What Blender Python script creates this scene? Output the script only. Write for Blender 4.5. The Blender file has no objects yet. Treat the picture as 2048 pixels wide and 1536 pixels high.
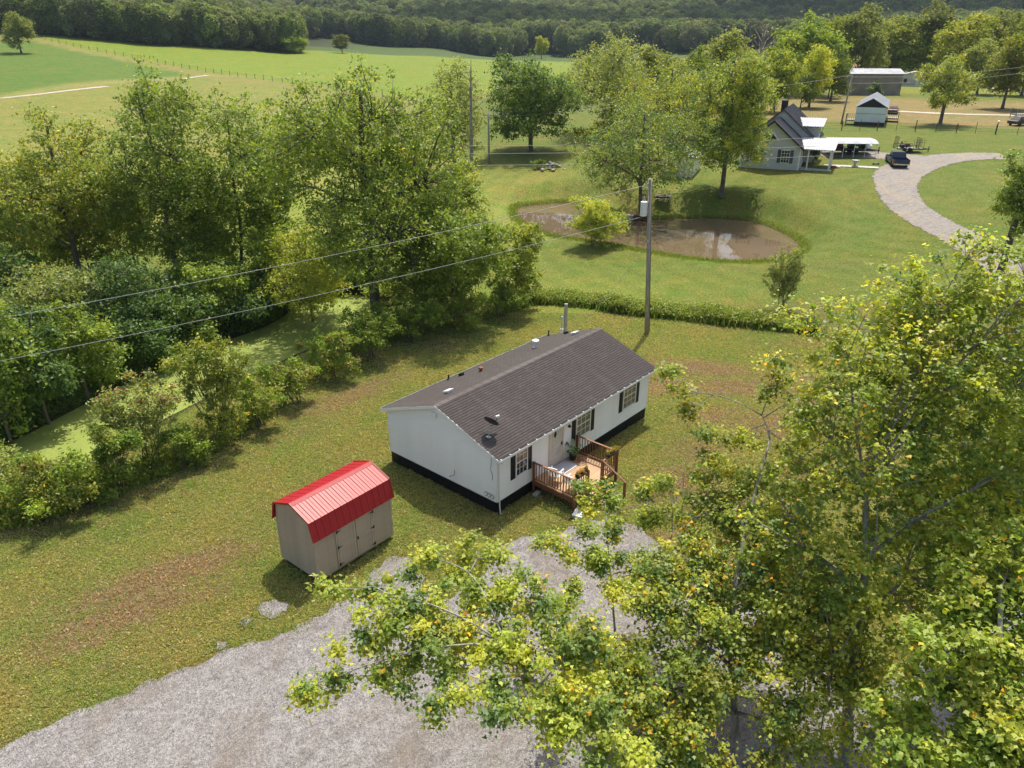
import bpy, bmesh, math, random
import numpy as np
from math import sin, cos, tan, pi, radians, atan2, hypot, sqrt
from mathutils import Vector, Matrix
from mathutils.geometry import tessellate_polygon

S = bpy.context.scene
COL = S.collection
RNG = np.random.default_rng(7)
random.seed(7)

# ------------------------------------------------------------------ camera
CAM_H, FOC, PITCH = 20.0, 1500.0, radians(24.85)     # drone height, focal length in photo pixels, downward tilt
cam_d = bpy.data.cameras.new('camera'); cam = bpy.data.objects.new('camera', cam_d); COL.objects.link(cam)
cam.location = (0, 0, CAM_H); cam.rotation_euler = (pi / 2 - PITCH, 0, 0)
cam_d.sensor_width = 36.0; cam_d.lens = 36.0 * FOC / 2048.0
cam_d.clip_start = 0.3; cam_d.clip_end = 9000
S.camera = cam

# ------------------------------------------------------------------ sky, sun, exposure
SUN_EL, SUN_AZ = radians(63.5), radians(17.0)         # azimuth clockwise from +Y
W = bpy.data.worlds.new('World'); S.world = W; W.use_nodes = True
_n = W.node_tree.nodes; _n.clear()
_o = _n.new('ShaderNodeOutputWorld'); _b = _n.new('ShaderNodeBackground'); _s = _n.new('ShaderNodeTexSky')
_s.sky_type = 'NISHITA'; _s.sun_disc = False; _s.sun_elevation = SUN_EL; _s.sun_rotation = SUN_AZ
_s.dust_density = 4.0; _s.air_density = 1.0; _s.ozone_density = 0.2
_b.inputs[1].default_value = 0.115
W.node_tree.links.new(_s.outputs[0], _b.inputs[0]); W.node_tree.links.new(_b.outputs[0], _o.inputs[0])
sun_d = bpy.data.lights.new('sun', 'SUN'); sun = bpy.data.objects.new('sun', sun_d); COL.objects.link(sun)
sun_d.energy = 3.3; sun_d.angle = radians(0.55); sun_d.color = (1.0, 0.94, 0.83)
SUN_DIR = Vector((sin(SUN_AZ) * cos(SUN_EL), cos(SUN_AZ) * cos(SUN_EL), sin(SUN_EL)))
sun.rotation_euler = (-SUN_DIR).to_track_quat('-Z', 'Y').to_euler()
sun.location = SUN_DIR * 200
S.view_settings.view_transform = 'Standard'; S.view_settings.look = 'None'
S.view_settings.exposure = 0.80; S.view_settings.gamma = 1.0; S.view_settings.use_curve_mapping = False
S.cycles.max_bounces = 8; S.cycles.diffuse_bounces = 6; S.cycles.glossy_bounces = 3
S.cycles.transmission_bounces = 4; S.cycles.transparent_max_bounces = 8; S.cycles.volume_bounces = 0
S.cycles.use_denoising = True

# ------------------------------------------------------------------ basic helpers
def link(o, parent=None):
    COL.objects.link(o)
    if parent is not None: o.parent = parent
    return o
def tag(o, label=None, cat=None, group=None, kind=None):
    if label: o['label'] = label
    if cat: o['category'] = cat
    if group: o['group'] = group
    if kind: o['kind'] = kind
    return o
def thing(name, label, cat, loc=(0, 0, 0), rz=0.0, group=None):
    o = bpy.data.objects.new(name, None); o.empty_display_size = .3; link(o)
    o.location = loc; o.rotation_euler = (0, 0, rz)
    return tag(o, label, cat, group)
def copy_tree(o, parent=None):
    c = o.copy(); link(c)
    if parent is not None: c.parent = parent
    for ch in list(o.children): copy_tree(ch, c)
    return c

class MB:
    """collects shapes into one mesh"""
    def __init__(s): s.v = []; s.f = []; s.m = []; s.cur = 0
    def add(s, vs, fs):
        b = len(s.v); s.v.extend([tuple(map(float, p)) for p in vs])
        for f in fs: s.f.append(tuple(b + i for i in f)); s.m.append(s.cur)
        return s
    def box(s, x0, y0, z0, x1, y1, z1):
        return s.add([(x0, y0, z0), (x1, y0, z0), (x1, y1, z0), (x0, y1, z0), (x0, y0, z1), (x1, y0, z1), (x1, y1, z1), (x0, y1, z1)],
                     [(0, 3, 2, 1), (4, 5, 6, 7), (0, 1, 5, 4), (1, 2, 6, 5), (2, 3, 7, 6), (3, 0, 4, 7)])
    def cbox(s, c, d, rz=0.0, ry=0.0, rx=0.0):
        M = Matrix.Translation(c) @ Matrix.Rotation(rz, 4, 'Z') @ Matrix.Rotation(ry, 4, 'Y') @ Matrix.Rotation(rx, 4, 'X')
        t = MB().box(-d[0] / 2, -d[1] / 2, -d[2] / 2, d[0] / 2, d[1] / 2, d[2] / 2)
        return s.add([M @ Vector(p) for p in t.v], t.f)
    def beam(s, p, q, w, h):
        """square bar from p to q, width w across, height h"""
        p, q = Vector(p), Vector(q); d = (q - p); L = d.length; d.normalize()
        side = d.cross(Vector((0, 0, 1)))
        if side.length < 1e-4: side = Vector((1, 0, 0))
        side.normalize(); up = side.cross(d)
        vs = [b + side * a * w / 2 + up * c * h / 2 for b in (p, q) for a, c in ((-1, -1), (1, -1), (1, 1), (-1, 1))]
        return s.add(vs, [(0, 1, 2, 3), (7, 6, 5, 4), (0, 4, 5, 1), (1, 5, 6, 2), (2, 6, 7, 3), (3, 7, 4, 0)])
    def tube(s, pts, rad, n=6, cap=True):
        pts = [Vector(p) for p in pts]; k = len(pts)
        if not hasattr(rad, '__len__'): rad = [rad] * k
        b = len(s.v); ref = None
        for i, p in enumerate(pts):
            d = (pts[min(i + 1, k - 1)] - pts[max(i - 1, 0)])
            if d.length < 1e-9: d = Vector((0, 0, 1))
            d.normalize()
            if ref is None: ref = Vector((1, 0, 0)) if abs(d.x) < .9 else Vector((0, 1, 0))
            u = (ref - d * ref.dot(d)); u.normalize(); w = d.cross(u); ref = u
            for j in range(n):
                a = 2 * pi * j / n; q = p + (u * cos(a) + w * sin(a)) * rad[i]; s.v.append((q.x, q.y, q.z))
        for i in range(k - 1):
            for j in range(n):
                s.f.append((b + i * n + j, b + i * n + (j + 1) % n, b + (i + 1) * n + (j + 1) % n, b + (i + 1) * n + j)); s.m.append(s.cur)
        if cap:
            s.f.append(tuple(b + j for j in range(n))[::-1]); s.m.append(s.cur)
            s.f.append(tuple(b + (k - 1) * n + j for j in range(n))); s.m.append(s.cur)
        return s
    def lathe(s, prof, n=12, c=(0, 0, 0), axis='z'):
        b = len(s.v); k = len(prof)
        for r, z in prof:
            for j in range(n):
                a = 2 * pi * j / n; p = (r * cos(a), r * sin(a), z)
                if axis == 'x': p = (p[2], p[0], p[1])
                if axis == 'y': p = (p[0], p[2], p[1])
                s.v.append((p[0] + c[0], p[1] + c[1], p[2] + c[2]))
        for i in range(k - 1):
            for j in range(n):
                s.f.append((b + i * n + j, b + i * n + (j + 1) % n, b + (i + 1) * n + (j + 1) % n, b + (i + 1) * n + j)); s.m.append(s.cur)
        s.f.append(tuple(b + j for j in range(n))[::-1]); s.m.append(s.cur)
        s.f.append(tuple(b + (k - 1) * n + j for j in range(n))); s.m.append(s.cur)
        return s
    def extrude(s, poly, d, plane='xz', off=0.0):
        """closed polygon in a plane, extruded by d along the plane's normal axis from off"""
        n = len(poly); put = {'xz': lambda a, c, t: (a, t, c), 'yz': lambda a, c, t: (t, a, c), 'xy': lambda a, c, t: (a, c, t)}[plane]
        vs = [put(a, c, off) for a, c in poly] + [put(a, c, off + d) for a, c in poly]
        tri = tessellate_polygon([[Vector((a, c, 0)) for a, c in poly]])
        fs = [tuple(t) for t in tri] + [tuple(n + i for i in t)[::-1] for t in tri]
        fs += [(i, (i + 1) % n, n + (i + 1) % n, n + i) for i in range(n)]
        return s.add(vs, fs)
    def mesh(s, name, mats, smooth=False, fix=True):
        me = bpy.data.meshes.new(name); me.from_pydata(s.v, [], s.f)
        mats = mats if isinstance(mats, (list, tuple)) else [mats]
        for m in mats: me.materials.append(m)
        if len(mats) > 1: me.polygons.foreach_set('material_index', s.m)
        if fix:
            bm = bmesh.new(); bm.from_mesh(me); bmesh.ops.recalc_face_normals(bm, faces=bm.faces); bm.to_mesh(me); bm.free()
        if smooth: me.shade_smooth()
        me.update(); return me
    def build(s, name, mats, parent=None, smooth=False, loc=None, rot=None):
        o = bpy.data.objects.new(name, s.mesh(name, mats, smooth)); link(o, parent)
        if loc: o.location = loc
        if rot: o.rotation_euler = rot
        return o
def share(name, me, parent=None, loc=(0, 0, 0), rot=(0, 0, 0), scale=None):
    o = bpy.data.objects.new(name, me); link(o, parent); o.location = loc; o.rotation_euler = rot
    if scale: o.scale = scale
    return o
def np_mesh(name, V, F, mat, facecol=None, smooth=False):
    """V (n,3), F (m,k) arrays of equal sized faces"""
    me = bpy.data.meshes.new(name); V = np.asarray(V, np.float32); F = np.asarray(F, np.int32); m, k = F.shape
    me.vertices.add(len(V)); me.vertices.foreach_set('co', V.ravel())
    me.loops.add(m * k); me.loops.foreach_set('vertex_index', F.ravel())
    me.polygons.add(m); me.polygons.foreach_set('loop_start', np.arange(0, m * k, k, dtype=np.int32))
    try: me.polygons.foreach_set('loop_total', np.full(m, k, np.int32))
    except Exception: pass
    me.materials.append(mat)
    if facecol is not None:
        a = me.attributes.new('leafcol', 'FLOAT_COLOR', 'FACE')
        c = np.ones((m, 4), np.float32); c[:, :3] = facecol; a.data.foreach_set('color', c.ravel())
    me.update(calc_edges=True); me.validate()
    if smooth: me.shade_smooth()
    return me

# ------------------------------------------------------------------ materials
def newmat(name):
    m = bpy.data.materials.new(name); m.use_nodes = True; nt = m.node_tree; nt.nodes.clear()
    out = nt.nodes.new('ShaderNodeOutputMaterial'); return m, nt, out
def N(nt, t, **kw):
    n = nt.nodes.new(t)
    for k, v in kw.items():
        if k.startswith('i_'): n.inputs[k[2:]].default_value = v
        else: setattr(n, k, v)
    return n
def mixc(nt, fac, a, b, blend='MIX'):
    n = nt.nodes.new('ShaderNodeMix'); n.data_type = 'RGBA'; n.blend_type = blend
    for sock, val in ((n.inputs[0], fac), (n.inputs[6], a), (n.inputs[7], b)):
        if hasattr(val, 'is_output'): nt.links.new(val, sock)
        elif isinstance(val, (int, float)): sock.default_value = val
        else: sock.default_value = (*val[:3], 1)
    return n.outputs[2]
def ramp(nt, src, pts):
    n = nt.nodes.new('ShaderNodeMapRange'); n.interpolation_type = 'SMOOTHSTEP'
    n.inputs[1].default_value, n.inputs[2].default_value, n.inputs[3].default_value, n.inputs[4].default_value = pts
    nt.links.new(src, n.inputs[0]); return n.outputs[0]
def mth(nt, op, a, b=0.0):
    n = nt.nodes.new('ShaderNodeMath'); n.operation = op
    for s_, v in ((n.inputs[0], a), (n.inputs[1], b)):
        if hasattr(v, 'is_output'): nt.links.new(v, s_)
        else: s_.default_value = v
    return n.outputs[0]
def noise(nt, vec, scale, detail=3.0, rough=.55, stretch=None, dist=0.0):
    if stretch:
        mp = nt.nodes.new('ShaderNodeMapping'); mp.inputs[3].default_value = stretch; nt.links.new(vec, mp.inputs[0]); vec = mp.outputs[0]
    n = nt.nodes.new('ShaderNodeTexNoise'); n.inputs['Scale'].default_value = scale; n.inputs['Detail'].default_value = detail
    n.inputs['Roughness'].default_value = rough; n.inputs['Distortion'].default_value = dist
    nt.links.new(vec, n.inputs['Vector']); return n.outputs[0]
def bump(nt, h, strength, dist=0.02):
    b = nt.nodes.new('ShaderNodeBump'); b.inputs['Strength'].default_value = strength; b.inputs['Distance'].default_value = dist
    nt.links.new(h, b.inputs['Height']); return b.outputs[0]
def pmat(name, col, rough=.6, var=.12, scale=3.0, metal=0.0, spec=.5, col2=None, bstr=.0, bscale=30.0, stretch=None, dirt=None, emis=None):
    """painted / solid surface: base colour with large and small scale variation, optional dirt colour, optional relief"""
    m, nt, out = newmat(name); p = nt.nodes.new('ShaderNodeBsdfPrincipled'); nt.links.new(p.outputs[0], out.inputs[0])
    tc = nt.nodes.new('ShaderNodeTexCoord'); v = tc.outputs['Object']
    n1 = noise(nt, v, scale, 4, .6, stretch)
    c2 = col2 if col2 is not None else tuple(max(0, c * (1 - 2.2 * var)) for c in col)
    c = mixc(nt, ramp(nt, n1, (.3, .7, 0, 1)), tuple(min(1, x * (1 + var)) for x in col) if col2 is None else col, c2)
    oi = nt.nodes.new('ShaderNodeObjectInfo')
    c = mixc(nt, 1.0, c, mixc(nt, oi.outputs['Random'], (1 - var * .5,) * 3, (1 + var * .5,) * 3), 'MULTIPLY')
    if dirt:
        n2 = noise(nt, v, scale * .6 + .4, 5, .65); c = mixc(nt, ramp(nt, n2, (.55, .8, 0, dirt[3])), c, dirt[:3])
    nt.links.new(c, p.inputs['Base Color'])
    p.inputs['Roughness'].default_value = rough; p.inputs['Metallic'].default_value = metal; p.inputs['Specular IOR Level'].default_value = spec
    if bstr: nt.links.new(bump(nt, noise(nt, v, bscale, 3, .6, stretch), bstr), p.inputs['Normal'])
    return m
def leafmat(name, trans=.38, rough=.42, spec=.45, tvar=.25, scol=(1.2, 1.15, .5)):
    m, nt, out = newmat(name)
    at = N(nt, 'ShaderNodeAttribute'); at.attribute_name = 'leafcol'; c = at.outputs['Color']
    oi = nt.nodes.new('ShaderNodeObjectInfo')
    c = mixc(nt, 1.0, c, mixc(nt, oi.outputs['Random'], (1 - tvar,) * 3, (1 + tvar, 1 + tvar * .9, 1 + tvar * .6)), 'MULTIPLY')
    p = nt.nodes.new('ShaderNodeBsdfPrincipled'); p.inputs['Roughness'].default_value = rough; p.inputs['Specular IOR Level'].default_value = spec
    nt.links.new(c, p.inputs['Base Color'])
    t = nt.nodes.new('ShaderNodeBsdfTranslucent'); nt.links.new(mixc(nt, 1.0, c, tuple(x * trans * 2 for x in scol), 'MULTIPLY'), t.inputs[0])
    mx = nt.nodes.new('ShaderNodeAddShader')
    nt.links.new(p.outputs[0], mx.inputs[0]); nt.links.new(t.outputs[0], mx.inputs[1]); nt.links.new(mx.outputs[0], out.inputs[0])
    return m
# ------------------------------------------------------------------ terrain
T_AZ = np.array([-60, -40, -30, -22, -15, -7, 0, 8, 16, 24, 40, 60.])
T_R = np.array([0, 50, 62, 75, 90, 105, 135, 210, 300, 420, 520, 650, 900, 1500, 2600, 3600.])
T_Z = np.array([
 [0, 0, .2, .5, 1, 1.3, 2, 4.5, 11, 21, 36, 48, 66, 105, 150, 200],
 [0, 0, .2, .5, 1, 1.3, 2, 4.5, 11, 21, 36, 48, 66, 105, 150, 200],
 [0, 0, .2, .5, 1, 1.3, 2, 4.5, 11, 20, 32, 40, 62, 105, 150, 200],
 [0, 0, .2, .5, 1, 1.2, 1.8, 4, 8.5, 16.5, 25, 30, 50, 100, 150, 200],
 [0, 0, .2, .5, .8, 1.1, 1.8, 4, 7, 12.5, 15, 16, 30, 92, 150, 200],
 [0, 0, .2, .5, .8, 1.2, 2, 4, 6.5, 10.3, 10.5, 12.5, 26, 92, 150, 200],
 [0, 0, .2, .5, 1.6, 3.2, 5, 6.2, 7, 8.5, 8, 8.6, 22, 86, 150, 210],
 [0, 0, .3, .8, 2.2, 4.0, 5.4, 6.4, 7, 8, 7.5, 8, 22, 86, 160, 220],
 [0, 0, .5, 1.4, 3.0, 4.6, 5.9, 6.3, 6.8, 7.5, 8, 9, 22, 86, 170, 240],
 [0, 0, .6, 1.6, 3.4, 4.8, 6, 6.5, 7, 8, 9, 10, 24, 90, 180, 250],
 [0, 0, .6, 1.6, 3.4, 4.8, 6, 6.5, 7, 8, 9, 10, 24, 90, 180, 250],
 [0, 0, .6, 1.6, 3.4, 4.8, 6, 6.5, 7, 8, 9, 10, 24, 90, 180, 250]], float)
def base_h(x, y):
    x = np.asarray(x, float); y = np.asarray(y, float)
    r = np.hypot(x, y); az = np.degrees(np.arctan2(x, y))
    back = np.clip((np.abs(az) - 60) / 100, 0, 1); azc = np.clip(az, -60, 60)
    i = np.clip(np.searchsorted(T_AZ, azc, 'right') - 1, 0, len(T_AZ) - 2); t = (azc - T_AZ[i]) / (T_AZ[i + 1] - T_AZ[i]); t = t * t * (3 - 2 * t)
    rc = np.clip(r, 0, 3599); j = np.clip(np.searchsorted(T_R, rc, 'right') - 1, 0, len(T_R) - 2); u = (rc - T_R[j]) / (T_R[j + 1] - T_R[j])
    # cubic in radius (Catmull-Rom slopes) keeps the slopes soft
    def row(k):
        z0 = T_Z[k, j]; z1 = T_Z[k, j + 1]; dr = T_R[j + 1] - T_R[j]
        jm = np.maximum(j - 1, 0); jp = np.minimum(j + 2, len(T_R) - 1)
        m0 = (z1 - T_Z[k, jm]) / np.maximum(T_R[j + 1] - T_R[jm], 1e-6) * dr * (j > 0); m1 = (T_Z[k, jp] - z0) / np.maximum(T_R[jp] - T_R[j], 1e-6) * dr
        u2 = u * u; u3 = u2 * u
        return (2 * u3 - 3 * u2 + 1) * z0 + (u3 - 2 * u2 + u) * m0 + (-2 * u3 + 3 * u2) * z1 + (u3 - u2) * m1
    z = row(i) * (1 - t) + row(i + 1) * t
    mid = row(np.full_like(i, 6))
    z = z * (1 - back) + mid * back
    w = np.clip((r - 500) / 400, 0, 1)
    z = z + w * 9 * (np.sin(x * .011 + 1.3) * np.sin(y * .009) + .5 * np.sin(x * .023 + y * .017))
    return z
def poly_sd(poly, x, y):
    """signed distance to a polygon, negative inside"""
    P = np.asarray(poly, float); x = np.asarray(x, float); y = np.asarray(y, float)
    d2 = np.full(x.shape, 1e18); ins = np.zeros(x.shape, bool)
    for k in range(len(P)):
        ax, ay = P[k]; bx, by = P[(k + 1) % len(P)]; ex, ey = bx - ax, by - ay
        t = np.clip(((x - ax) * ex + (y - ay) * ey) / (ex * ex + ey * ey + 1e-12), 0, 1)
        d2 = np.minimum(d2, (x - ax - t * ex) ** 2 + (y - ay - t * ey) ** 2)
        c = (ay > y) != (by > y); xs = ax + (y - ay) * ex / (ey if abs(ey) > 1e-12 else 1e-12); ins ^= c & (x < xs)
    d = np.sqrt(d2); return np.where(ins, -d, d)
def smooth_poly(P, n=3):
    P = np.asarray(P, float)
    for _ in range(n):
        Q = np.roll(P, -1, 0); P = np.stack([.75 * P + .25 * Q, .25 * P + .75 * Q], 1).reshape(-1, 2)
    return P
_RC = np.array([[1, 0, 0], [0, sin(PITCH), cos(PITCH)], [0, cos(PITCH), -sin(PITCH)]])
def ray(px, py):
    d = np.array([(px - 1024) / FOC, -(py - 768) / FOC, 1.0]); return d @ _RC
def on_plane(px, py, z):
    d = ray(px, py); t = (z - CAM_H) / d[2]; return np.array([d[0] * t, d[1] * t])
ALG_Z, POND_Z = -0.9, 0.85
ALGAE = smooth_poly([on_plane(*q, ALG_Z) for q in [(-260, 1010), (0, 990), (100, 975), (190, 955), (250, 890), (330, 840), (430, 790), (540, 735), (640, 690), (735, 645), (765, 600), (700, 585), (600, 605), (540, 650), (420, 690), (330, 730), (250, 765), (130, 825), (0, 895), (-260, 960)]], 2)
POND = smooth_poly([on_plane(*q, POND_Z) for q in [(1030, 414), (1075, 409), (1130, 405), (1195, 407), (1228, 424), (1262, 440), (1300, 440), (1350, 437), (1430, 435), (1500, 441), (1560, 461), (1607, 490), (1592, 511), (1545, 522), (1480, 525), (1400, 520), (1320, 508), (1270, 498), (1220, 488), (1150, 478), (1095, 470), (1055, 455), (1032, 435)]], 2)
def terr(x, y):
    x = np.asarray(x, float); y = np.asarray(y, float); z = base_h(x, y)
    for poly, wl, w in ((ALGAE, ALG_Z, 3.2), (POND, POND_Z, 4.0)):
        lo, hi = poly.min(0) - 6, poly.max(0) + 6
        m = (x > lo[0]) & (x < hi[0]) & (y > lo[1]) & (y < hi[1])
        if not m.any(): continue
        sd = poly_sd(poly, x[m], y[m]); t = np.clip(sd / w, 0, 1); t = t * t * (3 - 2 * t)
        inn = np.clip(-sd / 1.5, 0, 1)
        z = z.copy(); z[m] = np.where(sd > 0, (wl + .1) * (1 - t) + z[m] * t, wl + .1 - .8 * inn)
    return z
def hz(x, y): return float(terr(np.array([x]), np.array([y]))[0])
def at(px, py, lift=0.0):
    """ground point seen at a photo pixel"""
    d = ray(px, py); t = np.geomspace(8, 4500, 1600); X = d[0] * t; Y = d[1] * t; Zr = CAM_H + d[2] * t - lift
    below = Zr < terr(X, Y)
    k = int(np.argmax(below)) if below.any() else len(t) - 1
    a, b = t[max(k - 1, 0)], t[k]
    for _ in range(24):
        c = .5 * (a + b)
        if CAM_H + d[2] * c - lift < hz(d[0] * c, d[1] * c): b = c
        else: a = c
    return Vector((d[0] * b, d[1] * b, hz(d[0] * b, d[1] * b)))
def pt(px, py, Y):
    """point at forward distance Y along the sight line of a photo pixel"""
    d = ray(px, py); t = Y / d[1]; return Vector((d[0] * t, Y, CAM_H + d[2] * t))
def mpp(p):
    """metres per photo pixel at a point"""
    return (p.y * cos(PITCH) + (CAM_H - p.z) * sin(PITCH)) / FOC

def build_ground():
    azd = np.radians(np.concatenate([np.linspace(-44, 44, 230), np.linspace(44, 316, 62)[1:-1]]))
    rr = np.concatenate([np.linspace(2, 12, 10), np.linspace(12, 95, 250)[1:], np.geomspace(95, 420, 130)[1:], np.geomspace(420, 4200, 80)[1:]])
    A, R_ = np.meshgrid(azd, rr); X = (R_ * np.sin(A)).ravel(); Y = (R_ * np.cos(A)).ravel(); Z = terr(X, Y)
    na, nr = len(azd), len(rr)
    i = np.arange(nr - 1)[:, None] * na; j = np.arange(na)[None, :]; j2 = (j + 1) % na
    F = np.stack([i + j, i + na + j, i + na + j2, i + j2], -1).reshape(-1, 4)
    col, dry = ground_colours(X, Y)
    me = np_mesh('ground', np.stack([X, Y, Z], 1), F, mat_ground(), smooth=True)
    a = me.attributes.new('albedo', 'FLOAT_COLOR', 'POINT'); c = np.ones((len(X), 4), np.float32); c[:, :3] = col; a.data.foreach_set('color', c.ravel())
    a = me.attributes.new('dry', 'FLOAT', 'POINT'); a.data.foreach_set('value', dry.astype(np.float32))
    # centre cap below the camera
    bm = bmesh.new(); bm.from_mesh(me); bm.verts.ensure_lookup_table()
    bm.faces.new([bm.verts[k] for k in range(na)][::-1]); bm.normal_update(); bm.to_mesh(me); bm.free()
    o = bpy.data.objects.new('ground', me); link(o); tag(o, kind='structure'); return o
def blob(X, Y, c, L, Wd, ang):
    dx, dy = X - c[0], Y - c[1]; u = dx * cos(ang) + dy * sin(ang); v = -dx * sin(ang) + dy * cos(ang)
    return np.exp(-(u / L) ** 2 - (v / Wd) ** 2)
HX, HY, HYAW, HL, HW = -0.69, 28.92, 0.861, 12.93, 7.36
def sst(a, b, x): t = np.clip((x - a) / (b - a), 0, 1); return t * t * (3 - 2 * t)
def ground_colours(X, Y):
    r = np.hypot(X, Y); az = np.degrees(np.arctan2(X, Y)); n = len(X)
    wob = np.sin(X * .31 + 2) * np.sin(Y * .27) + .5 * np.sin(X * .83 + Y * .61)
    def C(c): return np.array(c)[None, :]
    col = np.repeat(C((.132, .132, .038)), n, 0)                       # mown lawn round the house
    def mix(c, w): nonlocal col; col = col * (1 - w[:, None]) + C(c) * w[:, None]
    # brighter lawn beyond the weed line, round the pond and the far cottage
    line = Y - (55.5 + .06 * (X - 4) * (X > 4) - .10 * (X < 4) * (4 - X)) + .4 * wob
    mix((.118, .152, .030), sst(0, 2.5, line))
    mix((.185, .215, .040), sst(0, 1, line) * blob(X, Y, (2, 60), 14, 6, 0) * .7)
    mix((.215, .235, .060), blob(X, Y, (1, 92), 22, 12, .3) * .8 * sst(0, 2, line))
    # meadow beyond the trees of the left bank
    mix((.205, .235, .046), sst(62, 74, Y + .35 * X + wob) * sst(2, -6, X + .1 * (Y - 80)) )
    mix((.195, .212, .055), sst(105, 150, r) * sst(-2, -8, az + wob * .3))
    # fields
    fl = [(60, 72), (170, 98), (300, 122), (420, 146), (545, 162), (690, 180), (860, 200)]
    G = [at(*q) for q in fl]; faz = np.array([np.degrees(atan2(g.x, g.y)) for g in G]); frr = np.array([hypot(g.x, g.y) for g in G])
    o = np.argsort(faz); fr = np.interp(az, faz[o], frr[o])
    fr = np.where(az < faz.min(), 420, fr)
    bey = sst(-2, 2, r - fr) * sst(9, 6.5, az) * sst(150, 170, r)
    mix((.165, .225, .028), bey)                                        # bright hay field
    lane = np.exp(-((r - fr + 9) / 7.0) ** 2) * sst(6, 4, az) * sst(150, 170, r); mix((.215, .195, .075), lane * .6)
    tr0, tr1 = at(0, 196), at(420, 150)
    trk = np.interp(az, [np.degrees(atan2(tr0.x, tr0.y)), np.degrees(atan2(tr1.x, tr1.y))], [hypot(tr0.x, tr0.y), hypot(tr1.x, tr1.y)])
    mix((.100, .165, .030), sst(4, 10, r - trk) * sst(-16, -26, r - fr + 4 * wob) * sst(-12, -17, az) * sst(-70, -40, az)) # clover pasture
    trkz = np.exp(-((r - trk) / 2.2) ** 2) * sst(-12.5, -14, az); mix((.30, .26, .13), trkz * .5)
    # dark bean field beyond the crest
    crest = np.interp(az, [-30, -15, -7, 0, 9], [455, 455, 450, 430, 400])
    mix((.070, .112, .030), sst(-3, 3, r - crest - 3 * wob) * sst(14, 10, az) * sst(900, 880, r))
    # dry field at the right behind the white mobile home
    tan_ = sst(150, 158, r + wob) * sst(225, 205, r) * sst(9, 11, az); mix((.225, .180, .085), tan_ * .9)
    mix((.19, .21, .04), sst(225, 240, r) * sst(520, 480, r) * sst(9, 11, az) * .8)
    # floor of the woods
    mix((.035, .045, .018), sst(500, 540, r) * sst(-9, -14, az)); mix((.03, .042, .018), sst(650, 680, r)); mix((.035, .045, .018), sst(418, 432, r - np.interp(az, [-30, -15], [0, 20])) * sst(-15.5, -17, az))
    # dark earth of the pond banks
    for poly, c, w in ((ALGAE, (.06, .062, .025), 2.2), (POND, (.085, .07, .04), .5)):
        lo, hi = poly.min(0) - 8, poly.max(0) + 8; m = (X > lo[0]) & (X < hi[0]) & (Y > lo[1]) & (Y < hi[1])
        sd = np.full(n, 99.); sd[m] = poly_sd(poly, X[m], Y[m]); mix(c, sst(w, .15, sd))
    # mowing stripes: faint, follow the house and sweep round the cottage drive
    u = (X - HX) * cos(HYAW) + (Y - HY) * sin(HYAW); v = -(X - HX) * sin(HYAW) + (Y - HY) * cos(HYAW)
    st = np.sin((v + .6 * np.sin(u * .13)) * 2 * pi / 1.9) * sst(60, 45, r)
    cc = at(1740, 400); st2 = np.sin(np.hypot(X - cc.x - 6, Y - cc.y) * 2 * pi / 2.6) * sst(2, 6, line) * sst(130, 100, r)
    col = col * (1 + .055 * st[:, None] + .06 * st2[:, None])
    # dry patches
    dry = np.zeros(n)
    hy = HYAW
    for (px, py, L, Wd, a, s) in [(330, 1150, 4.4, 1.2, .62, 1.08), (255, 1225, 3.6, 1.0, .55, 1.08), (150, 1290, 2.6, .7, .5, .8), (420, 1185, 1.5, .45, .6, .8), (60, 1210, 2, .8, .4, .5), (230, 1320, .9, .6, 0, .6), (620, 985, 2.6, .8, hy, .8), (540, 1010, 2.5, .7, .6, .5), (690, 930, 1.6, .6, hy, .5),
        (330, 1000, 3, .6, .5, .45), (600, 860, 5, .9, .8, .6), (700, 790, 5, 1.2, .85, .9), (800, 720, 4, .8, .85, .5), (1390, 735, 4.6, 1.4, -.15, 1.15), (1330, 770, 3, 1.6, .3, 1.05), (1480, 775, 4.4, 1.4, -.1, 1.1), (1420, 830, 2.5, 1.2, .2, .9), (1600, 760, 4, 1.2, 0, .9), (1560, 850, 4, 1.8, .1, 1), (1640, 800, 3.5, 1.4, .2, .9), (1400, 900, 2.6, 1.6, .4, .9), (1350, 965, 2.6, 1.5, .7, 1.15), (1440, 1000, 2.5, 1.4, .5, 1),
        (1480, 1100, 2.5, 1.6, .5, .9), (1620, 690, 4, .8, -.1, .6), (1450, 660, 5, .5, 0, .4), (1150, 1150, 2, .8, .5, .8), (1360, 1080, 1.6, 1.2, 0, .9), (880, 1090, 2, 1, .6, .35), (730, 1010, 1.2, .5, hy, .4), (1700, 950, 4, 2.5, 0, .8), (300, 1420, 1.2, .5, .4, .6), (60, 1480, 1.5, .6, .4, .6), (330, 1260, 1.5, .5, .5, .5), (1500, 560, 5, 1.2, -.3, .35), (1650, 560, 6, 2, -.2, .4)]:
        c = on_plane(px, py, 0.0); dry = np.maximum(dry, s * blob(X, Y, c, L * 1.15, Wd * 1.25, a))
    dry = np.maximum(dry, .22 * sst(52, 40, r) * (1 + .5 * wob) * sst(0, -2, line))
    # bare earth along the edge of the left shrubs and under the fence line
    sh = np.array([on_plane(*q, 0.0) for q in [(0, 1075), (150, 1030), (250, 995), (340, 965), (430, 935), (520, 860), (620, 775), (720, 715), (800, 690)]])
    dsh = np.abs(Y - np.interp(X, sh[:, 0], sh[:, 1])); dry = np.maximum(dry, .6 * np.exp(-(dsh / .9) ** 2) * (X < -4))
    return np.clip(col * np.array([.98, .93, .90]), 0, 1), dry
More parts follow.
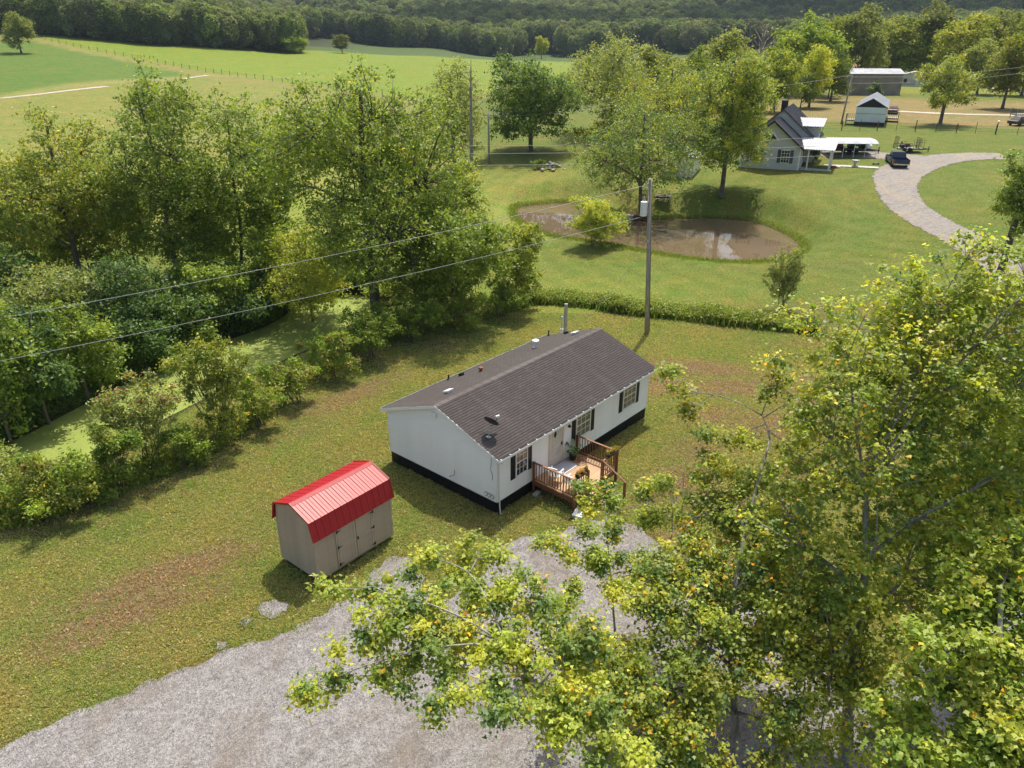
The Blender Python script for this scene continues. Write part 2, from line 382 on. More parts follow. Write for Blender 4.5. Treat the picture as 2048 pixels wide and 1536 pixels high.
def mat_ground():
    m, nt, out = newmat('grass ground'); p = nt.nodes.new('ShaderNodeBsdfPrincipled'); nt.links.new(p.outputs[0], out.inputs[0])
    g = nt.nodes.new('ShaderNodeNewGeometry'); v = g.outputs['Position']
    a = N(nt, 'ShaderNodeAttribute'); a.attribute_name = 'albedo'; d = N(nt, 'ShaderNodeAttribute'); d.attribute_name = 'dry'
    big = noise(nt, v, .16, 4, .6); mid = noise(nt, v, .9, 4, .65); fine = noise(nt, v, 7.0, 4, .75); tiny = noise(nt, v, 26.0, 2, .7)
    c = a.outputs['Color']
    c = mixc(nt, ramp(nt, big, (.40, .66, 0, .8)), c, mixc(nt, 1.0, c, (1.30, 1.02, 1.05), 'MULTIPLY'))
    big2 = noise(nt, v, .33, 5, .65, (1, 1.4, 1), .6)
    c = mixc(nt, ramp(nt, big2, (.44, .66, 0, .8)), c, mixc(nt, 1.0, c, (.66, .93, .58), 'MULTIPLY'))
    c = mixc(nt, ramp(nt, mid, (.36, .66, 0, .75)), c, mixc(nt, 1.0, c, (.76, .86, .62), 'MULTIPLY'))
    c = mixc(nt, 1.0, c, mixc(nt, ramp(nt, fine, (.28, .72, 0, 1)), (.42, .46, .36), (1.56, 1.52, 1.62)), 'MULTIPLY')
    c = mixc(nt, 1.0, c, mixc(nt, ramp(nt, tiny, (.3, .7, 0, 1)), (.72, .74, .7), (1.26, 1.24, 1.3)), 'MULTIPLY')
    s = mth(nt, 'ADD', d.outputs['Fac'], mth(nt, 'MULTIPLY', mth(nt, 'SUBTRACT', mid, .5), .95)); s = mth(nt, 'ADD', s, mth(nt, 'MULTIPLY', mth(nt, 'SUBTRACT', fine, .5), 1.7))
    dr = ramp(nt, s, (.27, .92, 0, .88))
    br = mixc(nt, ramp(nt, fine, (.3, .7, 0, 1)), (.095, .060, .034), (.20, .135, .080))
    c = mixc(nt, dr, c, br)
    nt.links.new(c, p.inputs['Base Color']); p.inputs['Roughness'].default_value = .9; p.inputs['Specular IOR Level'].default_value = .15
    h = mth(nt, 'ADD', mth(nt, 'MULTIPLY', fine, .6), mth(nt, 'MULTIPLY', tiny, .4)); nt.links.new(bump(nt, h, .75, .07), p.inputs['Normal'])
    return m
def sheet(name, polys, mat, z=None, lift=.012, kind='structure', rag=.18, step=.25, drape=False):
    """flat ragged-edged sheet(s) lying on the ground"""
    b = MB()
    for P in polys:
        P = np.asarray(P, float); Q = []
        for k in range(len(P)):
            a, c = P[k], P[(k + 1) % len(P)]; n = max(1, int(np.hypot(*(c - a)) / step))
            for i in range(n): Q.append(a + (c - a) * i / n)
        Q = np.array(Q); ph = RNG.uniform(0, 6, 6); s_ = np.arange(len(Q)) * step
        off = rag * (.5 * np.sin(s_ * 1.1 + ph[0]) + .4 * np.sin(s_ * 2.9 + ph[1]) + .35 * np.sin(s_ * 6.1 + ph[2])) + rag * .7 * RNG.normal(0, 1, len(Q)) * .4
        T = np.roll(Q, -1, 0) - np.roll(Q, 1, 0); T /= np.maximum(np.hypot(T[:, 0], T[:, 1]), 1e-6)[:, None]; Q = Q + np.stack([-T[:, 1], T[:, 0]], 1) * off[:, None]
        V = [Vector((q[0], q[1], 0)) for q in Q]; tri = tessellate_polygon([V])
        zz = terr(Q[:, 0], Q[:, 1]) + lift if z is None else np.full(len(Q), z)
        b.add([(q[0], q[1], h) for q, h in zip(Q, zz)], [tuple(t) for t in tri])
    me = b.mesh(name, mat, fix=False)
    bm = bmesh.new(); bm.from_mesh(me)
    for f in bm.faces:
        if f.normal.z < 0: f.normal_flip()
    bm.to_mesh(me); bm.free()
    o = bpy.data.objects.new(name, me); link(o); tag(o, kind=kind); return o
def ribbon(name, pts, mat, lift=.03, rag=.2, ncross=7):
    """strip along stations (x, y, half width), draped on the ground"""
    P = np.array(pts, float); t = np.arange(len(P)); tt = np.linspace(0, len(P) - 1, len(P) * 26)
    from_ = np.stack([np.interp(tt, t, P[:, k]) for k in range(3)], 1)
    for _ in range(60): from_[1:-1] = (from_[:-2] + 2 * from_[1:-1] + from_[2:]) / 4
    d = np.gradient(from_[:, :2], axis=0); d /= np.hypot(d[:, 0], d[:, 1])[:, None]; nr = np.stack([-d[:, 1], d[:, 0]], 1)
    V = []; F = []; n = len(from_)
    for i in range(n):
        for k in range(ncross):
            s_ = (k / (ncross - 1) * 2 - 1) * (from_[i, 2] + (RNG.normal(0, rag) if k in (0, ncross - 1) else 0)); q = from_[i, :2] + nr[i] * s_; V.append((q[0], q[1]))
    V = np.array(V); Z = terr(V[:, 0], V[:, 1]) + lift
    for i in range(n - 1):
        for k in range(ncross - 1): F.append((i * ncross + k, i * ncross + k + 1, (i + 1) * ncross + k + 1, (i + 1) * ncross + k))
    me = np_mesh(name, np.column_stack([V, Z]), F, mat, smooth=True)
    bm = bmesh.new(); bm.from_mesh(me); bm.normal_update()
    for f in bm.faces:
        if f.normal.z < 0: f.normal_flip()
    bm.to_mesh(me); bm.free()
    o = bpy.data.objects.new(name, me); link(o); tag(o, kind='structure'); return o
def mat_gravel(name, a, b_, sc=34.0, tint=None):
    m, nt, out = newmat(name); p = nt.nodes.new('ShaderNodeBsdfPrincipled'); nt.links.new(p.outputs[0], out.inputs[0])
    g = nt.nodes.new('ShaderNodeNewGeometry'); v = g.outputs['Position']
    vo = nt.nodes.new('ShaderNodeTexVoronoi'); vo.inputs['Scale'].default_value = sc; nt.links.new(v, vo.inputs['Vector'])
    sep = nt.nodes.new('ShaderNodeSeparateColor'); nt.links.new(vo.outputs['Color'], sep.inputs[0])
    vo2 = nt.nodes.new('ShaderNodeTexVoronoi'); vo2.inputs['Scale'].default_value = sc * .42; nt.links.new(v, vo2.inputs['Vector'])
    sep2 = nt.nodes.new('ShaderNodeSeparateColor'); nt.links.new(vo2.outputs['Color'], sep2.inputs[0])
    c = mixc(nt, mth(nt, 'ADD', mth(nt, 'MULTIPLY', sep.outputs[0], .6), mth(nt, 'MULTIPLY', sep2.outputs[1], .4)), a, b_)
    big = noise(nt, v, .5, 5, .62, (1, .45, 1)); c = mixc(nt, ramp(nt, big, (.44, .72, 0, .62)), c, tint or (.165, .13, .095))
    mp = nt.nodes.new('ShaderNodeMapping'); mp.inputs[2].default_value = (0, 0, -.62); nt.links.new(v, mp.inputs[0]); rut = noise(nt, mp.outputs[0], 1.0, 5, .7, (.16, 1.5, 1)); c = mixc(nt, ramp(nt, rut, (.50, .66, 0, .5)), c, mixc(nt, 1.0, c, (.70, .68, .66), 'MULTIPLY'))
    mid = noise(nt, v, 2.6, 4, .7); c = mixc(nt, 1.0, c, mixc(nt, ramp(nt, mid, (.3, .7, 0, 1)), (.84, .84, .84), (1.12, 1.12, 1.12)), 'MULTIPLY')
    nt.links.new(c, p.inputs['Base Color']); p.inputs['Roughness'].default_value = .9; p.inputs['Specular IOR Level'].default_value = .2
    h = mth(nt, 'SUBTRACT', 1.0, vo.outputs['Distance']); nt.links.new(bump(nt, h, .8, .03), p.inputs['Normal'])
    return m
def mat_algae():
    m, nt, out = newmat('duckweed water'); p = nt.nodes.new('ShaderNodeBsdfPrincipled'); nt.links.new(p.outputs[0], out.inputs[0])
    g = nt.nodes.new('ShaderNodeNewGeometry'); v = g.outputs['Position']
    a = noise(nt, v, .35, 4, .6, (1, .5, 1)); f = noise(nt, v, 6, 3, .6)
    c = mixc(nt, ramp(nt, a, (.3, .7, 0, 1)), (.27, .315, .075), (.22, .275, .055)); c = mixc(nt, ramp(nt, f, (.35, .7, 0, .35)), c, (.12, .17, .045))
    w = noise(nt, v, .22, 5, .65, (1.3, .7, 1), 1.0)
    c = mixc(nt, ramp(nt, w, (.66, .76, 0, .5)), c, (.05, .065, .03))
    nt.links.new(c, p.inputs['Base Color']); p.inputs['Roughness'].default_value = .65; p.inputs['Specular IOR Level'].default_value = .18
    nt.links.new(bump(nt, f, .06, .02), p.inputs['Normal']); return m
def mat_pond():
    m, nt, out = newmat('muddy water'); p = nt.nodes.new('ShaderNodeBsdfPrincipled'); nt.links.new(p.outputs[0], out.inputs[0])
    g = nt.nodes.new('ShaderNodeNewGeometry'); v = g.outputs['Position']
    a = noise(nt, v, .12, 3, .6); nt.links.new(mixc(nt, ramp(nt, a, (.3, .7, 0, 1)), (.150, .108, .066), (.125, .090, .054)), p.inputs['Base Color'])
    p.inputs['Roughness'].default_value = .035; p.inputs['IOR'].default_value = 1.33; p.inputs['Specular IOR Level'].default_value = .62
    nt.links.new(bump(nt, noise(nt, v, 1.6, 3, .6, (1, .6, 1)), .05, .05), p.inputs['Normal']); return m
# ------------------------------------------------------------------ trees
LEAF_T = {
 'oval': np.array([(-.5, 0), (-.05, -.27), (.5, 0), (-.05, .27)]),
 'narrow': np.array([(-.5, 0), (0, -.16), (.5, 0), (0, .16)]),
 'maple': np.array([(-.5, 0), (-.18, -.50), (.10, -.22), (.58, 0), (.10, .22), (-.18, .50)]),
 'tuft': np.array([(-.5, -.1), (-.2, -.45), (.1, -.2), (.5, -.3), (.35, .05), (.5, .4), (0, .3), (-.3, .45)]),
}
def unit(v): return v / np.maximum(np.linalg.norm(v, axis=-1, keepdims=True), 1e-9)
def leaf_cloud(C, R, cnt, size, rng, pal, shape='oval', up=.6, outw=.5, rnd=.8, fold=.2, accent=None, acc_p=.0, shell=.42):
    """leaves scattered through clumps: returns vertices, faces, one colour per leaf"""
    cnt = np.asarray(cnt, int); idx = np.repeat(np.arange(len(C)), cnt); n = len(idx)
    d = unit(rng.normal(size=(n, 3))); pos = C[idx] + d * np.minimum(np.abs(rng.normal(0, shell + .12, n)) + .12 * rng.random(n), 1.15)[:, None] * R[idx]
    nr = unit(d * outw + np.array([0, 0, up]) + rng.normal(size=(n, 3)) * rnd)
    t = rng.normal(size=(n, 3)) + d * .8 - np.array([0, 0, .35]); t = unit(t - nr * (t * nr).sum(1, keepdims=True)); s = np.cross(nr, t)
    L = (size * rng.uniform(.65, 1.3, n))[:, None, None]; T = LEAF_T[shape]; k = len(T)
    V = pos[:, None, :] + L * (t[:, None, :] * T[None, :, :1] + s[:, None, :] * T[None, :, 1:] - nr[:, None, :] * (np.abs(T[None, :, 1:]) * fold * 2 + .25 * T[None, :, :1] ** 2))
    pal = np.array(pal); cw = rng.uniform(.3, .7, (len(C), 1)); a = rng.integers(0, len(pal), len(C)); b = rng.integers(0, len(pal), len(C))
    base = pal[a] * cw + pal[b] * (1 - cw); col = base[idx] * rng.uniform(.80, 1.20, (n, 1)) * rng.uniform(.95, 1.05, (n, 3))
    if accent is not None and acc_p > 0:
        hot = rng.random(len(C)) ** 3; m = rng.random(n) < acc_p * 3.2 * hot[idx]; acc = np.array(accent)
        col[m] = acc[rng.integers(0, len(acc), m.sum())] * rng.uniform(.8, 1.2, (m.sum(), 1))
    return V.reshape(-1, 3), np.arange(n * k).reshape(n, k), np.clip(col, 0, 1), pos
def kmeans(P, k, rng, it=7):
    k = max(1, min(k, len(P))); c = P[rng.choice(len(P), k, replace=False)].copy()
    for _ in range(it):
        a = ((P[:, None] - c[None]) ** 2).sum(-1).argmin(1)
        for j in range(k):
            if (a == j).any(): c[j] = P[a == j].mean(0)
    return a, c
def bez(p, m, q, n): t = np.linspace(0, 1, n)[:, None]; return (1 - t) ** 2 * p + 2 * t * (1 - t) * m + t * t * q
def skeleton(trunk, r0, clumps, rng, nl=8, per=6, twig=.012, sides=8, rtop=.3, bow=.16):
    """trunk, limbs, branches and twigs that reach every leaf clump"""
    b = MB(); T = np.asarray(trunk, float); tt = np.linspace(0, len(T) - 1, max(9, 4 * len(T)))
    TP = np.stack([np.interp(tt, np.arange(len(T)), T[:, k]) for k in range(3)], 1)
    for _ in range(3): TP[1:-1] = (TP[:-2] + 2 * TP[1:-1] + TP[2:]) / 4
    nT = len(TP); TR = r0 * (1 - (1 - rtop) * np.linspace(0, 1, nT)); TR[0] *= 1.45; TR[1] *= 1.12
    b.tube(TP, TR, sides)
    if len(clumps) == 0: return b
    a, c = kmeans(clumps, nl, rng)
    for j in range(len(c)):
        pts = clumps[a == j]
        if not len(pts): continue
        m = pts.mean(0); lo = max(1, int(nT * .22)); cand = TP[lo:]
        cost = np.linalg.norm(cand - m, axis=1) + 1.6 * np.maximum(0, cand[:, 2] - m[2] + .45 * np.hypot(cand[:, 0] - m[0], cand[:, 1] - m[1]))
        q = int(cost.argmin()) + lo; p0 = TP[q]; L = np.linalg.norm(m - p0)
        lim = bez(p0, (p0 + m) / 2 + np.array([0, 0, bow * L]) + rng.normal(size=3) * .07 * L, m, 9); lr = min(TR[q] * .75, max(twig * 3, .030 * L + .004 * len(pts) ** .6 * 1.2))
        b.tube(lim, np.linspace(lr, lr * .35, 9), 6)
        a2, c2 = kmeans(pts, max(1, len(pts) // per), rng)
        for i in range(len(c2)):
            pp = pts[a2 == i]
            if not len(pp): continue
            m2 = pp.mean(0); k = 3 + int(np.linalg.norm(lim[3:] - m2, axis=1).argmin()); k = max(2, k - 1); p1 = lim[k]; L2 = np.linalg.norm(m2 - p1)
            br = bez(p1, (p1 + m2) / 2 + rng.normal(size=3) * .1 * L2 + np.array([0, 0, .08 * L2]), m2, 6); r2 = max(twig * 1.8, lr * .4)
            b.tube(br, np.linspace(r2, twig * 1.3, 6), 5)
            for p in pp:
                k3 = 2 + int(np.linalg.norm(br[2:] - p, axis=1).argmin()); p2 = br[max(1, k3 - 1)]; L3 = np.linalg.norm(p - p2)
                b.tube(bez(p2, (p2 + p) / 2 + rng.normal(size=3) * .12 * L3, p, 4), np.linspace(twig * 1.2, twig * .55, 4), 3, cap=False)
    return b
def sample_clumps(lobes, cr, rng, fill=.55, squash=.75, bias=.45):
    """clump centres inside a set of ellipsoid lobes (x, y, z, rx, ry, rz)"""
    out = []
    for lo in lobes:
        c = np.array(lo[:3]); r = np.array(lo[3:6]); n = int(max(3, 1.7 * fill * np.prod(r) / cr ** 3))
        d = unit(rng.normal(size=(n, 3))); out.append(c + d * (rng.random(n) ** bias)[:, None] * np.maximum(r - cr * .35, r * .5))
    P = np.concatenate(out); keep = []
    o = rng.permutation(len(P)); P = P[o]; md = (cr * .58) ** 2
    K = np.zeros((0, 3))
    for p in P:
        if len(K) and (((K - p) ** 2).sum(1) < md).any(): continue
        K = np.vstack([K, p])
    return K
def lobed_crown(h0, h1, rx, ry, rng, n=9, top=.5, core=True):
    """uneven crown: a core ellipsoid and lobes pushed out of it, in local coordinates"""
    cz, rz = (h0 + h1) / 2, (h1 - h0) / 2; L = [(0, 0, cz, rx * .72, ry * .72, rz * .82)] if core else []
    for i in range(n):
        a = 2 * pi * (i + rng.uniform(-.3, .3)) / n * 2.4; zz = rng.uniform(-.8, .85); w = sqrt(max(.05, 1 - (zz * .9) ** 2)); s = rng.uniform(.36, .56)
        L.append((rx * cos(a) * w * (1 - s * .75), ry * sin(a) * w * (1 - s * .75), cz + rz * zz * (1 - s * .5), rx * s, ry * s, rz * s * .85))
    L.append((rng.normal() * .1 * rx, rng.normal() * .1 * ry, h1 - rz * .3, rx * .34, ry * .34, rz * .34))
    return L
PAL = {
 'maple': [(0.085, 0.137, 0.036), (0.069, 0.114, 0.030), (0.166, 0.204, 0.029), (0.243, 0.277, 0.034), (0.116, 0.162, 0.028), (0.302, 0.305, 0.041), (0.195, 0.239, 0.037)],
 'lime': [(0.231, 0.272, 0.040), (0.178, 0.232, 0.033), (0.277, 0.292, 0.049), (0.140, 0.197, 0.029)],
 'olive': [(0.167, 0.196, 0.034), (0.124, 0.161, 0.028), (0.212, 0.222, 0.036), (0.110, 0.150, 0.024)],
 'green': [(0.109, 0.160, 0.024), (0.149, 0.202, 0.028), (0.085, 0.128, 0.021), (0.174, 0.221, 0.032)],
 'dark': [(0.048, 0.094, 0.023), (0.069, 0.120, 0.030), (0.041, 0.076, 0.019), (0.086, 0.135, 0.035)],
 'silver': [(0.167, 0.199, 0.060), (0.217, 0.237, 0.072), (0.137, 0.173, 0.047)],
 'yellow': [(0.238, 0.217, 0.029), (0.189, 0.192, 0.026), (0.268, 0.228, 0.033)],
 'weed': [(0.171, 0.171, 0.033), (0.142, 0.139, 0.030), (0.136, 0.198, 0.024), (0.176, 0.237, 0.034), (0.104, 0.158, 0.022)],
 'willow': [(0.236, 0.261, 0.035), (0.194, 0.236, 0.033), (0.274, 0.281, 0.042)],
}
YEL = [(.50, .38, .035), (.44, .35, .035), (.46, .30, .03), (.38, .32, .035), (.46, .22, .025)]
LM = {}; BARK = {}
def foliage_materials():
    LM['near'] = leafmat('maple leaf', .52, .55, .28, .08); LM['mid'] = leafmat('broad leaf', .44, .55, .28, .10); LM['lawn'] = leafmat('lawn blade', .45, .6, .25, .2); LM['far'] = leafmat('distant leaf', .34, .7, .2, .40)
    BARK['grey'] = pmat('grey bark', (.36, .34, .31), .85, .22, 6, col2=(.17, .155, .138), bstr=.5, bscale=18, stretch=(1, 1, .25))
    BARK['brown'] = pmat('brown bark', (.17, .145, .115), .9, .25, 5, col2=(.08, .066, .052), bstr=.5, bscale=14, stretch=(1, 1, .25))
    BARK['bleach'] = pmat('bleached dead wood', (.36, .32, .27), .8, .2, 4, col2=(.18, .15, .12), stretch=(1, 1, .3))
def tree_meshes(seed, lobes, trunk, r0, cr=.8, fill=.6, nleaf=16000, ls=.2, shape='oval', pal='green', nl=8, bark='brown', lm='mid', twig=.014, acc=0.0, squash=.75, up=.6, rnd=.8, bow=.16, sides=8, per=6, bias=.45, spread=1.15):
    rng = np.random.default_rng(seed); K = sample_clumps(lobes, cr, rng, fill, bias=bias)
    b = skeleton(trunk, r0, K, rng, nl, per, twig, sides, bow=bow)
    tm = b.mesh('trunk', BARK[bark], smooth=True, fix=False)
    s = rng.uniform(.7, 1.3, len(K)); R = np.stack([cr * s, cr * s, cr * s * squash], 1) * spread; w = s ** 2.2
    cnt = np.maximum(2, (nleaf * w / w.sum()).astype(int))
    V, F, c, pos = leaf_cloud(K, R, cnt, ls, rng, PAL[pal] if isinstance(pal, str) else pal, shape, up=up, rnd=rnd, accent=YEL, acc_p=acc)
    cm = np_mesh('crown', V, F, LM[lm], c); return tm, cm
def plant(name, label, loc, meshes, rz=0.0, sc=(1, 1, 1), group=None, cat='tree', crown='crown', stem='trunk'):
    t = thing(name, label, cat, loc, rz, group); t.scale = sc if hasattr(sc, '__len__') else (sc,) * 3
    share(stem, meshes[0], t); c = share(crown, meshes[1], t); return t
def ptree(px, ytop, ybot, wpx, Y, px_base=None):
    """base point, crown heights and radius of a tree from what the photo shows of it at forward distance Y"""
    x = pt(px, (ytop + ybot) / 2, Y).x; z = hz(x, Y); b = Vector((x, Y, z))
    h1 = pt(px, ytop, Y).z - z; h0 = pt(px, ybot, Y).z - z; m = mpp(Vector((x, Y, z + (h0 + h1) / 2)))
    return b, h0, h1, wpx * m / 2
def crown_tree(name, label, px, ytop, ybot, wpx, Y, seed, yg=None, group=None, pal='green', cr=.8, nleaf=12000, ls=.22, r0=None, lobes=10, lm='mid', bark='brown', acc=.0, lean=(0, 0), cat='tree', shape='oval', fill=.6, nl=8, squash=.75, depth=1.0, up=.6, bias=.45, sink=.15):
    if yg: Y = at(px, yg).y
    b, h0, h1, r = ptree(px, ytop, ybot, wpx, Y); rng = np.random.default_rng(seed); h0 = max(h0, .3)
    L = lobed_crown(h0, h1, r, r * depth, rng, lobes)
    tr = [(-lean[0], -lean[1], -sink), (-lean[0] * .6, -lean[1] * .6, h0 * .5), (0, 0, h0 + (h1 - h0) * .25), (rng.normal() * .15, rng.normal() * .15, h0 + (h1 - h0) * .55), (rng.normal() * .3, rng.normal() * .3, h0 + (h1 - h0) * .86)]
    M = tree_meshes(seed, L, tr, r0 or .03 * h1, cr, fill, nleaf, ls, shape, pal, nl, bark, lm, max(.012, cr * .018), acc, squash, up=up, bias=bias)
    return plant(name, label, b, M, group=group, cat=cat), M
def lobe_tree(name, label, base, trunk, lob, seed, **kw):
    """near tree: lobes (px, py, forward distance, radius) read off the photo, turned into places in the world"""
    b = Vector(base); L = []
    for q in lob:
        p = pt(q[0], q[1], q[2]) - b; r = q[3]; r *= 1.2; L.append((p.x, p.y, p.z, r, r, r * .85))
    M = tree_meshes(seed, L, [tuple(Vector(t) - b) for t in trunk], **kw)
    return plant(name, label, b, M), M
def shrub(name, label, px, ybase, ytop, wpx, seed, pal='weed', nleaf=2600, ls=.16, shape='oval', lift=0.0, Y=None, cr=.45, depth=.8, group=None, lobes=5, acc=.0, lm='mid', cat='shrub', fill=.55, top_pal=None, loc=None, up=.5):
    b = loc or at(px, ybase); Y = b.y; m = mpp(b); r = wpx * m / 2 * 1.12; h = max(.5, (pt(px, ytop, Y + r * .4).z - b.z) * 1.14)
    b = Vector((b.x, b.y + r * depth * .6, 0)); b.z = hz(b.x, b.y); rng = np.random.default_rng(seed)
    L = lobed_crown(.05 * h, h, r, r * depth, rng, lobes); K = sample_clumps(L, cr, rng, fill, bias=.5); nleaf = int(nleaf * 1.5)
    mb = MB()
    for i in range(7):
        p = K[rng.integers(len(K))]; mb.tube(bez(np.array([rng.normal() * .12 * r, rng.normal() * .12 * r, -.1]), p * np.array([.4, .4, .6]), p, 6), np.linspace(.03, .008, 6), 5)
    for p in K: mb.tube([p * np.array([.55, .55, .6]), p], [.012, .006], 3, cap=False)
    tm = mb.mesh('stem', BARK['brown'], smooth=True, fix=False)
    s = rng.uniform(.7, 1.3, len(K)); R = np.stack([cr * s, cr * s, cr * s * .8], 1); w = s ** 2.2; cnt = np.maximum(2, (nleaf * w / w.sum()).astype(int))
    V, F, c, pos = leaf_cloud(K, R, cnt, ls, rng, PAL[pal], shape, up=up, accent=YEL, acc_p=acc)
    if top_pal is not None:
        hi = (pos[:, 2] > h * .68) & (rng.random(len(pos)) < .12); c[hi] = np.array(top_pal) * rng.uniform(.7, 1.2, (hi.sum(), 1))
    cm = np_mesh('foliage', V, F, LM[lm], c)
    return plant(name, label, b, (tm, cm), group=group, cat=cat, crown='foliage', stem='stem')
def blades(name, pts, h, w, pal, rng, mat, lean=.35, n=3, kind='stuff', spread=.12):
    """tall grass and weeds: tapering blades standing on given ground points"""
    P = np.repeat(np.asarray(pts), n, 0); k = len(P); P = P + np.column_stack([rng.normal(0, spread, (k, 2)), np.zeros(k)])
    H = (np.repeat(np.broadcast_to(h, len(pts)), n) * rng.uniform(.5, 1.25, k))[:, None]; a = rng.uniform(0, 2 * pi, k); s = np.column_stack([np.cos(a), np.sin(a), np.zeros(k)]) * w * rng.uniform(.6, 1.4, (k, 1))
    b = rng.uniform(0, 2 * pi, k); l = np.column_stack([np.cos(b), np.sin(b), np.zeros(k)]) * H * lean * rng.random((k, 1)); u = np.array([0, 0, 1.])
    V = np.stack([P - s * .5, P + s * .5, P + l * .45 + u * H * .6 + s * .42, P + l + u * H], 1).reshape(-1, 3)
    pal = np.array(pal); c = pal[rng.integers(0, len(pal), k)] * rng.uniform(.75, 1.25, (k, 1))
    me = np_mesh(name, V, np.arange(4 * k).reshape(k, 4), mat, c); o = bpy.data.objects.new(name, me); link(o); tag(o, kind=kind); return o
# ------------------------------------------------------------------ near buildings
M = {}
def building_materials():
    M['siding'] = pmat('white vinyl siding', (.85, .84, .815), .5, .02, 1.2, spec=.35, dirt=(.68, .67, .62, .3))
    M['trim'] = pmat('white trim', (.80, .80, .78), .4, .03, 2, spec=.4)
    M['skirt'] = pmat('black skirting metal', (.012, .013, .018), .45, .2, 3, spec=.4)
    M['shutter'] = pmat('black shutter', (.010, .010, .014), .5, .1, 3, spec=.35)
    m, nt, out = newmat('brown asphalt shingle'); p = nt.nodes.new('ShaderNodeBsdfPrincipled'); nt.links.new(p.outputs[0], out.inputs[0])
    tc = nt.nodes.new('ShaderNodeTexCoord'); v = tc.outputs['Object']; at_ = N(nt, 'ShaderNodeAttribute'); at_.attribute_name = 'leafcol'
    big = noise(nt, v, .35, 4, .6); st = noise(nt, v, .9, 4, .6, (1.0, .16, .16)); fine = noise(nt, v, 60, 2, .7)
    c = mixc(nt, ramp(nt, big, (.35, .7, 0, .5)), at_.outputs['Color'], (.066, .056, .053)); c = mixc(nt, ramp(nt, st, (.54, .80, 0, .38)), c, (.150, .128, .118))
    c = mixc(nt, 1.0, c, mixc(nt, ramp(nt, fine, (.3, .7, 0, 1)), (.72,) * 3, (1.28,) * 3), 'MULTIPLY'); nt.links.new(c, p.inputs['Base Color'])
    p.inputs['Roughness'].default_value = .82; p.inputs['Specular IOR Level'].default_value = .3; nt.links.new(bump(nt, fine, .5, .01), p.inputs['Normal']); M['shingle'] = m
    M['roofdeck'] = pmat('roof underlay', (.07, .06, .055), .9, .1)
    M['glass'] = pmat('dark window glass', (.018, .02, .022), .06, .1, 1, spec=.6)
    M['blind'] = pmat('window glass over beige curtain', (.20, .185, .125), .12, .22, 2.2, spec=.6, col2=(.12, .115, .08), stretch=(4, 1, .4))
    M['tanpane'] = pmat('tan window glass', (.33, .215, .14), .1, .15, 2.5, spec=.6, col2=(.20, .12, .08))  # pane coloured tan, mottled with a darker brown
    M['door'] = pmat('cream storm door', (.60, .545, .47), .5, .05, 2)
    M['doorpane'] = pmat('storm door glass over white door', (.52, .52, .49), .1, .05, 2, spec=.6)
    M['black'] = pmat('black fitting', (.012, .012, .013), .4, .1, 4)
    M['dish'] = pmat('dark grey dish enamel', (.035, .036, .04), .45, .1, 4)
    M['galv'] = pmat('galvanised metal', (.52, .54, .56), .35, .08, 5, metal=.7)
    M['whitemetal'] = pmat('white metal', (.78, .79, .80), .3, .04, 3, spec=.5)
    M['rust'] = pmat('rusty vent', (.26, .075, .035), .7, .25, 8)
    M['deckwood'] = pmat('stained deck board', (.50, .32, .175), .62, .18, 2.2, col2=(.34, .195, .10), stretch=(.5, 6, 1), bstr=.2, bscale=20)
    M['railwood'] = pmat('stained rail timber', (.235, .098, .042), .6, .18, 3, col2=(.15, .062, .028), stretch=(3, 3, .6), bstr=.15)
    M['tan'] = pmat('tan shed siding', (.42, .335, .24), .6, .05, 1.5, spec=.3, dirt=(.25, .20, .15, .35))
    M['tantrim'] = pmat('tan shed trim', (.44, .36, .265), .55, .05, 2, spec=.3)
    M['red'] = pmat('red shed metal', (.33, .008, .014), .46, .05, 1.5, spec=.42)
    M['polewood'] = pmat('weathered pole wood', (.38, .345, .30), .85, .18, 5, col2=(.25, .22, .185), stretch=(3, 3, .25), bstr=.4, bscale=12)
    M['concrete'] = pmat('pale concrete', (.46, .44, .39), .85, .1, 2, bstr=.2)
    M['wire'] = pmat('aluminium cable', (.36, .36, .35), .5, .1, 4)
    M['plastic'] = pmat('white resin', (.80, .80, .79), .35, .02, 4)
    M['pvc'] = pmat('grey box plastic', (.42, .44, .46), .5, .1, 6)
    m, nt, out = newmat('striped rug'); p = nt.nodes.new('ShaderNodeBsdfPrincipled'); nt.links.new(p.outputs[0], out.inputs[0])
    tc = nt.nodes.new('ShaderNodeTexCoord'); w = nt.nodes.new('ShaderNodeTexWave'); w.bands_direction = 'Y'; w.inputs['Scale'].default_value = 3.1; nt.links.new(tc.outputs['Object'], w.inputs[0])
    nt.links.new(mixc(nt, ramp(nt, w.outputs['Fac'], (.35, .6, 0, 1)), (.16, .17, .24), (.62, .61, .60)), p.inputs['Base Color']); p.inputs['Roughness'].default_value = .9; M['rug'] = m

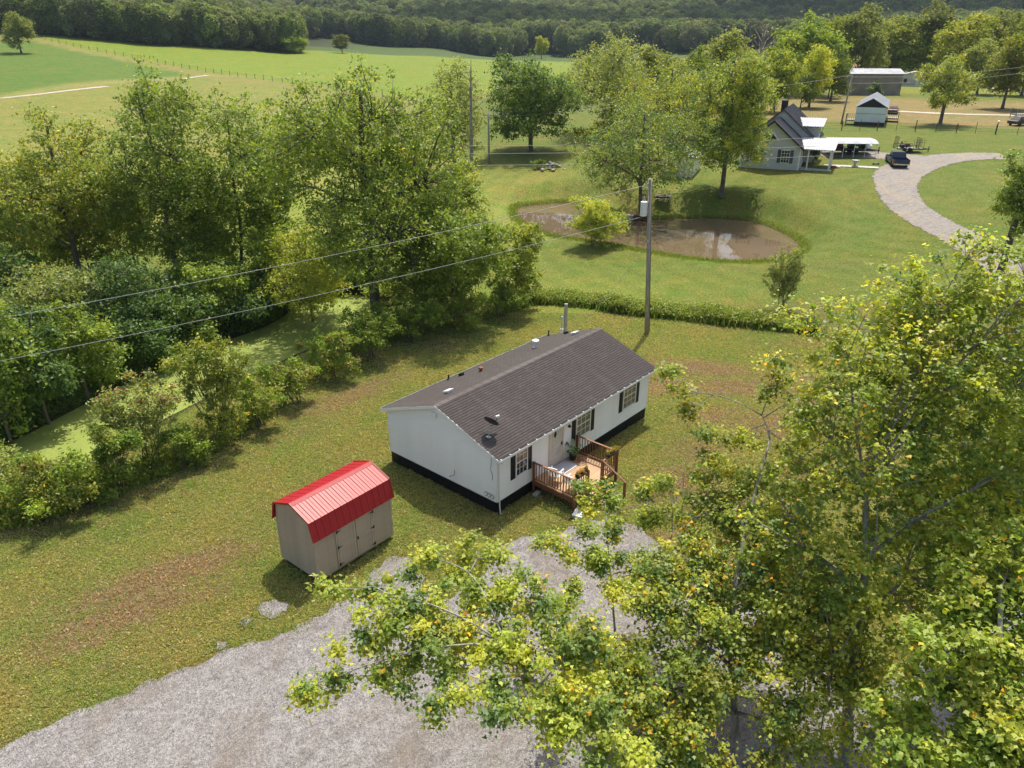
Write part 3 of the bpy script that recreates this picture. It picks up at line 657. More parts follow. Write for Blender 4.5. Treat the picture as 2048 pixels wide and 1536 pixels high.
def board_mesh(L, h, t0=.024, t1=.003, mat=None):
    """one lap board along x, outer face towards -y, slanted"""
    g = .006
    return MB().add([(0, 0, g), (L, 0, g), (0, 0, h), (L, 0, h), (0, -t0, g), (L, -t0, g), (0, -t1, h), (L, -t1, h)],
                    [(0, 1, 5, 4), (4, 5, 7, 6), (6, 7, 3, 2), (0, 4, 6, 2), (1, 3, 7, 5), (0, 2, 3, 1)]).mesh('siding_board', mat)
def zroof(v): return 4.46 - .3664 * abs(v - HW / 2)
def shingles(name, parent, u0, u1, vlow, vhigh, back, rng):
    """asphalt tabs on one slope: every tab a thin wedge"""
    ex, tw = .145, .31; sl = hypot(vhigh - vlow, zroof(vhigh) - zroof(vlow)); n = int(sl / ex); V = []; F = []; Cc = []
    sx = (vhigh - vlow) / sl; sz = abs(zroof(vhigh) - zroof(vlow)) / sl; nrm = np.array([0, -sz if not back else sz, abs(sx)])
    pal = np.array([(.085, .072, .068), (.078, .066, .063), (.092, .079, .074), (.076, .063, .061), (.083, .070, .065)])
    for i in range(n + 1):
        s0 = i * ex; s1 = min(sl, s0 + ex * 1.12); off = (i % 2) * tw * .5 + rng.uniform(-.02, .02); x = u0 - off
        while x < u1:
            a, b = max(u0, x + .006), min(u1, x + tw - .006); x += tw
            if b - a < .03: continue
            lift = .006 + rng.uniform(0, .003); base = len(V); j = rng.uniform(-.008, .008)
            for s_, th in ((s0 + j, lift), (s1, .003)):
                for xx in (a, b):
                    q = np.array([xx, vlow + (sx * s_), zroof(vlow) + sz * s_]) + nrm * th; V.append(q)
            for xx in (a, b): V.append(np.array([xx, vlow + sx * (s0 + j), zroof(vlow) + sz * (s0 + j)]))
            F += [(base, base + 1, base + 3, base + 2), (base + 4, base + 5, base + 1, base)]; c = pal[rng.integers(5)] * rng.uniform(.95, 1.05); Cc += [c, c]
    o = share(name, np_mesh(name, V, F, M['shingle'], np.array(Cc)), parent); o['kind'] = 'stuff'; return o
def window(parent, u0, z0, w, h, pm, pm_low=None, grid=(3, 2), y=-.02, mats=None):
    f = MB(); t = .06
    f.box(u0 - t, y - .045, z0 - t, u0, y, z0 + h + t); f.box(u0 + w, y - .045, z0 - t, u0 + w + t, y, z0 + h + t); f.box(u0, y - .045, z0 + h, u0 + w, y, z0 + h + t); f.box(u0, y - .06, z0 - t, u0 + w, y, z0)
    f.box(u0, y - .032, z0 + h * .5 - .022, u0 + w, y - .004, z0 + h * .5 + .022)
    fo = f.build('window', M['trim'], parent)
    for k, mm in ((0, pm_low or pm), (1, pm)):
        MB().box(u0, y - .012, z0 + k * h * .5 + (.022 if k else 0), u0 + w, y - .002, z0 + (k + 1) * h * .5 - (0 if k else .022)).build('pane', mm, fo)
        gx, gz = grid
        for i in range(1, gx): MB().box(u0 + w * i / gx - .011, y - .022, z0 + k * h * .5 + .022, u0 + w * i / gx + .011, y - .013, z0 + (k + 1) * h * .5 - .022).build('muntin', M['trim'], fo)
        for i in range(1, gz): MB().box(u0, y - .0215, z0 + h * .5 * (k + i / gz) - .011, u0 + w, y - .0135, z0 + h * .5 * (k + i / gz) + .011).build('muntin', M['trim'], fo)
    return fo
def house():
    rng = np.random.default_rng(3)
    H = thing('mobile_home', 'long white double-wide home with brown shingle roof and black skirting', 'house', (HX, HY, 0), HYAW)
    L, D, zb, zt = HL, HW, .65, 2.99
    # walls: a solid board behind the laps, each lap a board of its own
    wf = MB().box(0, 0, zb, L, .12, zt + .02).build('wall', M['siding'], H); wb = MB().box(0, D - .12, zb, L, D, zt + .02).build('wall', M['siding'], H)
    n = 18; h = (zt - zb) / n; bm_ = board_mesh(L - .1, h, mat=M['siding'])
    for i in range(n): share('siding_board', bm_, wf, (.05, 0, zb + i * h))
    for i in range(n): share('siding_board', bm_, wb, (L - .05, D, zb + i * h), (0, 0, pi))
    gp = [(.12, zb), (D - .12, zb), (D - .12, zroof(D - .12) - .12), (D / 2, 4.34), (.12, zroof(.12) - .12)]
    for side in (0, 1):
        g = MB().extrude(gp, .12, 'yz', 0 if side == 0 else L - .12).build('wall', M['siding'], H)
        gm = {}
        i = 0
        while zb + i * h < 4.28:
            z1 = zb + (i + 1) * h; cut = max(0.05, D / 2 - (4.46 - .13 - z1) / .3664) if z1 > zt - .05 else .05; ln = D - 2 * cut
            if ln > .2:
                me = gm.setdefault(round(ln, 3), board_mesh(ln, h, mat=M['siding']))
                if side == 0: share('siding_board', me, g, (0, D - cut, zb + i * h), (0, 0, -pi / 2))
                else: share('siding_board', me, g, (L, cut, zb + i * h), (0, 0, pi / 2))
            i += 1
    for u, v in ((0, 0), (L, 0), (0, D), (L, D)):
        su = -.02 if u == 0 else .02; sv = -.02 if v == 0 else .02
        b = MB(); x0, x1 = sorted((u + su, u - su * 4)); y0, y1 = sorted((v + sv, v - sv * 4))
        b.box(x0, y0, zb, x1, y1, zt).build('corner_board', M['trim'], H)
    MB().box(-.014, -.03, zb - .035, L + .014, -.002, zb + .04).build('starter_strip', M['trim'], H); MB().box(-.03, .02, zb - .035, -.002, D - .02, zb + .04).build('starter_strip', M['trim'], H)
    # skirting panels
    def sk(wd):
        b = MB().box(0, 0, -.12, wd, .02, zb - .03)
        for k in range(4): b.box(wd * (k + .3) / 4, -.014, -.12, wd * (k + .55) / 4, 0, zb - .04)
        return b.mesh('skirting_panel', M['skirt'])
    nf, ng = 28, 16; a, c = sk((L - .04) / nf), sk((D - .04) / ng)
    for i in range(nf):
        share('skirting_panel', a, H, (.02 + i * (L - .04) / nf, .04, 0)); share('skirting_panel', a, H, (L - .02 - i * (L - .04) / nf, D - .04, 0), (0, 0, pi))
    for i in range(ng):
        share('skirting_panel', c, H, (.04, D - .02 - i * (D - .04) / ng, 0), (0, 0, -pi / 2)); share('skirting_panel', c, H, (L - .04, .02 + i * (D - .04) / ng, 0), (0, 0, pi / 2))
    # roof
    u0, u1, ov = -.16, L + .34, .24; z0 = zroof(-ov)
    prof = [(-ov, z0 - .1), (-ov, z0), (D / 2, 4.46), (D + ov, z0), (D + ov, z0 - .1), (D - .1, zroof(D - .1) - .11), (D / 2, 4.345), (.1, zroof(.1) - .11)]
    R = MB().extrude(prof, u1 - u0, 'yz', u0).build('roof', M['roofdeck'], H)
    shingles('shingles', R, u0 - .02, u1 + .02, -ov - .03, D / 2, False, rng); shingles('shingles', R, u0 - .02, u1 + .02, D + ov + .03, D / 2, True, rng)
    rc = MB()
    k = 0; x = u0
    while x < u1:
        w = min(.30, u1 - x + .02); z = 4.478 + .006 * (k % 2); rc.add([(x, D / 2 - .15, z - .052), (x, D / 2, z), (x, D / 2 + .15, z - .052), (x + w, D / 2 - .15, z - .058), (x + w, D / 2, z - .006), (x + w, D / 2 + .15, z - .058)], [(0, 3, 4, 1), (1, 4, 5, 2)]); x += .29; k += 1
    ro = rc.build('ridge_cap', M['shingle'], R); a_ = ro.data.attributes.new('leafcol', 'FLOAT_COLOR', 'FACE'); a_.data.foreach_set('color', np.tile(np.array([.118, .102, .096, 1], np.float32), len(ro.data.polygons)))
    # fascia boards on the gables, soffit boards
    for uu in (u0 - .028, u1 + .004):
        for (va, vb) in ((-ov, D / 2), (D + ov, D / 2)):
            za, zb_ = zroof(va), 4.46
            MB().add([(uu, va, za - .15), (uu, vb, zb_ - .15), (uu, vb, zb_ - .005), (uu, va, za - .005), (uu + .024, va, za - .15), (uu + .024, vb, zb_ - .15), (uu + .024, vb, zb_ - .005), (uu + .024, va, za - .005)],
                     [(0, 1, 2, 3), (7, 6, 5, 4), (0, 4, 5, 1), (3, 2, 6, 7), (0, 3, 7, 4), (1, 5, 6, 2)]).build('fascia', M['trim'], H)
    MB().box(u0, -ov + .01, zt + .005, u1, -.02, zt + .025).build('soffit', M['trim'], H); MB().box(u0, D + .02, zt + .005, u1, D + ov - .01, zt + .025).build('soffit', M['trim'], H)
    for v0, s in ((-ov, -1), (D + ov, 1)):
        g = MB(); ya, yb = sorted((v0 + s * .005, v0 + s * .13)); zt_ = z0 - .012
        g.box(u0, ya, zt_ - .12, u1, yb, zt_ - .105); lip = (yb - .008, yb) if s > 0 else (ya, ya + .008); g.box(u0, lip[0], zt_ - .105, u1, lip[1], zt_); g.box(u0, *( (ya, zt_ - .105, u1, ya + .008, zt_) if s > 0 else (yb - .008, zt_ - .105, u1, yb, zt_)))
        g.box(u0 - .01, ya, zt_ - .12, u0, yb, zt_); g.box(u1, ya, zt_ - .12, u1 + .01, yb, zt_)
        go = g.build('gutter', M['trim'], H); MB().box(u0 + .01, ya + .012, zt_ - .10, u1 - .01, yb - .012, zt_ - .035).build('gutter_infill', M['black'], go)  # black strip filling the inside of the gutter
        if s < 0:
            bk = MB().box(-.02, ya + .008, zt_ - .012, .02, yb + .03, zt_ + .008).mesh('gutter_bracket', M['whitemetal']); x = u0 + .12
            while x < u1: share('gutter_bracket', bk, go, (x, 0, 0)); x += .62
    MB().tube([(.12, -.30, z0 - .13), (.12, -.28, z0 - .24), (.12, -.06, z0 - .42), (.12, -.06, .45), (.13, -.09, .02), (.13, -.16, -.03)], .042, 4).build('downspout', M['trim'], H)
    # windows, shutters, door
    window(H, 1.33, 1.42, .75, 1.34, M['tanpane'], M['glass'], (3, 2)); window(H, 6.04, 1.44, 1.14, 1.34, M['blind'], None, (3, 2)); window(H, 10.36, 1.45, 1.18, 1.33, M['blind'], None, (3, 2))
    sm = MB().box(0, -.05, 0, .30, -.016, 1.5)
    for k in range(18): sm.box(.035, -.058, .06 + k * .078, .265, -.05, .06 + k * .078 + .045)
    sm = sm.mesh('shutter', M['shutter'])
    for u in (.94, 2.15, 5.64, 7.27, 9.95, 11.62): share('shutter', sm, H, (u, 0, 1.36))
    d0, d1, dz0, dz1 = 3.86, 4.84, .70, 2.76
    dr = MB().box(d0, -.05, dz0, d1, -.018, dz1).build('door', M['door'], H)
    MB().box(d0 + .13, -.062, dz0 + .55, d1 - .13, -.051, dz0 + .98).build('panel', M['doorpane'], dr); MB().box(d0 + .13, -.062, dz0 + 1.06, d1 - .13, -.051, dz1 - .12).build('glass', M['doorpane'], dr); MB().box(d0 + .1, -.06, dz0 + .08, d1 - .1, -.051, dz0 + .46).build('kick_plate', M['door'], dr)
    dm = MB(); dm.add([(d0 + .24, -.07, 2.42), (d0 + .36, -.07, 2.22), (d0 + .48, -.07, 2.42), (d0 + .36, -.07, 2.66), (d0 + .24, -.063, 2.42), (d0 + .36, -.063, 2.22), (d0 + .48, -.063, 2.42), (d0 + .36, -.063, 2.66)], [(0, 1, 2, 3), (0, 4, 5, 1), (1, 5, 6, 2), (2, 6, 7, 3), (3, 7, 4, 0)])
    dm.build('diamond_light', M['glass'], dr)
    MB().box(d1 - .1, -.11, dz0 + .95, d1 - .06, -.05, dz0 + 1.12).tube([(d1 - .08, -.1, dz0 + 1.03), (d1 - .2, -.1, dz0 + 1.03)], .014, 6).build('handle', M['black'], dr)
    f = MB(); f.box(d0 - .08, -.075, zb, d0, -.016, dz1 + .07); f.box(d1, -.075, zb, d1 + .08, -.016, dz1 + .07); f.box(d0, -.075, dz1, d1, -.016, dz1 + .07); f.build('door_frame', M['door'], H)
    lm = MB().lathe([(.05, 0), (.06, .02), (.03, .03)], 8, (5.2, -.03, 2.62), 'y'); lm.tube([(5.2, -.05, 2.62), (5.2, -.14, 2.70), (5.2, -.18, 2.64)], .012, 5); lm.lathe([(.09, 0), (.1, .03), (.05, .10), (.02, .14)], 8, (5.2, -.19, 2.50)); lm.build('wall_lamp', M['black'], H)
    tx = bpy.data.curves.new('house_number', 'FONT'); tx.body = '276'; tx.size = .17; tx.extrude = .006; to = bpy.data.objects.new('house_number', tx); link(to, H); to.location = (2.78, -.024, 2.60); to.rotation_euler = (pi / 2, 0, 0); tx.materials.append(M['black']); nm = bpy.data.meshes.new_from_object(to.evaluated_get(bpy.context.evaluated_depsgraph_get())); tl_ = to.location.copy(); bpy.data.objects.remove(to); share('house_number', nm, H, tl_, (pi / 2, 0, 0))
    # roof vents on the back slope
    def rv(u, v): return (u, v, zroof(v) + .015)
    tl = math.atan(.3664)
    for (u, v) in ((1.84, 4.79), (12.42, 4.83)):
        b = MB().cbox((0, 0, .05), (.34, .26, .09)); b.cbox((0, 0, .11), (.44, .36, .035)); b.build('roof_vent', M['whitemetal'], R, loc=rv(u, v), rot=(-tl, 0, 0))
    for (u, v, hh) in ((4.29, 7.3, .30), (13.05, 7.3, .34)): MB().lathe([(.10, 0), (.075, .05), (.045, .06), (.045, hh)], 8).build('vent_pipe', M['black'], R, loc=rv(u, v))
    for (u, v) in ((5.0, 7.01), (12.95, 5.88)): MB().cbox((0, 0, .05), (.22, .22, .10)).cbox((0, 0, .11), (.26, .26, .02)).build('roof_vent', M['black'], R, loc=rv(u, v), rot=(-tl, 0, 0))
    MB().lathe([(.12, 0), (.08, .05), (.07, .12), (.13, .14), (.13, .22), (.04, .26)], 10).build('vent_cap', M['rust'], R, loc=rv(5.55, 6.09))
    MB().lathe([(.15, 0), (.10, .06), (.10, .32), (.20, .34), (.21, .44), (.08, .50)], 12).build('chimney', M['whitemetal'], R, loc=rv(9.98, 5.87))
    # fittings on the shaded gable
    MB().box(-.06, 3.72, 3.72, -.03, 4.08, 3.98).box(-.075, 3.76, 3.76, -.06, 4.04, 3.94).build('gable_vent', M['trim'], H)
    MB().tube([(-.03, 2.95, .80), (-.05, 3.02, .83), (-.05, 2.9, .9), (-.04, 2.72, 1.0), (-.03, 2.66, 1.12), (-.03, 2.68, 1.3)], .011, 5).build('cable', M['black'], H)
    MB().tube([(-.03, .28, 2.86), (-.04, .30, 2.5), (-.04, .36, 2.3), (-.03, .24, 2.05), (-.03, .23, 1.75)], .009, 5).build('cable', M['black'], H)
    cb = MB()
    for k in range(3): cb.tube([(-.05 - .01 * k, .62 - .2 * k + .10 * cos(t), .86 + .10 * sin(t)) for t in np.linspace(0, 5.2, 12)], .012, 5)
    cb.build('cable', M['black'], H)
    return H
def satellite_dish():
    sl = lambda u, v: (u, v, zroof(v) + .02)
    Rw = Matrix.Translation((HX, HY, 0)) @ Matrix.Rotation(HYAW, 4, 'Z'); b = Rw @ Vector(sl(.50, .92))
    t = thing('satellite_dish', 'dark oval satellite dish on a short mast near the front gable corner of the roof', 'satellite dish', b, 0); t.scale = (1.2,) * 3
    MB().cbox((0, 0, .02), (.16, .16, .03), rz=HYAW, rx=.2).build('foot', M['galv'], t)
    MB().tube([(0, 0, .02), (.02, .02, .28), (.06, .08, .50)], .024, 6).build('mast', M['galv'], t)
    aim = Vector((.35, .62, .62)).normalized(); q = aim.to_track_quat('Z', 'X'); prof = []
    d = MB(); n = 20
    rings = [(0.02, 0), (.12, .008), (.22, .03), (.30, .058), (.31, .06)]
    for r, z in rings:
        for j in range(n): d.v.append((r * 1.12 * cos(2 * pi * j / n), r * .95 * sin(2 * pi * j / n), z))
    for i in range(len(rings) - 1):
        for j in range(n): d.f.append((i * n + j, i * n + (j + 1) % n, (i + 1) * n + (j + 1) % n, (i + 1) * n + j)); d.m.append(0)
    d.f.append(tuple(range(n))); d.m.append(0); bk = len(d.v)
    for r, z in rings:
        for j in range(n): d.v.append((r * 1.12 * cos(2 * pi * j / n), r * .95 * sin(2 * pi * j / n), z - .012))
    for i in range(len(rings) - 1):
        for j in range(n): d.f.append((bk + i * n + j, bk + (i + 1) * n + j, bk + (i + 1) * n + (j + 1) % n, bk + i * n + (j + 1) % n)); d.m.append(0)
    o = MB(); o.v, o.f, o.m = d.v, d.f, d.m
    me = o.mesh('reflector', M['dish'], True, fix=False); ob = share('reflector', me, t, (.09, .13, .58)); ob.rotation_mode = 'QUATERNION'; ob.rotation_quaternion = q
    tip = Vector((.09, .13, .58)) + q @ Vector((-.30, 0, .40)); lo = Vector((.09, .13, .58)) + q @ Vector((-.33, 0, .03))
    MB().tube([(.06, .08, .48), lo, tip], .012, 5).build('feed_arm', M['dish'], t); MB().cbox(tip, (.16, .06, .07), rz=.6).build('receiver', M['whitemetal'], t)
def deck():
    D = thing('wooden_deck', 'reddish stained wooden porch deck with railings and steps by the front door', 'deck', (HX, HY, 0), HYAW)
    u0, u1, v0, zf = 2.55, 6.0, -2.5, .66
    nb = 18; w = (-v0 - .04) / nb; pm = MB().box(0, .004, -.035, u1 - u0, w - .004, 0).mesh('plank', M['deckwood'])
    for i in range(nb): share('plank', pm, D, (u0, v0 + i * w, zf + random.uniform(-.002, .002)))
    for a, b in (((u0 - .0, v0 - .02, .51), (u1, v0 - .02, .51)), ((u0 - .02, v0, .51), (u0 - .02, -.04, .51)), ((u1 + .02, v0, .51), (u1 + .02, -.04, .51))): MB().beam(a, b, .04, .24).build('rim_joist', M['railwood'], D)
    for k in range(5): MB().box(u0 + .3 + k * .7, v0 + .02, .40, u0 + .34 + k * .7, -.05, .62).build('joist', M['railwood'], D)
    ht = zf + 1.02
    posts = [(u0 - .02, -.12, -.1), (u0 - .02, v0 - .02, -.1), (u0 + 1.02, v0 - .02, .38), (u0 + 2.2, v0 - .02, .38), (u1 + .02, v0 - .02, -.1), (u1 + .02, -.12, -.1)]
    for u, v, zb in posts:
        p = MB().box(u - .055, v - .055, zb, u + .055, v + .055, ht); p.add([(u - .055, v - .055, ht), (u + .055, v - .055, ht), (u + .055, v + .055, ht), (u - .055, v + .055, ht), (u, v, ht + .04)], [(0, 1, 4), (1, 2, 4), (2, 3, 4), (3, 0, 4)]); p.build('post', M['railwood'], D)
    bm_ = MB().box(-.018, -.018, zf + .08, .018, .018, ht - .07).mesh('baluster', M['railwood'])
    def rail(a, b):
        a, b = Vector(a), Vector(b); L = (b - a).length; d = (b - a).normalized()
        for z, hh, wd in ((ht - .04, .04, .10), (zf + .1, .05, .04)): MB().beam(a + d * .056 + Vector((0, 0, z)), b - d * .056 + Vector((0, 0, z)), wd, hh).build('rail', M['railwood'], D)
        n = max(2, int(L / .155))
        for i in range(1, n): q = a + d * (L * i / n); share('baluster', bm_, D, (q.x, q.y, 0))
    P = [Vector((p[0], p[1], 0)) for p in posts]
    rail(P[0], P[1]); rail(P[1], P[2]); rail(P[3], P[4]); rail(P[4], P[5])
    for k in range(3):
        z = zf - (k + 1) * .165; v = v0 - .06 - k * .27
        tm = MB().box(u0 + 1.05, v - .28, z - .035, u0 + 2.17, v - .15, z); tm.build('step_tread', M['deckwood'], D); MB().box(u0 + 1.05, v - .14, z - .035, u0 + 2.17, v - .01, z).build('step_tread', M['deckwood'], D)
    for u in (u0 + 1.03, u0 + 2.19):
        MB().add([(u - .02, v0 - .05, .3), (u + .02, v0 - .05, .3), (u + .02, v0 - .05, .62), (u - .02, v0 - .05, .62), (u - .02, v0 - .95, -.05), (u + .02, v0 - .95, -.05), (u + .02, v0 - .95, .12), (u - .02, v0 - .95, .12)], [(0, 1, 2, 3), (7, 6, 5, 4), (0, 4, 5, 1), (1, 5, 6, 2), (2, 6, 7, 3), (3, 7, 4, 0)]).build('stringer', M['railwood'], D)
    u = u0 + 2.2; MB().beam((u, v0 - .08, ht - .03), (u, v0 - 1.35, ht - .68), .09, .045).build('handrail', M['railwood'], D); MB().box(u - .05, v0 - 1.38, -.1, u + .05, v0 - 1.28, ht - .66).build('post', M['railwood'], D)
    # things standing on the deck
    Rw = Matrix.Translation((HX, HY, 0)) @ Matrix.Rotation(HYAW, 4, 'Z')
    c1 = patio_chair(); c1.location = Rw @ Vector((3.10, -.98, zf)); c1.rotation_euler = (0, 0, HYAW + .25)
    c2 = copy_tree(c1); c2.location = Rw @ Vector((3.05, -2.02, zf)); c2.rotation_euler = (0, 0, HYAW + .05); c2['label'] = 'white resin patio chair beside the flower box at the outer deck rail'
    r = MB().box(-.62, -.40, 0, .62, .40, .012).build('striped_rug', M['rug']); tag(r, 'blue grey and white striped rug lying before the front door', 'rug'); r.location = Rw @ Vector((4.42, -.52, zf + .004)); r.rotation_euler = (0, 0, HYAW)
    for (u, v, lab, sd) in ((3.06, v0 - .02, 'dark flower box with orange flowers on the deck rail left of the steps', 5), (5.55, v0 - .02, 'dark flower box with yellow flowers on the deck rail at its far corner', 6)):
        loc = Rw @ Vector((u, v, ht - .02)); t = thing('flower_box', lab, 'flower box', loc, HYAW, 'flower boxes hung on the deck rail')
        MB().extrude([(-.10, .0), (-.13, .17), (.13, .17), (.10, .0)], .74, 'yz', -.37).build('trough', M['black'], t)
        rng = np.random.default_rng(sd); K = np.column_stack([rng.uniform(-.36, .36, 22), rng.normal(0, .07, 22), rng.uniform(.17, .34, 22)])
        V, F, c, p = leaf_cloud(K, np.full((22, 3), .10), np.full(22, 18), .09, rng, [(.11, .12, .03), (.20, .12, .03), (.28, .12, .02), (.30, .20, .03)] if sd == 5 else [(.10, .13, .03), (.22, .18, .03), (.34, .24, .03)], 'oval'); share('flowers', np_mesh('flowers', V, F, LM['mid'], c), t)
    t = thing('potted_plant', 'leafy green and white plant in a dark pot by the front door', 'potted plant', Rw @ Vector((5.35, -.35, zf)), 0)
    MB().lathe([(.15, 0), (.19, .26), (.21, .27), (.21, .30), (.17, .30)], 12).build('pot', M['black'], t)
    rng = np.random.default_rng(9); K = np.column_stack([rng.normal(0, .15, 16), rng.normal(0, .15, 16), rng.uniform(.35, 1.0, 16)]); V, F, c, p = leaf_cloud(K, np.full((16, 3), .13), np.full(16, 14), .17, rng, [(.05, .12, .03), (.09, .16, .05), (.38, .42, .32)], 'oval'); share('foliage', np_mesh('foliage', V, F, LM['mid'], c), t)
    t = thing('wire_basket', 'low round brown wire basket on the deck beside the door', 'basket', Rw @ Vector((5.45, -.85, zf)), 0); b = MB()
    for z, rr in ((.03, .22), (.15, .25), (.28, .27)): b.tube([(rr * cos(a), rr * sin(a), z) for a in np.linspace(0, 2 * pi, 17)], .012, 4, cap=False)
    b.build('ring', M['rust'], t); b = MB()
    for a in np.linspace(0, 2 * pi, 10)[:-1]: b.tube([(.05 * cos(a), .05 * sin(a), .01), (.22 * cos(a), .22 * sin(a), .03), (.27 * cos(a), .27 * sin(a), .28)], .009, 4)
    b.build('basket_frame', M['black'], t)
    t = thing('utility_box', 'grey and white utility box lying on the grass beside the deck', 'utility box', Rw @ Vector((2.95, -2.05 - .45, 0)), HYAW + .3)
    t.location = Rw @ Vector((2.57, -1.75, 0)); t.location = Rw @ Vector((2.35, -2.95, 0)); MB().box(-.30, -.22, 0, .30, .22, .14).build('case', M['pvc'], t); MB().box(-.32, -.24, .14, .32, .24, .165).build('lid', M['plastic'], t); MB().box(-.10, -.07, .165, .10, .07, .178).build('label_plate', M['pvc'], t); MB().tube([(-.1, -.2, .17), (-.1, -.25, .2), (.1, -.25, .2), (.1, -.2, .17)], .01, 5).build('handle', M['black'], t)
    t = thing('concrete_block', 'small pale block at the foot of the deck post by the wall', 'block', Rw @ Vector((2.42, -.40, 0)), HYAW + .2); MB().box(-.2, -.12, -.05, .2, .12, .13).box(-.17, -.09, .13, .17, .09, .15).build('body', M['concrete'], t)
def patio_chair():
    t = thing('patio_chair', 'white resin patio chair on the deck nearest the house wall', 'chair', group='white chairs on the deck'); m = M['plastic']     # faces +x
    MB().add([(-.22, -.24, .40), (.26, -.25, .43), (.26, .25, .43), (-.22, .24, .40), (-.22, -.24, .375), (.26, -.25, .405), (.26, .25, .405), (-.22, .24, .375)], [(0, 1, 2, 3), (7, 6, 5, 4), (0, 4, 5, 1), (1, 5, 6, 2), (2, 6, 7, 3), (3, 7, 4, 0)]).build('seat', m, t)
    b = MB(); b.beam((-.22, -.24, .40), (-.38, -.22, .92), .03, .04); b.beam((-.22, .24, .40), (-.38, .22, .92), .03, .04); b.beam((-.38, -.23, .91), (-.38, .23, .91), .05, .07); b.build('back_frame', m, t)
    s = MB().beam((-.225, 0, .41), (-.375, 0, .89), .06, .014).mesh('slat', m)
    for y in (-.16, -.08, 0, .08, .16): share('slat', s, t, (0, y, 0))
    for y in (-.29, .29): MB().beam((-.30, y * .9, .66), (.28, y, .64), .06, .03).build('armrest', m, t); MB().beam((.25, y, .63), (.28, y, 0), .045, .045).build('leg', m, t); MB().beam((-.29, y * .88, .65), (-.36, y, 0), .045, .045).build('leg', m, t)
    return t
def shed():
    T = thing('storage_shed', 'tan barn-style storage shed with a shiny red metal roof', 'shed', (-7.76, 24.05, 0), .888)
    L, D = 4.0, 2.44; zb = .12; ze, zk, zr, vk = 2.12, 2.90, 3.33, .10
    ov = .08
    # outline of the gable end: wall up to the eave, then the gambrel
    prof = [(0, zb), (D, zb), (D, 2.10), (D - vk - .03, 2.84), (D / 2, 3.26), (vk + .03, 2.84), (0, 2.10)]
    hb = .113
    wf = MB().box(0, 0, zb, L, .08, 2.18).build('wall', M['tan'], T); wb = MB().box(0, D - .08, zb, L, D, 2.18).build('wall', M['tan'], T)
    segs = [(0.07, .98), (3.02, L - .07)]
    for x0, x1 in segs:
        me = board_mesh(x1 - x0, hb, .022, .003, M['tan'])
        for i in range(18): share('siding_board', me, wf, (x0, 0, zb + .03 + i * hb))
    me = board_mesh(L - .14, hb, .022, .003, M['tan'])
    for i in range(18): share('siding_board', me, wb, (L - .07, D, zb + .03 + i * hb), (0, 0, pi))
    for sd in (0, 1):
        g = MB().extrude([(min(max(v, .08), D - .08), z) for v, z in prof], .08, 'yz', 0 if sd == 0 else L - .08).build('wall', M['tan'], T)
        i = 0; cache = {}
        while zb + .03 + (i + 1) * hb < 3.2:
            z1 = zb + .03 + (i + 1) * hb
            cut = .07 if z1 <= 2.1 else (.05 + (z1 - 2.1) / .74 * .13 if z1 < 2.84 else .17 + (z1 - 2.84) / .42 * (D / 2 - .17)); ln = D - 2 * cut
            if ln > .15:
                me = cache.setdefault(round(ln, 3), board_mesh(ln, hb, .022, .003, M['tan']))
                if sd == 0: share('siding_board', me, g, (0, D - cut, zb + .03 + i * hb), (0, 0, -pi / 2))
                else: share('siding_board', me, g, (L, cut, zb + .03 + i * hb), (0, 0, pi / 2))
            i += 1
        uu = -.022 if sd == 0 else L + .001
        for a, b in (((D - .05, 2.1), (D - vk - .07, 2.83)), ((.05, 2.1), (vk + .07, 2.83)), ((vk + .07, 2.80), (D / 2, 3.20)), ((D - vk - .07, 2.80), (D / 2, 3.20))): MB().beam((uu + .01, a[0], a[1]), (uu + .01, b[0], b[1]), .022, .10).build('trim_board', M['tantrim'], T)
    for u, v in ((0, 0), (L, 0), (0, D), (L, D)):
        su = -1 if u == 0 else 1; sv = -1 if v == 0 else 1; x0, x1 = sorted((u + su * .024, u - su * .075)); y0, y1 = sorted((v + sv * .024, v - sv * .075)); MB().box(x0, y0, zb, x1, y1, 2.12).build('corner_board', M['tantrim'], T)
    for v in (.15, D / 2, D - .15): MB().box(0.02, v - .05, -.06, L - .02, v + .05, zb).build('skid', M['deckwood'], T)
    # doors
    for k, (x0, x1) in enumerate(((1.08, 1.99), (2.02, 2.93))):
        d = MB().box(x0, -.03, .2, x1, -.002, 2.06).build('door', M['tan'], T); me = board_mesh(x1 - x0 - .2, hb, .018, .003, M['tan'])
        for i in range(16): share('siding_board', me, d, (x0 + .1, -.03, .23 + i * hb))
        for (a, b, c, e) in ((x0, x0 + .1, .2, 2.06), (x1 - .1, x1, .2, 2.06)): MB().box(a, -.055, c, b, -.031, e).build('trim_board', M['tantrim'], d)
        for z in (.2, 1.06, 1.96): MB().box(x0 + .1, -.053, z, x1 - .1, -.045 + .012, z + .1).build('trim_board', M['tantrim'], d)
        for z in (.32, 1.16, 1.92):
            x = x0 if k == 0 else x1; s = 1 if k == 0 else -1
            MB().box(*sorted((x - .05 * s, x + .02 * s))[:1], -.068, z - .07, sorted((x - .05 * s, x + .02 * s))[1], -.056, z + .07).add([(x, -.07, z - .03), (x + .2 * s, -.07, z), (x, -.07, z + .03), (x, -.056, z - .03), (x + .2 * s, -.056, z), (x, -.056, z + .03)], [(0, 1, 2), (0, 3, 4, 1), (1, 4, 5, 2)]).build('hinge', M['black'], d)
        if k == 1: MB().box(x0 + .03, -.08, 1.02, x0 + .07, -.055, 1.16).lathe([(.03, 0), (.03, .03)], 8, (x0 + .05, -.11, 1.08), 'y').build('handle', M['black'], d)
    for x in (1.0, 2.95): MB().box(x - .005, -.05, zb, x + .06, -.001, 2.1).build('trim_board', M['tantrim'], T)
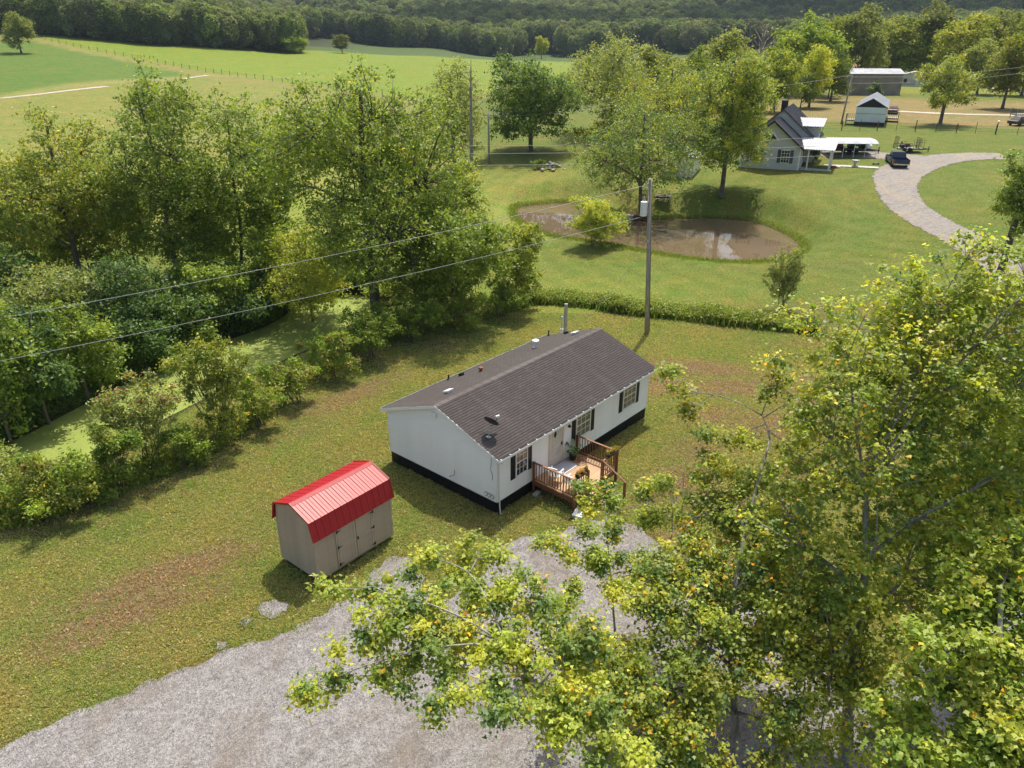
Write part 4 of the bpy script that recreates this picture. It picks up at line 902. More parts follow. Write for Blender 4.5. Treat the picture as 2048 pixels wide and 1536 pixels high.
    # metal roof: one ribbed sheet after another on each of the four slopes
    n = 13; w = (L + 2 * ov) / n
    def slope(p, q, name='roof_panel'):
        (va, za), (vb, zb2) = p, q; d = np.array([vb - va, zb2 - za]); ln = np.hypot(*d); d = d / ln; nn = np.array([-d[1], d[0]])
        if nn[1] < 0: nn = -nn
        b = MB(); pr = [(0, 0), (0, .012), (w * .36, .012), (w * .40, .020), (w * .44, .012), (w - .05, .012), (w - .03, .032), (w - .006, .032), (w - .002, .012), (w - .002, 0)]
        vs = []
        for (vv, zz) in (p, q):
            for x, h_ in pr: vs.append((x, vv + nn[0] * h_, zz + nn[1] * h_))
        k = len(pr); b.add(vs, [(i, (i + 1) % k, k + (i + 1) % k, k + i) for i in range(k)] + [tuple(range(k))[::-1], tuple(range(k, 2 * k))])
        me = b.mesh(name, M['red'])
        for i in range(n): share(name, me, T, (-ov + i * w, 0, 0))
    slope((-.13, ze - .04), (vk - .015, zk + .005)); slope((vk - .03, zk), (D / 2, zr)); slope((D - vk + .03, zk), (D / 2, zr)); slope((D + .13, ze - .04), (D - vk + .015, zk + .005))
    rc = MB(); c0 = D / 2
    rc.add([(-ov - .02, c0 - .17, zr - .038), (-ov - .02, c0 - .03, zr + .042), (-ov - .02, c0 + .03, zr + .042), (-ov - .02, c0 + .17, zr - .038), (L + ov + .02, c0 - .17, zr - .038), (L + ov + .02, c0 - .03, zr + .042), (L + ov + .02, c0 + .03, zr + .042), (L + ov + .02, c0 + .17, zr - .038)], [(0, 1, 5, 4), (1, 2, 6, 5), (2, 3, 7, 6)]); rc.build('ridge_cap', M['red'], T)
    for uu in (-ov - .03, L + ov + .01):
        for a, b in (((-.13, ze - .03), (vk - .02, zk + .01)), ((vk - .03, zk + .012), (c0, zr + .015)), ((D - vk + .03, zk + .012), (c0, zr + .015)), ((D + .13, ze - .03), (D - vk + .02, zk + .01))): MB().beam((uu + .01, *a), (uu + .01, *b), .024, .085).build('edge_trim', M['red'], T)
def wire(name, label, pts_, sag, r=.016, group=None, mat=None):
    p, q = Vector(pts_[0]), Vector(pts_[1]); P = [p.lerp(q, t) - Vector((0, 0, sag * 4 * t * (1 - t))) for t in np.linspace(0, 1, 22)]
    o = MB().tube(P, r, 5).build(name, mat or M['wire'], smooth=True); return tag(o, label, 'power line', group)
def utility_pole(name, label, base, height, r=.15, lean=(0, 0), parts=True):
    t = thing(name, label, 'utility pole', base); top = Vector((lean[0], lean[1], height))
    MB().tube([(0, 0, -.3), top * .5, top], [r, r * .86, r * .70], 10).build('pole', M['polewood'], t, smooth=True)
    return t, Vector(base) + top
# ------------------------------------------------------------------ far buildings and vehicles
def far_materials():
    M['greywall'] = pmat('pale grey clapboard', (.50, .505, .50), .6, .04, 1, bstr=.25, bscale=5, stretch=(.05, .05, 2))
    M['slateroof'] = pmat('dark standing seam roof', (.065, .067, .078), .42, .08, .6, metal=.2)
    M['navy'] = pmat('blue grey shutter', (.055, .07, .10), .5, .1)
    M['whiteroof'] = pmat('white metal roof', (.43, .45, .49), .55, .12, .8, spec=.15)
    M['block'] = pmat('weathered block wall', (.30, .262, .215), .9, .1, .5, bstr=.3, bscale=3)
    M['mobile'] = pmat('white aluminium siding', (.66, .69, .70), .5, .05, .6)
    M['greyroof'] = pmat('grey metal roof', (.17, .19, .215), .75, .15, .5)
    M['blue'] = pmat('dark blue car paint', (.012, .030, .085), .22, .1, 1, spec=.7)
    M['tyre'] = pmat('tyre rubber', (.016, .016, .016), .85, .1); M['chrome'] = pmat('chrome', (.62, .63, .65), .18, .05, 1, metal=.9)
    M['carglass'] = pmat('car glass', (.02, .025, .03), .06, .05, 1, spec=.7); M['tail'] = pmat('tail light red', (.38, .012, .012), .3, .05)
    M['steel'] = pmat('black steel', (.03, .03, .032), .5, .1); M['greywood'] = pmat('grey plank', (.30, .27, .23), .8, .15, 2, stretch=(.3, 4, 1))
    M['redpaint'] = pmat('red paint', (.30, .02, .02), .35, .1); M['brick'] = pmat('rust red sheet roof', (.32, .13, .09), .7, .2, .6); M['maroon'] = pmat('maroon car paint', (.09, .02, .03), .3, .1, spec=.6)
    M['rock'] = pmat('grey rock', (.33, .31, .28), .9, .2, 3, bstr=.5)
    M['asphalt'] = mat_gravel('worn driveway', (.29, .265, .235), (.20, .183, .165), 14.0, (.33, .265, .18)); M['farmroad'] = pmat('pale dirt track', (.42, .37, .29), .9, .1, .3)
def gable_house(t, w, d, wall, rise, wm, rm, x0=0.0, y0=0.0, ov=.3, thick=.16, name_w='wall', seam=0, gm=None):
    """box with a gable roof whose ridge runs along y; x from x0 to x0+w"""
    cx = x0 + w / 2; MB().box(x0, y0, -.4, x0 + w, y0 + d, wall).build(name_w, wm, t)
    for yy in (y0 + .001, y0 + d - .12): MB().extrude([(x0, wall), (x0 + w, wall), (cx, wall + rise)], .118, 'xz', yy).build('gable', gm or wm, t)
    k = rise / (w / 2)
    for s in (-1, 1):
        xe = cx + s * (w / 2 + ov); ze = wall - ov * k; b = MB()
        b.add([(cx, y0 - ov, wall + rise), (xe, y0 - ov, ze), (xe, y0 + d + ov, ze), (cx, y0 + d + ov, wall + rise), (cx, y0 - ov, wall + rise + thick), (xe, y0 - ov, ze + thick), (xe, y0 + d + ov, ze + thick), (cx, y0 + d + ov, wall + rise + thick)],
              [(0, 3, 2, 1), (4, 5, 6, 7), (0, 1, 5, 4), (1, 2, 6, 5), (2, 3, 7, 6), (3, 0, 4, 7)])
        ro = b.build('roof', rm, t)
        if seam:
            n = int(d / seam); b = MB()
            for i in range(n + 1):
                y = y0 - ov + (d + 2 * ov) * i / n; b.beam((cx, y, wall + rise + thick + .02), (xe, y, ze + thick + .02), .05, .05)
            o = b.build('roof_seams', rm, ro)
def simple_window(t, x, y, z, w, h, face='y', shutters=None, s=-1):
    f = MB(); g = MB()
    f.box(x - .06, y - .05, z - .06, x + w + .06, y - .012, z + h + .06); fo = f.build('window', M['trim'], t)
    for i in range(2):
        MB().box(x, y - .062, z + h * i / 2 + .02, x + w, y - .051, z + h * (i + 1) / 2 - .02).build('pane', M['glass'], fo)
    for i in (1, 2): MB().box(x + w * i / 3 - .018, y - .075, z, x + w * i / 3 + .018, y - .063, z + h).build('muntin', M['trim'], fo)
    for i in (1, 3): MB().box(x, y - .074, z + h * i / 4 - .018, x + w, y - .064, z + h * i / 4 + .018).build('muntin', M['trim'], fo)
    if shutters:
        for xx in (x - .06 - .42, x + w + .06): MB().box(xx, y - .06, z - .05, xx + .42, y - .004, z + h + .05).build('shutter', shutters, t)
def seam_roof(t, x0, x1, y0, y1, z0, z1, mat, name='porch_roof', n=12, axis='x', th=.08):
    """single pitch ribbed roof: falls from z0 at x0 to z1 at x1 (or along y)"""
    if axis == 'x': c = [(x0, y0, z0), (x1, y0, z1), (x1, y1, z1), (x0, y1, z0)]
    else: c = [(x0, y0, z0), (x1, y0, z0), (x1, y1, z1), (x0, y1, z1)]
    r = MB().add(c + [(a, b, z - th) for a, b, z in c], [(0, 1, 2, 3), (7, 6, 5, 4), (0, 4, 5, 1), (1, 5, 6, 2), (2, 6, 7, 3), (3, 7, 4, 0)]).build(name, mat, t)
    for i in range(n + 1):
        f = i / n
        a, b = ((x0, y0 + (y1 - y0) * f, z0 + .02), (x1, y0 + (y1 - y0) * f, z1 + .02)) if axis == 'x' else ((x0 + (x1 - x0) * f, y0, z0 + .02), (x0 + (x1 - x0) * f, y1, z1 + .02))
        MB().beam(a, b, .07, .10).build('roof_rib', M['galv'] if mat is M['whiteroof'] else mat, r)  # on white roofs, grey metal ribs put the ribs' shading into the colour
    return r
AZ2 = -radians(25.6)
def cottage():
    b = at(1596, 341); T = thing('cottage', 'pale grey cottage with steep dark roof, triangular gable vent and blue shutters', 'house', b, AZ2)
    gable_house(T, 7.2, 5.2, 2.75, 2.95, M['greywall'], M['slateroof'], -7.2, 0, .38, .14, seam=.5)
    gable_house(T, 8.6, 9.0, 3.1, 3.6, M['greywall'], M['slateroof'], -7.6, 5.2, .35, .14, seam=.5)
    simple_window(T, -2.25, 0, .85, .95, 1.5, shutters=M['navy']); simple_window(T, -6.1, 0, .85, .95, 1.5, shutters=M['navy'])
    MB().extrude([(-4.55, 3.42), (-2.65, 3.42), (-3.6, 4.55)], .05, 'xz', -.06).build('gable_vent', M['trim'], T); MB().extrude([(-4.22, 3.52), (-2.98, 3.52), (-3.6, 4.28)], .03, 'xz', -.092).build('vent_louvre', M['black'], T)
    for x in (-7.2, -.12): MB().box(x - .02, -.03, -.3, x + .14, .1, 2.72).build('corner_board', M['trim'], T)
    for x0, x1 in ((-7.58, -3.6), (.38, -3.6)):
        z0, z1 = 2.75 - .38 * .82, 5.7; MB().beam((x0, -.41, z0 + .05), (x1, -.41, z1 + .05), .05, .20).build('barge_board', M['black'], T)
    # porch: white ribbed roof on posts over a concrete slab
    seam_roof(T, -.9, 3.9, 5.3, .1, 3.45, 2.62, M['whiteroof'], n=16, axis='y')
    for x, y in ((3.5, .55), (3.5, 2.4), (3.5, 4.4), (.9, .55)): MB().box(x - .08, y - .08, .1, x + .08, y + .08, 2.62).build('porch_post', M['trim'], T)
    MB().box(0.02, .3, -.4, 3.8, 4.7, .14).build('porch_floor', M['concrete'], T)
    MB().box(.001, 1.6, .14, .05, 2.6, 2.2).build('door', M['trim'], T); MB().box(.001, 3.2, 1.0, .05, 4.0, 2.2).build('window', M['glass'], T)
    # dormer with a white metal roof on the right slope of the main roof
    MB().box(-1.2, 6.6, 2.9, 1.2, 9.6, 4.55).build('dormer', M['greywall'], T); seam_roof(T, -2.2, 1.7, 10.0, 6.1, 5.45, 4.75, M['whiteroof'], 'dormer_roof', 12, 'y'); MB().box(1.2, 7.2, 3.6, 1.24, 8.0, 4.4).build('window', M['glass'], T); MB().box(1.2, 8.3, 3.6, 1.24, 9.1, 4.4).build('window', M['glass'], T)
    MB().box(-4.6, 12.2, 5.6, -3.8, 13.0, 7.4).build('chimney', M['black'], T)
    # shrub beside the porch
    p = at(1627, 325); return T
def wheel(mb, rb, c, r=.34, w=.22, axis='y'):
    mb.lathe([(r * .62, -w / 2), (r * .95, -w / 2), (r, -w * .3), (r, w * .3), (r * .95, w / 2), (r * .62, w / 2)], 14, c, axis); rb.lathe([(r * .1, -w * .42), (r * .6, -w * .45), (r * .62, 0), (r * .6, w * .45), (r * .1, w * .42)], 12, c, axis)
def add_wheel(t, c, r=.34, w=.22, rimm='chrome'):
    a, b = MB(), MB(); wheel(a, b, (0, 0, 0), r, w); o = a.build('wheel', M['tyre'], t, smooth=False, loc=c); b.build('rim', M[rimm], o)
def pickup():
    p = at(1801, 338); T = thing('pickup_truck', 'dark blue pickup truck seen from behind on the gravel driveway', 'pickup truck', p, radians(76)); m = M['blue']   # forward = +x, rear bumper near x=0
    T.location = p + Vector((0, 0, .03))
    b = MB(); b.extrude([(.05, .55), (.05, 1.08), (2.0, 1.08), (2.0, .45), (1.75, .45), (1.6, .75), (1.25, .90), (.90, .75), (.75, .45), (.15, .45)], .06, 'xz', -.95); b.extrude([(.05, .55), (.05, 1.08), (2.0, 1.08), (2.0, .45), (1.75, .45), (1.6, .75), (1.25, .90), (.90, .75), (.75, .45), (.15, .45)], .06, 'xz', .89)
    b.box(.1, -.89, .60, 2.0, .89, .66); b.box(1.95, -.89, .66, 2.0, .89, 1.08); b.build('bed', m, T)
    MB().box(.02, -.84, .60, .08, .84, 1.07).box(.0, -.25, .86, .02, .25, .95).build('tailgate', m, T)
    b = MB(); b.extrude([(2.0, .42), (2.0, 1.10), (5.2, 1.02), (5.35, .85), (5.35, .45), (4.85, .45), (4.7, .78), (4.35, .90), (4.0, .78), (3.85, .45)], 1.9, 'xz', -.95); b.build('body', m, T)
    c = MB(); X = [(2.02, 1.08, .88), (3.95, 1.05, .88), (3.35, 1.72, .70), (2.15, 1.74, .72)]; vs = [(x, -y, z) for x, z, y in X] + [(x, y, z) for x, z, y in X]
    c.add(vs, [(0, 1, 2, 3), (7, 6, 5, 4), (3, 2, 6, 7), (1, 5, 6, 2), (0, 3, 7, 4), (0, 4, 5, 1)]).build('cab', m, T)
    MB().add([(2.035, -.74, 1.16), (2.035, .74, 1.16), (2.115, .64, 1.62), (2.115, -.64, 1.62)], [(0, 1, 2, 3)]).build('rear_window', M['carglass'], T)
    for s in (-1, 1): MB().add([(2.25, s * .875, 1.14), (3.70, s * .875, 1.14), (3.28, s * .755, 1.62), (2.30, s * .765, 1.62)], [(0, 1, 2, 3)]).build('side_window', M['carglass'], T); MB().box(3.55, s * .95 - .02 + (0 if s < 0 else 0), 1.08, 3.65, s * .95 + .02, 1.1).cbox((3.6, s * 1.06, 1.18), (.12, .2, .16)).build('mirror', M['black'], T); MB().box(-.005, *sorted((s * .86, s * .94))[:1], .70, .05, sorted((s * .86, s * .94))[1], 1.02).build('tail_light', M['tail'], T)
    MB().add([(3.88, -.80, 1.10), (3.88, .80, 1.10), (3.36, .66, 1.68), (3.36, -.66, 1.68)], [(0, 1, 2, 3)]).build('windscreen', M['carglass'], T)
    MB().box(-.16, -.92, .44, .04, .92, .60).build('bumper', M['chrome'], T); MB().box(5.32, -.92, .42, 5.48, .92, .62).build('bumper', M['chrome'], T)
    for x in (1.25, 4.35):
        for s in (-1, 1): add_wheel(T, (x, s * .84, .38), .38, .24)
def flatbed():
    p = at(1700, 307); T = thing('flatbed_trailer', 'long flatbed trailer with two axles parked under the white carport', 'trailer', p, radians(-4))
    MB().box(-3.0, -1.0, .55, 2.6, 1.0, .62).build('deck', M['greywood'], T)
    for y in (-1.03, 1.03): MB().box(-3.0, y - .04, .46, 2.6, y + .04, .66).build('side_rail', M['steel'], T)
    MB().beam((2.6, -.9, .5), (3.9, 0, .45), .1, .12).beam((2.6, .9, .5), (3.9, 0, .45), .1, .12).box(3.7, -.05, 0, 3.8, .05, .9).build('tongue', M['steel'], T)
    for x in (-.55, .35):
        for s in (-1, 1): add_wheel(T, (x, s * 1.12, .34), .34, .2)
    for s in (-1, 1): MB().extrude([(-1.1, .60), (-.95, .80), (.75, .80), (.9, .60), (.9, .56), (.72, .76), (-.92, .76), (-1.1, .56)], .28, 'xz', s * 1.12 - .14).build('fender', M['steel'], T)
    q = T.matrix_basis if hasattr(T, 'matrix_basis') else None
    Rw = Matrix.Translation(p) @ Matrix.Rotation(radians(-4), 4, 'Z')
    # things standing on it
    t = thing('lawn_mower', 'red riding mower at the rear end of the flatbed trailer', 'lawn mower', Rw @ Vector((-1.95, 0, .62)), radians(-4)); MB().extrude([(-.7, .3), (.75, .28), (.75, .62), (.1, .72), (0, .5), (-.7, .48)], .6, 'xz', -.3).build('body', M['redpaint'], t); MB().cbox((-.35, 0, .62), (.42, .42, .08)).cbox((-.55, 0, .82), (.08, .42, .4)).build('seat', M['black'], t); MB().tube([(.1, 0, .7), (-.05, 0, .95)], .025, 6).lathe([(.16, 0), (.16, .03)], 10, (-.05, 0, .95)).build('steering_wheel', M['black'], t); MB().box(-.5, -.6, .12, .35, .6, .26).build('cutting_deck', M['redpaint'], t)
    for x, r in ((-.5, .26), (.6, .2)):
        for s in (-1, 1): add_wheel(t, (x, s * .42, r), r, .2, 'whitemetal')
    t = thing('utility_buggy', 'dark green blue quad buggy in the middle of the flatbed trailer', 'quad bike', Rw @ Vector((.7, .1, .62)), radians(-4)); MB().extrude([(-1.1, .35), (1.1, .35), (1.15, .7), (.55, .85), (.3, .6), (-.3, .6), (-.5, .85), (-1.1, .85)], .9, 'xz', -.45).build('body', pmat('teal plastic', (.02, .10, .12), .4, .1), t); MB().cbox((-.1, 0, .78), (.5, .4, .14)).build('seat', M['black'], t); MB().tube([(.45, -.4, 1.1), (.38, 0, 1.0), (.45, .4, 1.1)], .03, 6).tube([(.38, 0, 1.0), (.6, 0, .8)], .03, 6).build('handlebar', M['black'], t); MB().box(-1.05, -.45, .88, -.4, .45, .92).build('rack', M['steel'], t)
    for x in (-.75, .75):
        for s in (-1, 1): add_wheel(t, (x, s * .5, .3), .3, .26, 'steel')
    t = thing('white_tank', 'small white sprayer tank near the hitch end of the flatbed trailer', 'tank', Rw @ Vector((2.15, -.35, .62)), radians(20)); MB().lathe([(.1, -.5), (.28, -.45), (.32, -.3), (.32, .3), (.28, .45), (.1, .5)], 12, (0, 0, .34), 'x').build('body', M['plastic'], t); MB().lathe([(.09, 0), (.09, .06)], 8, (0, 0, .64)).build('lid', M['black'], t); MB().box(-.3, -.2, 0, -.2, .2, .12).box(.2, -.2, 0, .3, .2, .12).build('stand', M['steel'], t)
    # carport
    C_ = thing('carport', 'white arched metal carport on thin posts behind the cottage porch', 'carport', at(1694, 309), radians(-4)); C_.scale = (.92, .92, .92); b = MB(); a = np.linspace(-1, 1, 9); pr = [(x * 2.7, 2.30 - .30 * x ** 4 - .12 * x * x) for x in a]
    for i in range(8): (y0, z0), (y1, z1) = pr[i], pr[i + 1]; b.add([(-3.3, y0, z0), (3.3, y0, z0), (3.3, y1, z1), (-3.3, y1, z1), (-3.3, y0, z0 - .05), (3.3, y0, z0 - .05), (3.3, y1, z1 - .05), (-3.3, y1, z1 - .05)], [(0, 1, 2, 3), (7, 6, 5, 4), (0, 4, 5, 1), (1, 5, 6, 2), (2, 6, 7, 3), (3, 7, 4, 0)])
    b.build('roof', M['whiteroof'], C_)
    for x in (-3.1, -1.55, 0, 1.55, 3.1):
        for y in (-2.62, 2.62): MB().box(x - .03, y - .03, -.3, x + .03, y + .03, 1.92).build('post', M['whitemetal'], C_)
def mesh_trailer():
    p = at(1817, 304); T = thing('utility_trailer', 'small black utility trailer with a raised mesh ramp beyond the pickup', 'trailer', p, radians(-6))
    MB().box(-1.9, -.8, .5, 1.6, .8, .56).build('deck', M['greywood'], T)
    for y in (-.83, .83): MB().box(-1.9, y - .03, .42, 1.6, y + .03, .58).beam((-1.9, y, 1.0), (.6, y, 1.0), .05, .05).build('side_rail', M['steel'], T)
    for x in (-1.88, -1.0, -.2, .6):
        for y in (-.83, .83): MB().box(x - .025, y - .025, .55, x + .025, y + .025, 1.0).build('stake', M['steel'], T)
    for x0, h in ((-1.9, 1.5), (1.05, 1.35)):
        g = MB()
        for k in range(6): y = -.75 + 1.5 * k / 5; g.tube([(x0, y, .56), (x0 + .08, y, .56 + h)], .022, 4)
        for k in range(5): z = .6 + h * k / 4.2; g.tube([(x0 + .08 * (z - .56) / h, -.78, z), (x0 + .08 * (z - .56) / h, .78, z)], .02, 4)
        g.build('mesh_gate', M['steel'], T)
    g = MB()
    for k in range(5): x = .2 + 1.35 * k / 4; g.tube([(x, -.8, .56), (x, -.8, 1.7)], .02, 4)
    for k in range(4): g.tube([(.2, -.8, .7 + k * .33), (1.55, -.8, .7 + k * .33)], .018, 4)
    g.build('side_mesh', M['steel'], T)
    MB().beam((1.6, -.7, .46), (2.7, 0, .42), .08, .1).beam((1.6, .7, .46), (2.7, 0, .42), .08, .1).box(2.5, -.04, 0, 2.58, .04, .8).build('tongue', M['steel'], T)
    for s in (-1, 1): add_wheel(T, (-.2, s * .98, .33), .33, .2); MB().extrude([(-.65, .58), (-.5, .76), (.1, .76), (.25, .58), (.25, .54), (.08, .72), (-.48, .72), (-.65, .54)], .24, 'xz', s * .98 - .12).build('fender', M['plastic'] if s < 0 else M['steel'], T)
    t = thing('garden_tractor', 'small dark red garden tractor standing on the black utility trailer', 'tractor', p + Vector((-.7, 0, .56)), radians(-6)); MB().extrude([(-.5, .25), (.6, .25), (.6, .55), (.1, .6), (-.1, .45), (-.5, .42)], .5, 'xz', -.25).build('body', M['maroon'], t); MB().cbox((-.3, 0, .55), (.35, .36, .08)).cbox((-.46, 0, .7), (.07, .36, .3)).build('seat', M['black'], t); MB().tube([(.1, 0, .6), (-.02, 0, .8)], .02, 6).lathe([(.14, 0), (.14, .03)], 10, (-.02, 0, .8)).build('steering_wheel', M['black'], t)
    for x, r in ((-.35, .22), (.45, .17)):
        for s in (-1, 1): add_wheel(t, (x, s * .34, r), r, .16, 'whitemetal')
def small_deck(name, label, loc, rz, w, d, h, post_h=.95, mat='greywood', rails=(1, 1, 1)):
    t = thing(name, label, 'deck', loc, rz); n = max(3, int(w / .2)); pm = MB().box(0, 0, h - .04, w / n - .01, d, h).mesh('plank', M[mat])
    for i in range(n): share('plank', pm, t, (i * w / n, 0, 0))
    for x in (.05, w - .05):
        for y in (.05, d - .05): MB().box(x - .05, y - .05, -.3, x + .05, y + .05, h + post_h).build('post', M[mat], t)
    bl = MB().box(-.02, -.02, h, .02, .02, h + post_h - .03).mesh('baluster', M['steel'])
    for k, (a, b) in enumerate((((.05, .05), (w - .05, .05)), ((w - .05, .05), (w - .05, d - .05)), ((.05, .05), (.05, d - .05)))):
        if not rails[k]: continue
        MB().beam((*a, h + post_h), (*b, h + post_h), .07, .06).build('rail', M[mat], t); L = hypot(b[0] - a[0], b[1] - a[1]); m = max(2, int(L / .3))
        for i in range(1, m): share('baluster', bl, t, (a[0] + (b[0] - a[0]) * i / m, a[1] + (b[1] - a[1]) * i / m, 0))
    MB().box(.02, .02, h - .22, w - .02, d - .02, h - .045).build('frame', M[mat], t); return t
def car(name, label, p, rz, mat, cat='car', L=4.3, Wd=1.7):
    T = thing(name, label, cat, p + Vector((0, 0, .02)), rz); h = Wd / 2
    MB().extrude([(0, .35), (0, .80), (.25, .88), (L - .9, .92), (L - .1, .78), (L, .6), (L, .32)], Wd, 'xz', -h).build('body', mat, T)
    X = [(.45, .88, h * .94), (L - 1.05, .90, h * .94), (L - 1.75, 1.42, h * .74), (1.05, 1.44, h * .74)]; MB().add([(x, -y, z) for x, z, y in X] + [(x, y, z) for x, z, y in X], [(0, 1, 2, 3), (7, 6, 5, 4), (3, 2, 6, 7), (1, 5, 6, 2), (0, 3, 7, 4)]).build('cabin', mat, T)
    MB().add([(.52, -h * .8, .96), (.52, h * .8, .96), (1.0, h * .68, 1.38), (1.0, -h * .68, 1.38)], [(0, 1, 2, 3)]).build('rear_window', M['carglass'], T); MB().add([(L - 1.08, -h * .8, .98), (L - 1.08, h * .8, .98), (L - 1.70, h * .68, 1.38), (L - 1.70, -h * .68, 1.38)], [(0, 1, 2, 3)]).build('windscreen', M['carglass'], T)
    for s in (-1, 1): MB().add([(.95, s * h * .945, .96), (L - 1.3, s * h * .945, .96), (L - 1.8, s * h * .785, 1.36), (1.15, s * h * .785, 1.36)], [(0, 1, 2, 3)]).build('side_window', M['carglass'], T); MB().box(-.01, *sorted((s * h * .7, s * h * .95))[:1], .62, .03, sorted((s * h * .7, s * h * .95))[1], .76).build('tail_light', M['tail'], T)
    for x in (.8, L - .85):
        for s in (-1, 1): add_wheel(T, (x, s * (h - .08), .31), .31, .2)
def far_places():
    # single-wide home with dark gable
    b = at(1707, 251); T = thing('trailer_home', 'white single-wide home with black gable, black skirting and grey metal roof', 'house', b, AZ2); gable_house(T, 4.7, 18, 3.0, 1.35, M['mobile'], M['greyroof'], 0, 0, .18, .1, gm=M['skirt'])
    MB().box(-.03, -.03, -.4, 4.73, 18.03, .65).build('skirting', M['skirt'], T); MB().box(-.02, -.025, 1.95, 4.72, -.002, 2.0).build('belt_trim', M['navy'], T)
    MB().box(4.70, 3.0, .75, 4.74, 3.9, 2.7).build('door', M['trim'], T)
    for y in (5.5, 9, 13): MB().box(4.70, y, 1.6, 4.74, y + 1.1, 2.6).build('window', M['glass'], T)
    small_deck('wooden_porch', 'small grey plank porch on the left side of the white single-wide home', at(1689, 250), AZ2, 1.9, 2.6, .9); small_deck('plank_landing', 'low plank landing with dark railing on the right side of the single-wide home', at(1768, 244), AZ2, 2.2, 3.0, .7)
    car('parked_car', 'maroon car parked behind the railing of the white single-wide home', at(1784, 229), radians(62), M['maroon'])
    # block building
    b = at(1692, 190); T = thing('block_building', 'long grey brown block building with low white metal roof', 'building', b, radians(-4)); k = mpp(b); w = 104 * k; MB().box(0, 0, -.5, w, 7, 5.0).build('wall', M['block'], T)
    for z in np.arange(.4, 4.9, .55): MB().box(-.02, -.03, z, w + .02, -.003, z + .05).build('course_line', M['block'], T)
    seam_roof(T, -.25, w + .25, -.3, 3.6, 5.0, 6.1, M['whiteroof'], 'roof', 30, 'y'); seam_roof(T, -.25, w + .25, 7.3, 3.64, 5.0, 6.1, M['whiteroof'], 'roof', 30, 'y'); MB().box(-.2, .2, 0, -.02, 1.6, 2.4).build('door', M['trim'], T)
    MB().extrude([(0.02, 4.98), (7, 4.98), (3.5, 6.0)], .1, 'yz', .005).build('gable', M['block'], T); MB().extrude([(0.02, 4.98), (7, 4.98), (3.5, 6.0)], .1, 'yz', w - .105).build('gable', M['block'], T)
    b = at(1796, 172); T = thing('small_home', 'small tan trailer home with a bright white roof right of the block building', 'house', b, radians(-24)); gable_house(T, 8.2, 6.0, 2.9, 1.0, M['greywall'], M['whiteroof'], 0, 0, .25, .12); MB().box(1.2, -.03, .9, 2.1, -.002, 2.0).build('window', M['glass'], T); MB().box(4.5, -.03, .1, 5.4, -.002, 2.1).build('door', M['trim'], T); MB().box(-.03, -.05, -.4, 8.23, 6.03, .25).build('skirting', M['trim'], T)
    b = at(1706, 142); T = thing('red_roof_building', 'low grey building with rust red roof beyond the block building', 'building', b, radians(-3)); gable_house(T, 12, 8, 1.2, 1.6, M['greywall'], M['brick'], 0, 0, .3, .12); MB().box(2, -.03, .2, 3, -.002, 1.0).build('window', M['glass'], T)
    b = at(1737, 117); T = thing('far_house', 'distant white house with dark front among the far trees', 'house', b, radians(-15)); gable_house(T, 11, 8, 3.0, 2.0, M['trim'], M['whiteroof'], 0, 0, .3, .12); MB().box(.5, -.06, .2, 5, -.002, 2.8).build('porch', M['black'], T)
    b = at(1322, 352); T = thing('white_outbuilding', 'white outbuilding half hidden behind the pond trees', 'shed', b, radians(-25)); gable_house(T, 4.0, 4.5, 2.4, .9, M['trim'], M['whiteroof'], 0, 0, .2, .1, seam=.6); MB().box(1.3, -.04, 0, 2.4, -.002, 2.0).build('door', M['mobile'], T)
    # rubbish heap
    t = thing('scrap_pile', 'heap of broken timber and orange scrap left of the block building', 'scrap pile', at(1652, 178), 0); r = random.Random(4)
    for k in range(26):
        a = r.uniform(0, 6.3); d = r.uniform(0, 2.6); p = Vector((d * cos(a), d * sin(a) * .6, max(.1, 1.1 - d * .4) * r.random())); q = p + Vector((r.uniform(-1.3, 1.3), r.uniform(-.8, .8), r.uniform(-.2, .7))); MB().beam(p, q, r.uniform(.08, .25), r.uniform(.05, .2)).build('plank', [M['greywood'], M['trim'], M['rust'], M['greywall']][k % 4], t)
    # right edge machine
    car('dark_vehicle', 'dark vehicle parked beside the deck at the right edge of the lawn', at(2022, 252), radians(20), M['steel'], 'vehicle', 4.0, 1.8); small_deck('side_deck', 'dark small deck behind the dark vehicle at the right edge', at(2030, 238), radians(-10), 3, 2.5, .8, rails=(1, 1, 1))
    # fences
    F = thing('wire_fence', 'wire fence with dark wooden posts across the lawn behind the cottage', 'fence', at(1760, 262)); o = F.location.copy(); P = [at(*q) for q in ((1560, 262), (1600, 262), (1645, 262), (1683, 261), (1719, 261), (1754, 261), (1792, 261), (1830, 263), (1871, 264), (1912, 266), (1950, 267), (1990, 268), (2034, 270), (2075, 271))]
    for k, p in enumerate(P): hh = 1.75 if k % 3 == 1 else 1.45; rr = .085 if k % 2 else .04; MB().tube([p - o - Vector((0, 0, .2)), p - o + Vector((0, 0, hh))], rr, 6).build('post', M['railwood'] if k % 2 else M['steel'], F)
    for z in (.35, .75, 1.15): MB().tube([p - o + Vector((0, 0, z)) for p in P], .012, 4).build('wire', M['steel'], F)
    F = thing('field_fence', 'long line of fence posts dividing the hay field from the pasture', 'fence', at(300, 122)); o = F.location.copy(); fx = [(62, 72), (115, 86), (170, 98), (235, 111), (300, 122), (360, 135), (420, 146), (480, 154), (545, 162), (620, 172), (690, 180), (770, 190), (860, 200)]; n = 46; P = []
    for i in range(n): t_ = i / (n - 1); q = np.interp(t_ * (len(fx) - 1), range(len(fx)), [f[0] for f in fx]), np.interp(t_ * (len(fx) - 1), range(len(fx)), [f[1] for f in fx]); P.append(at(*q))
    pm = MB().tube([(0, 0, -.2), (0, 0, 1.55)], .11, 6).mesh('post', M['greywood'])
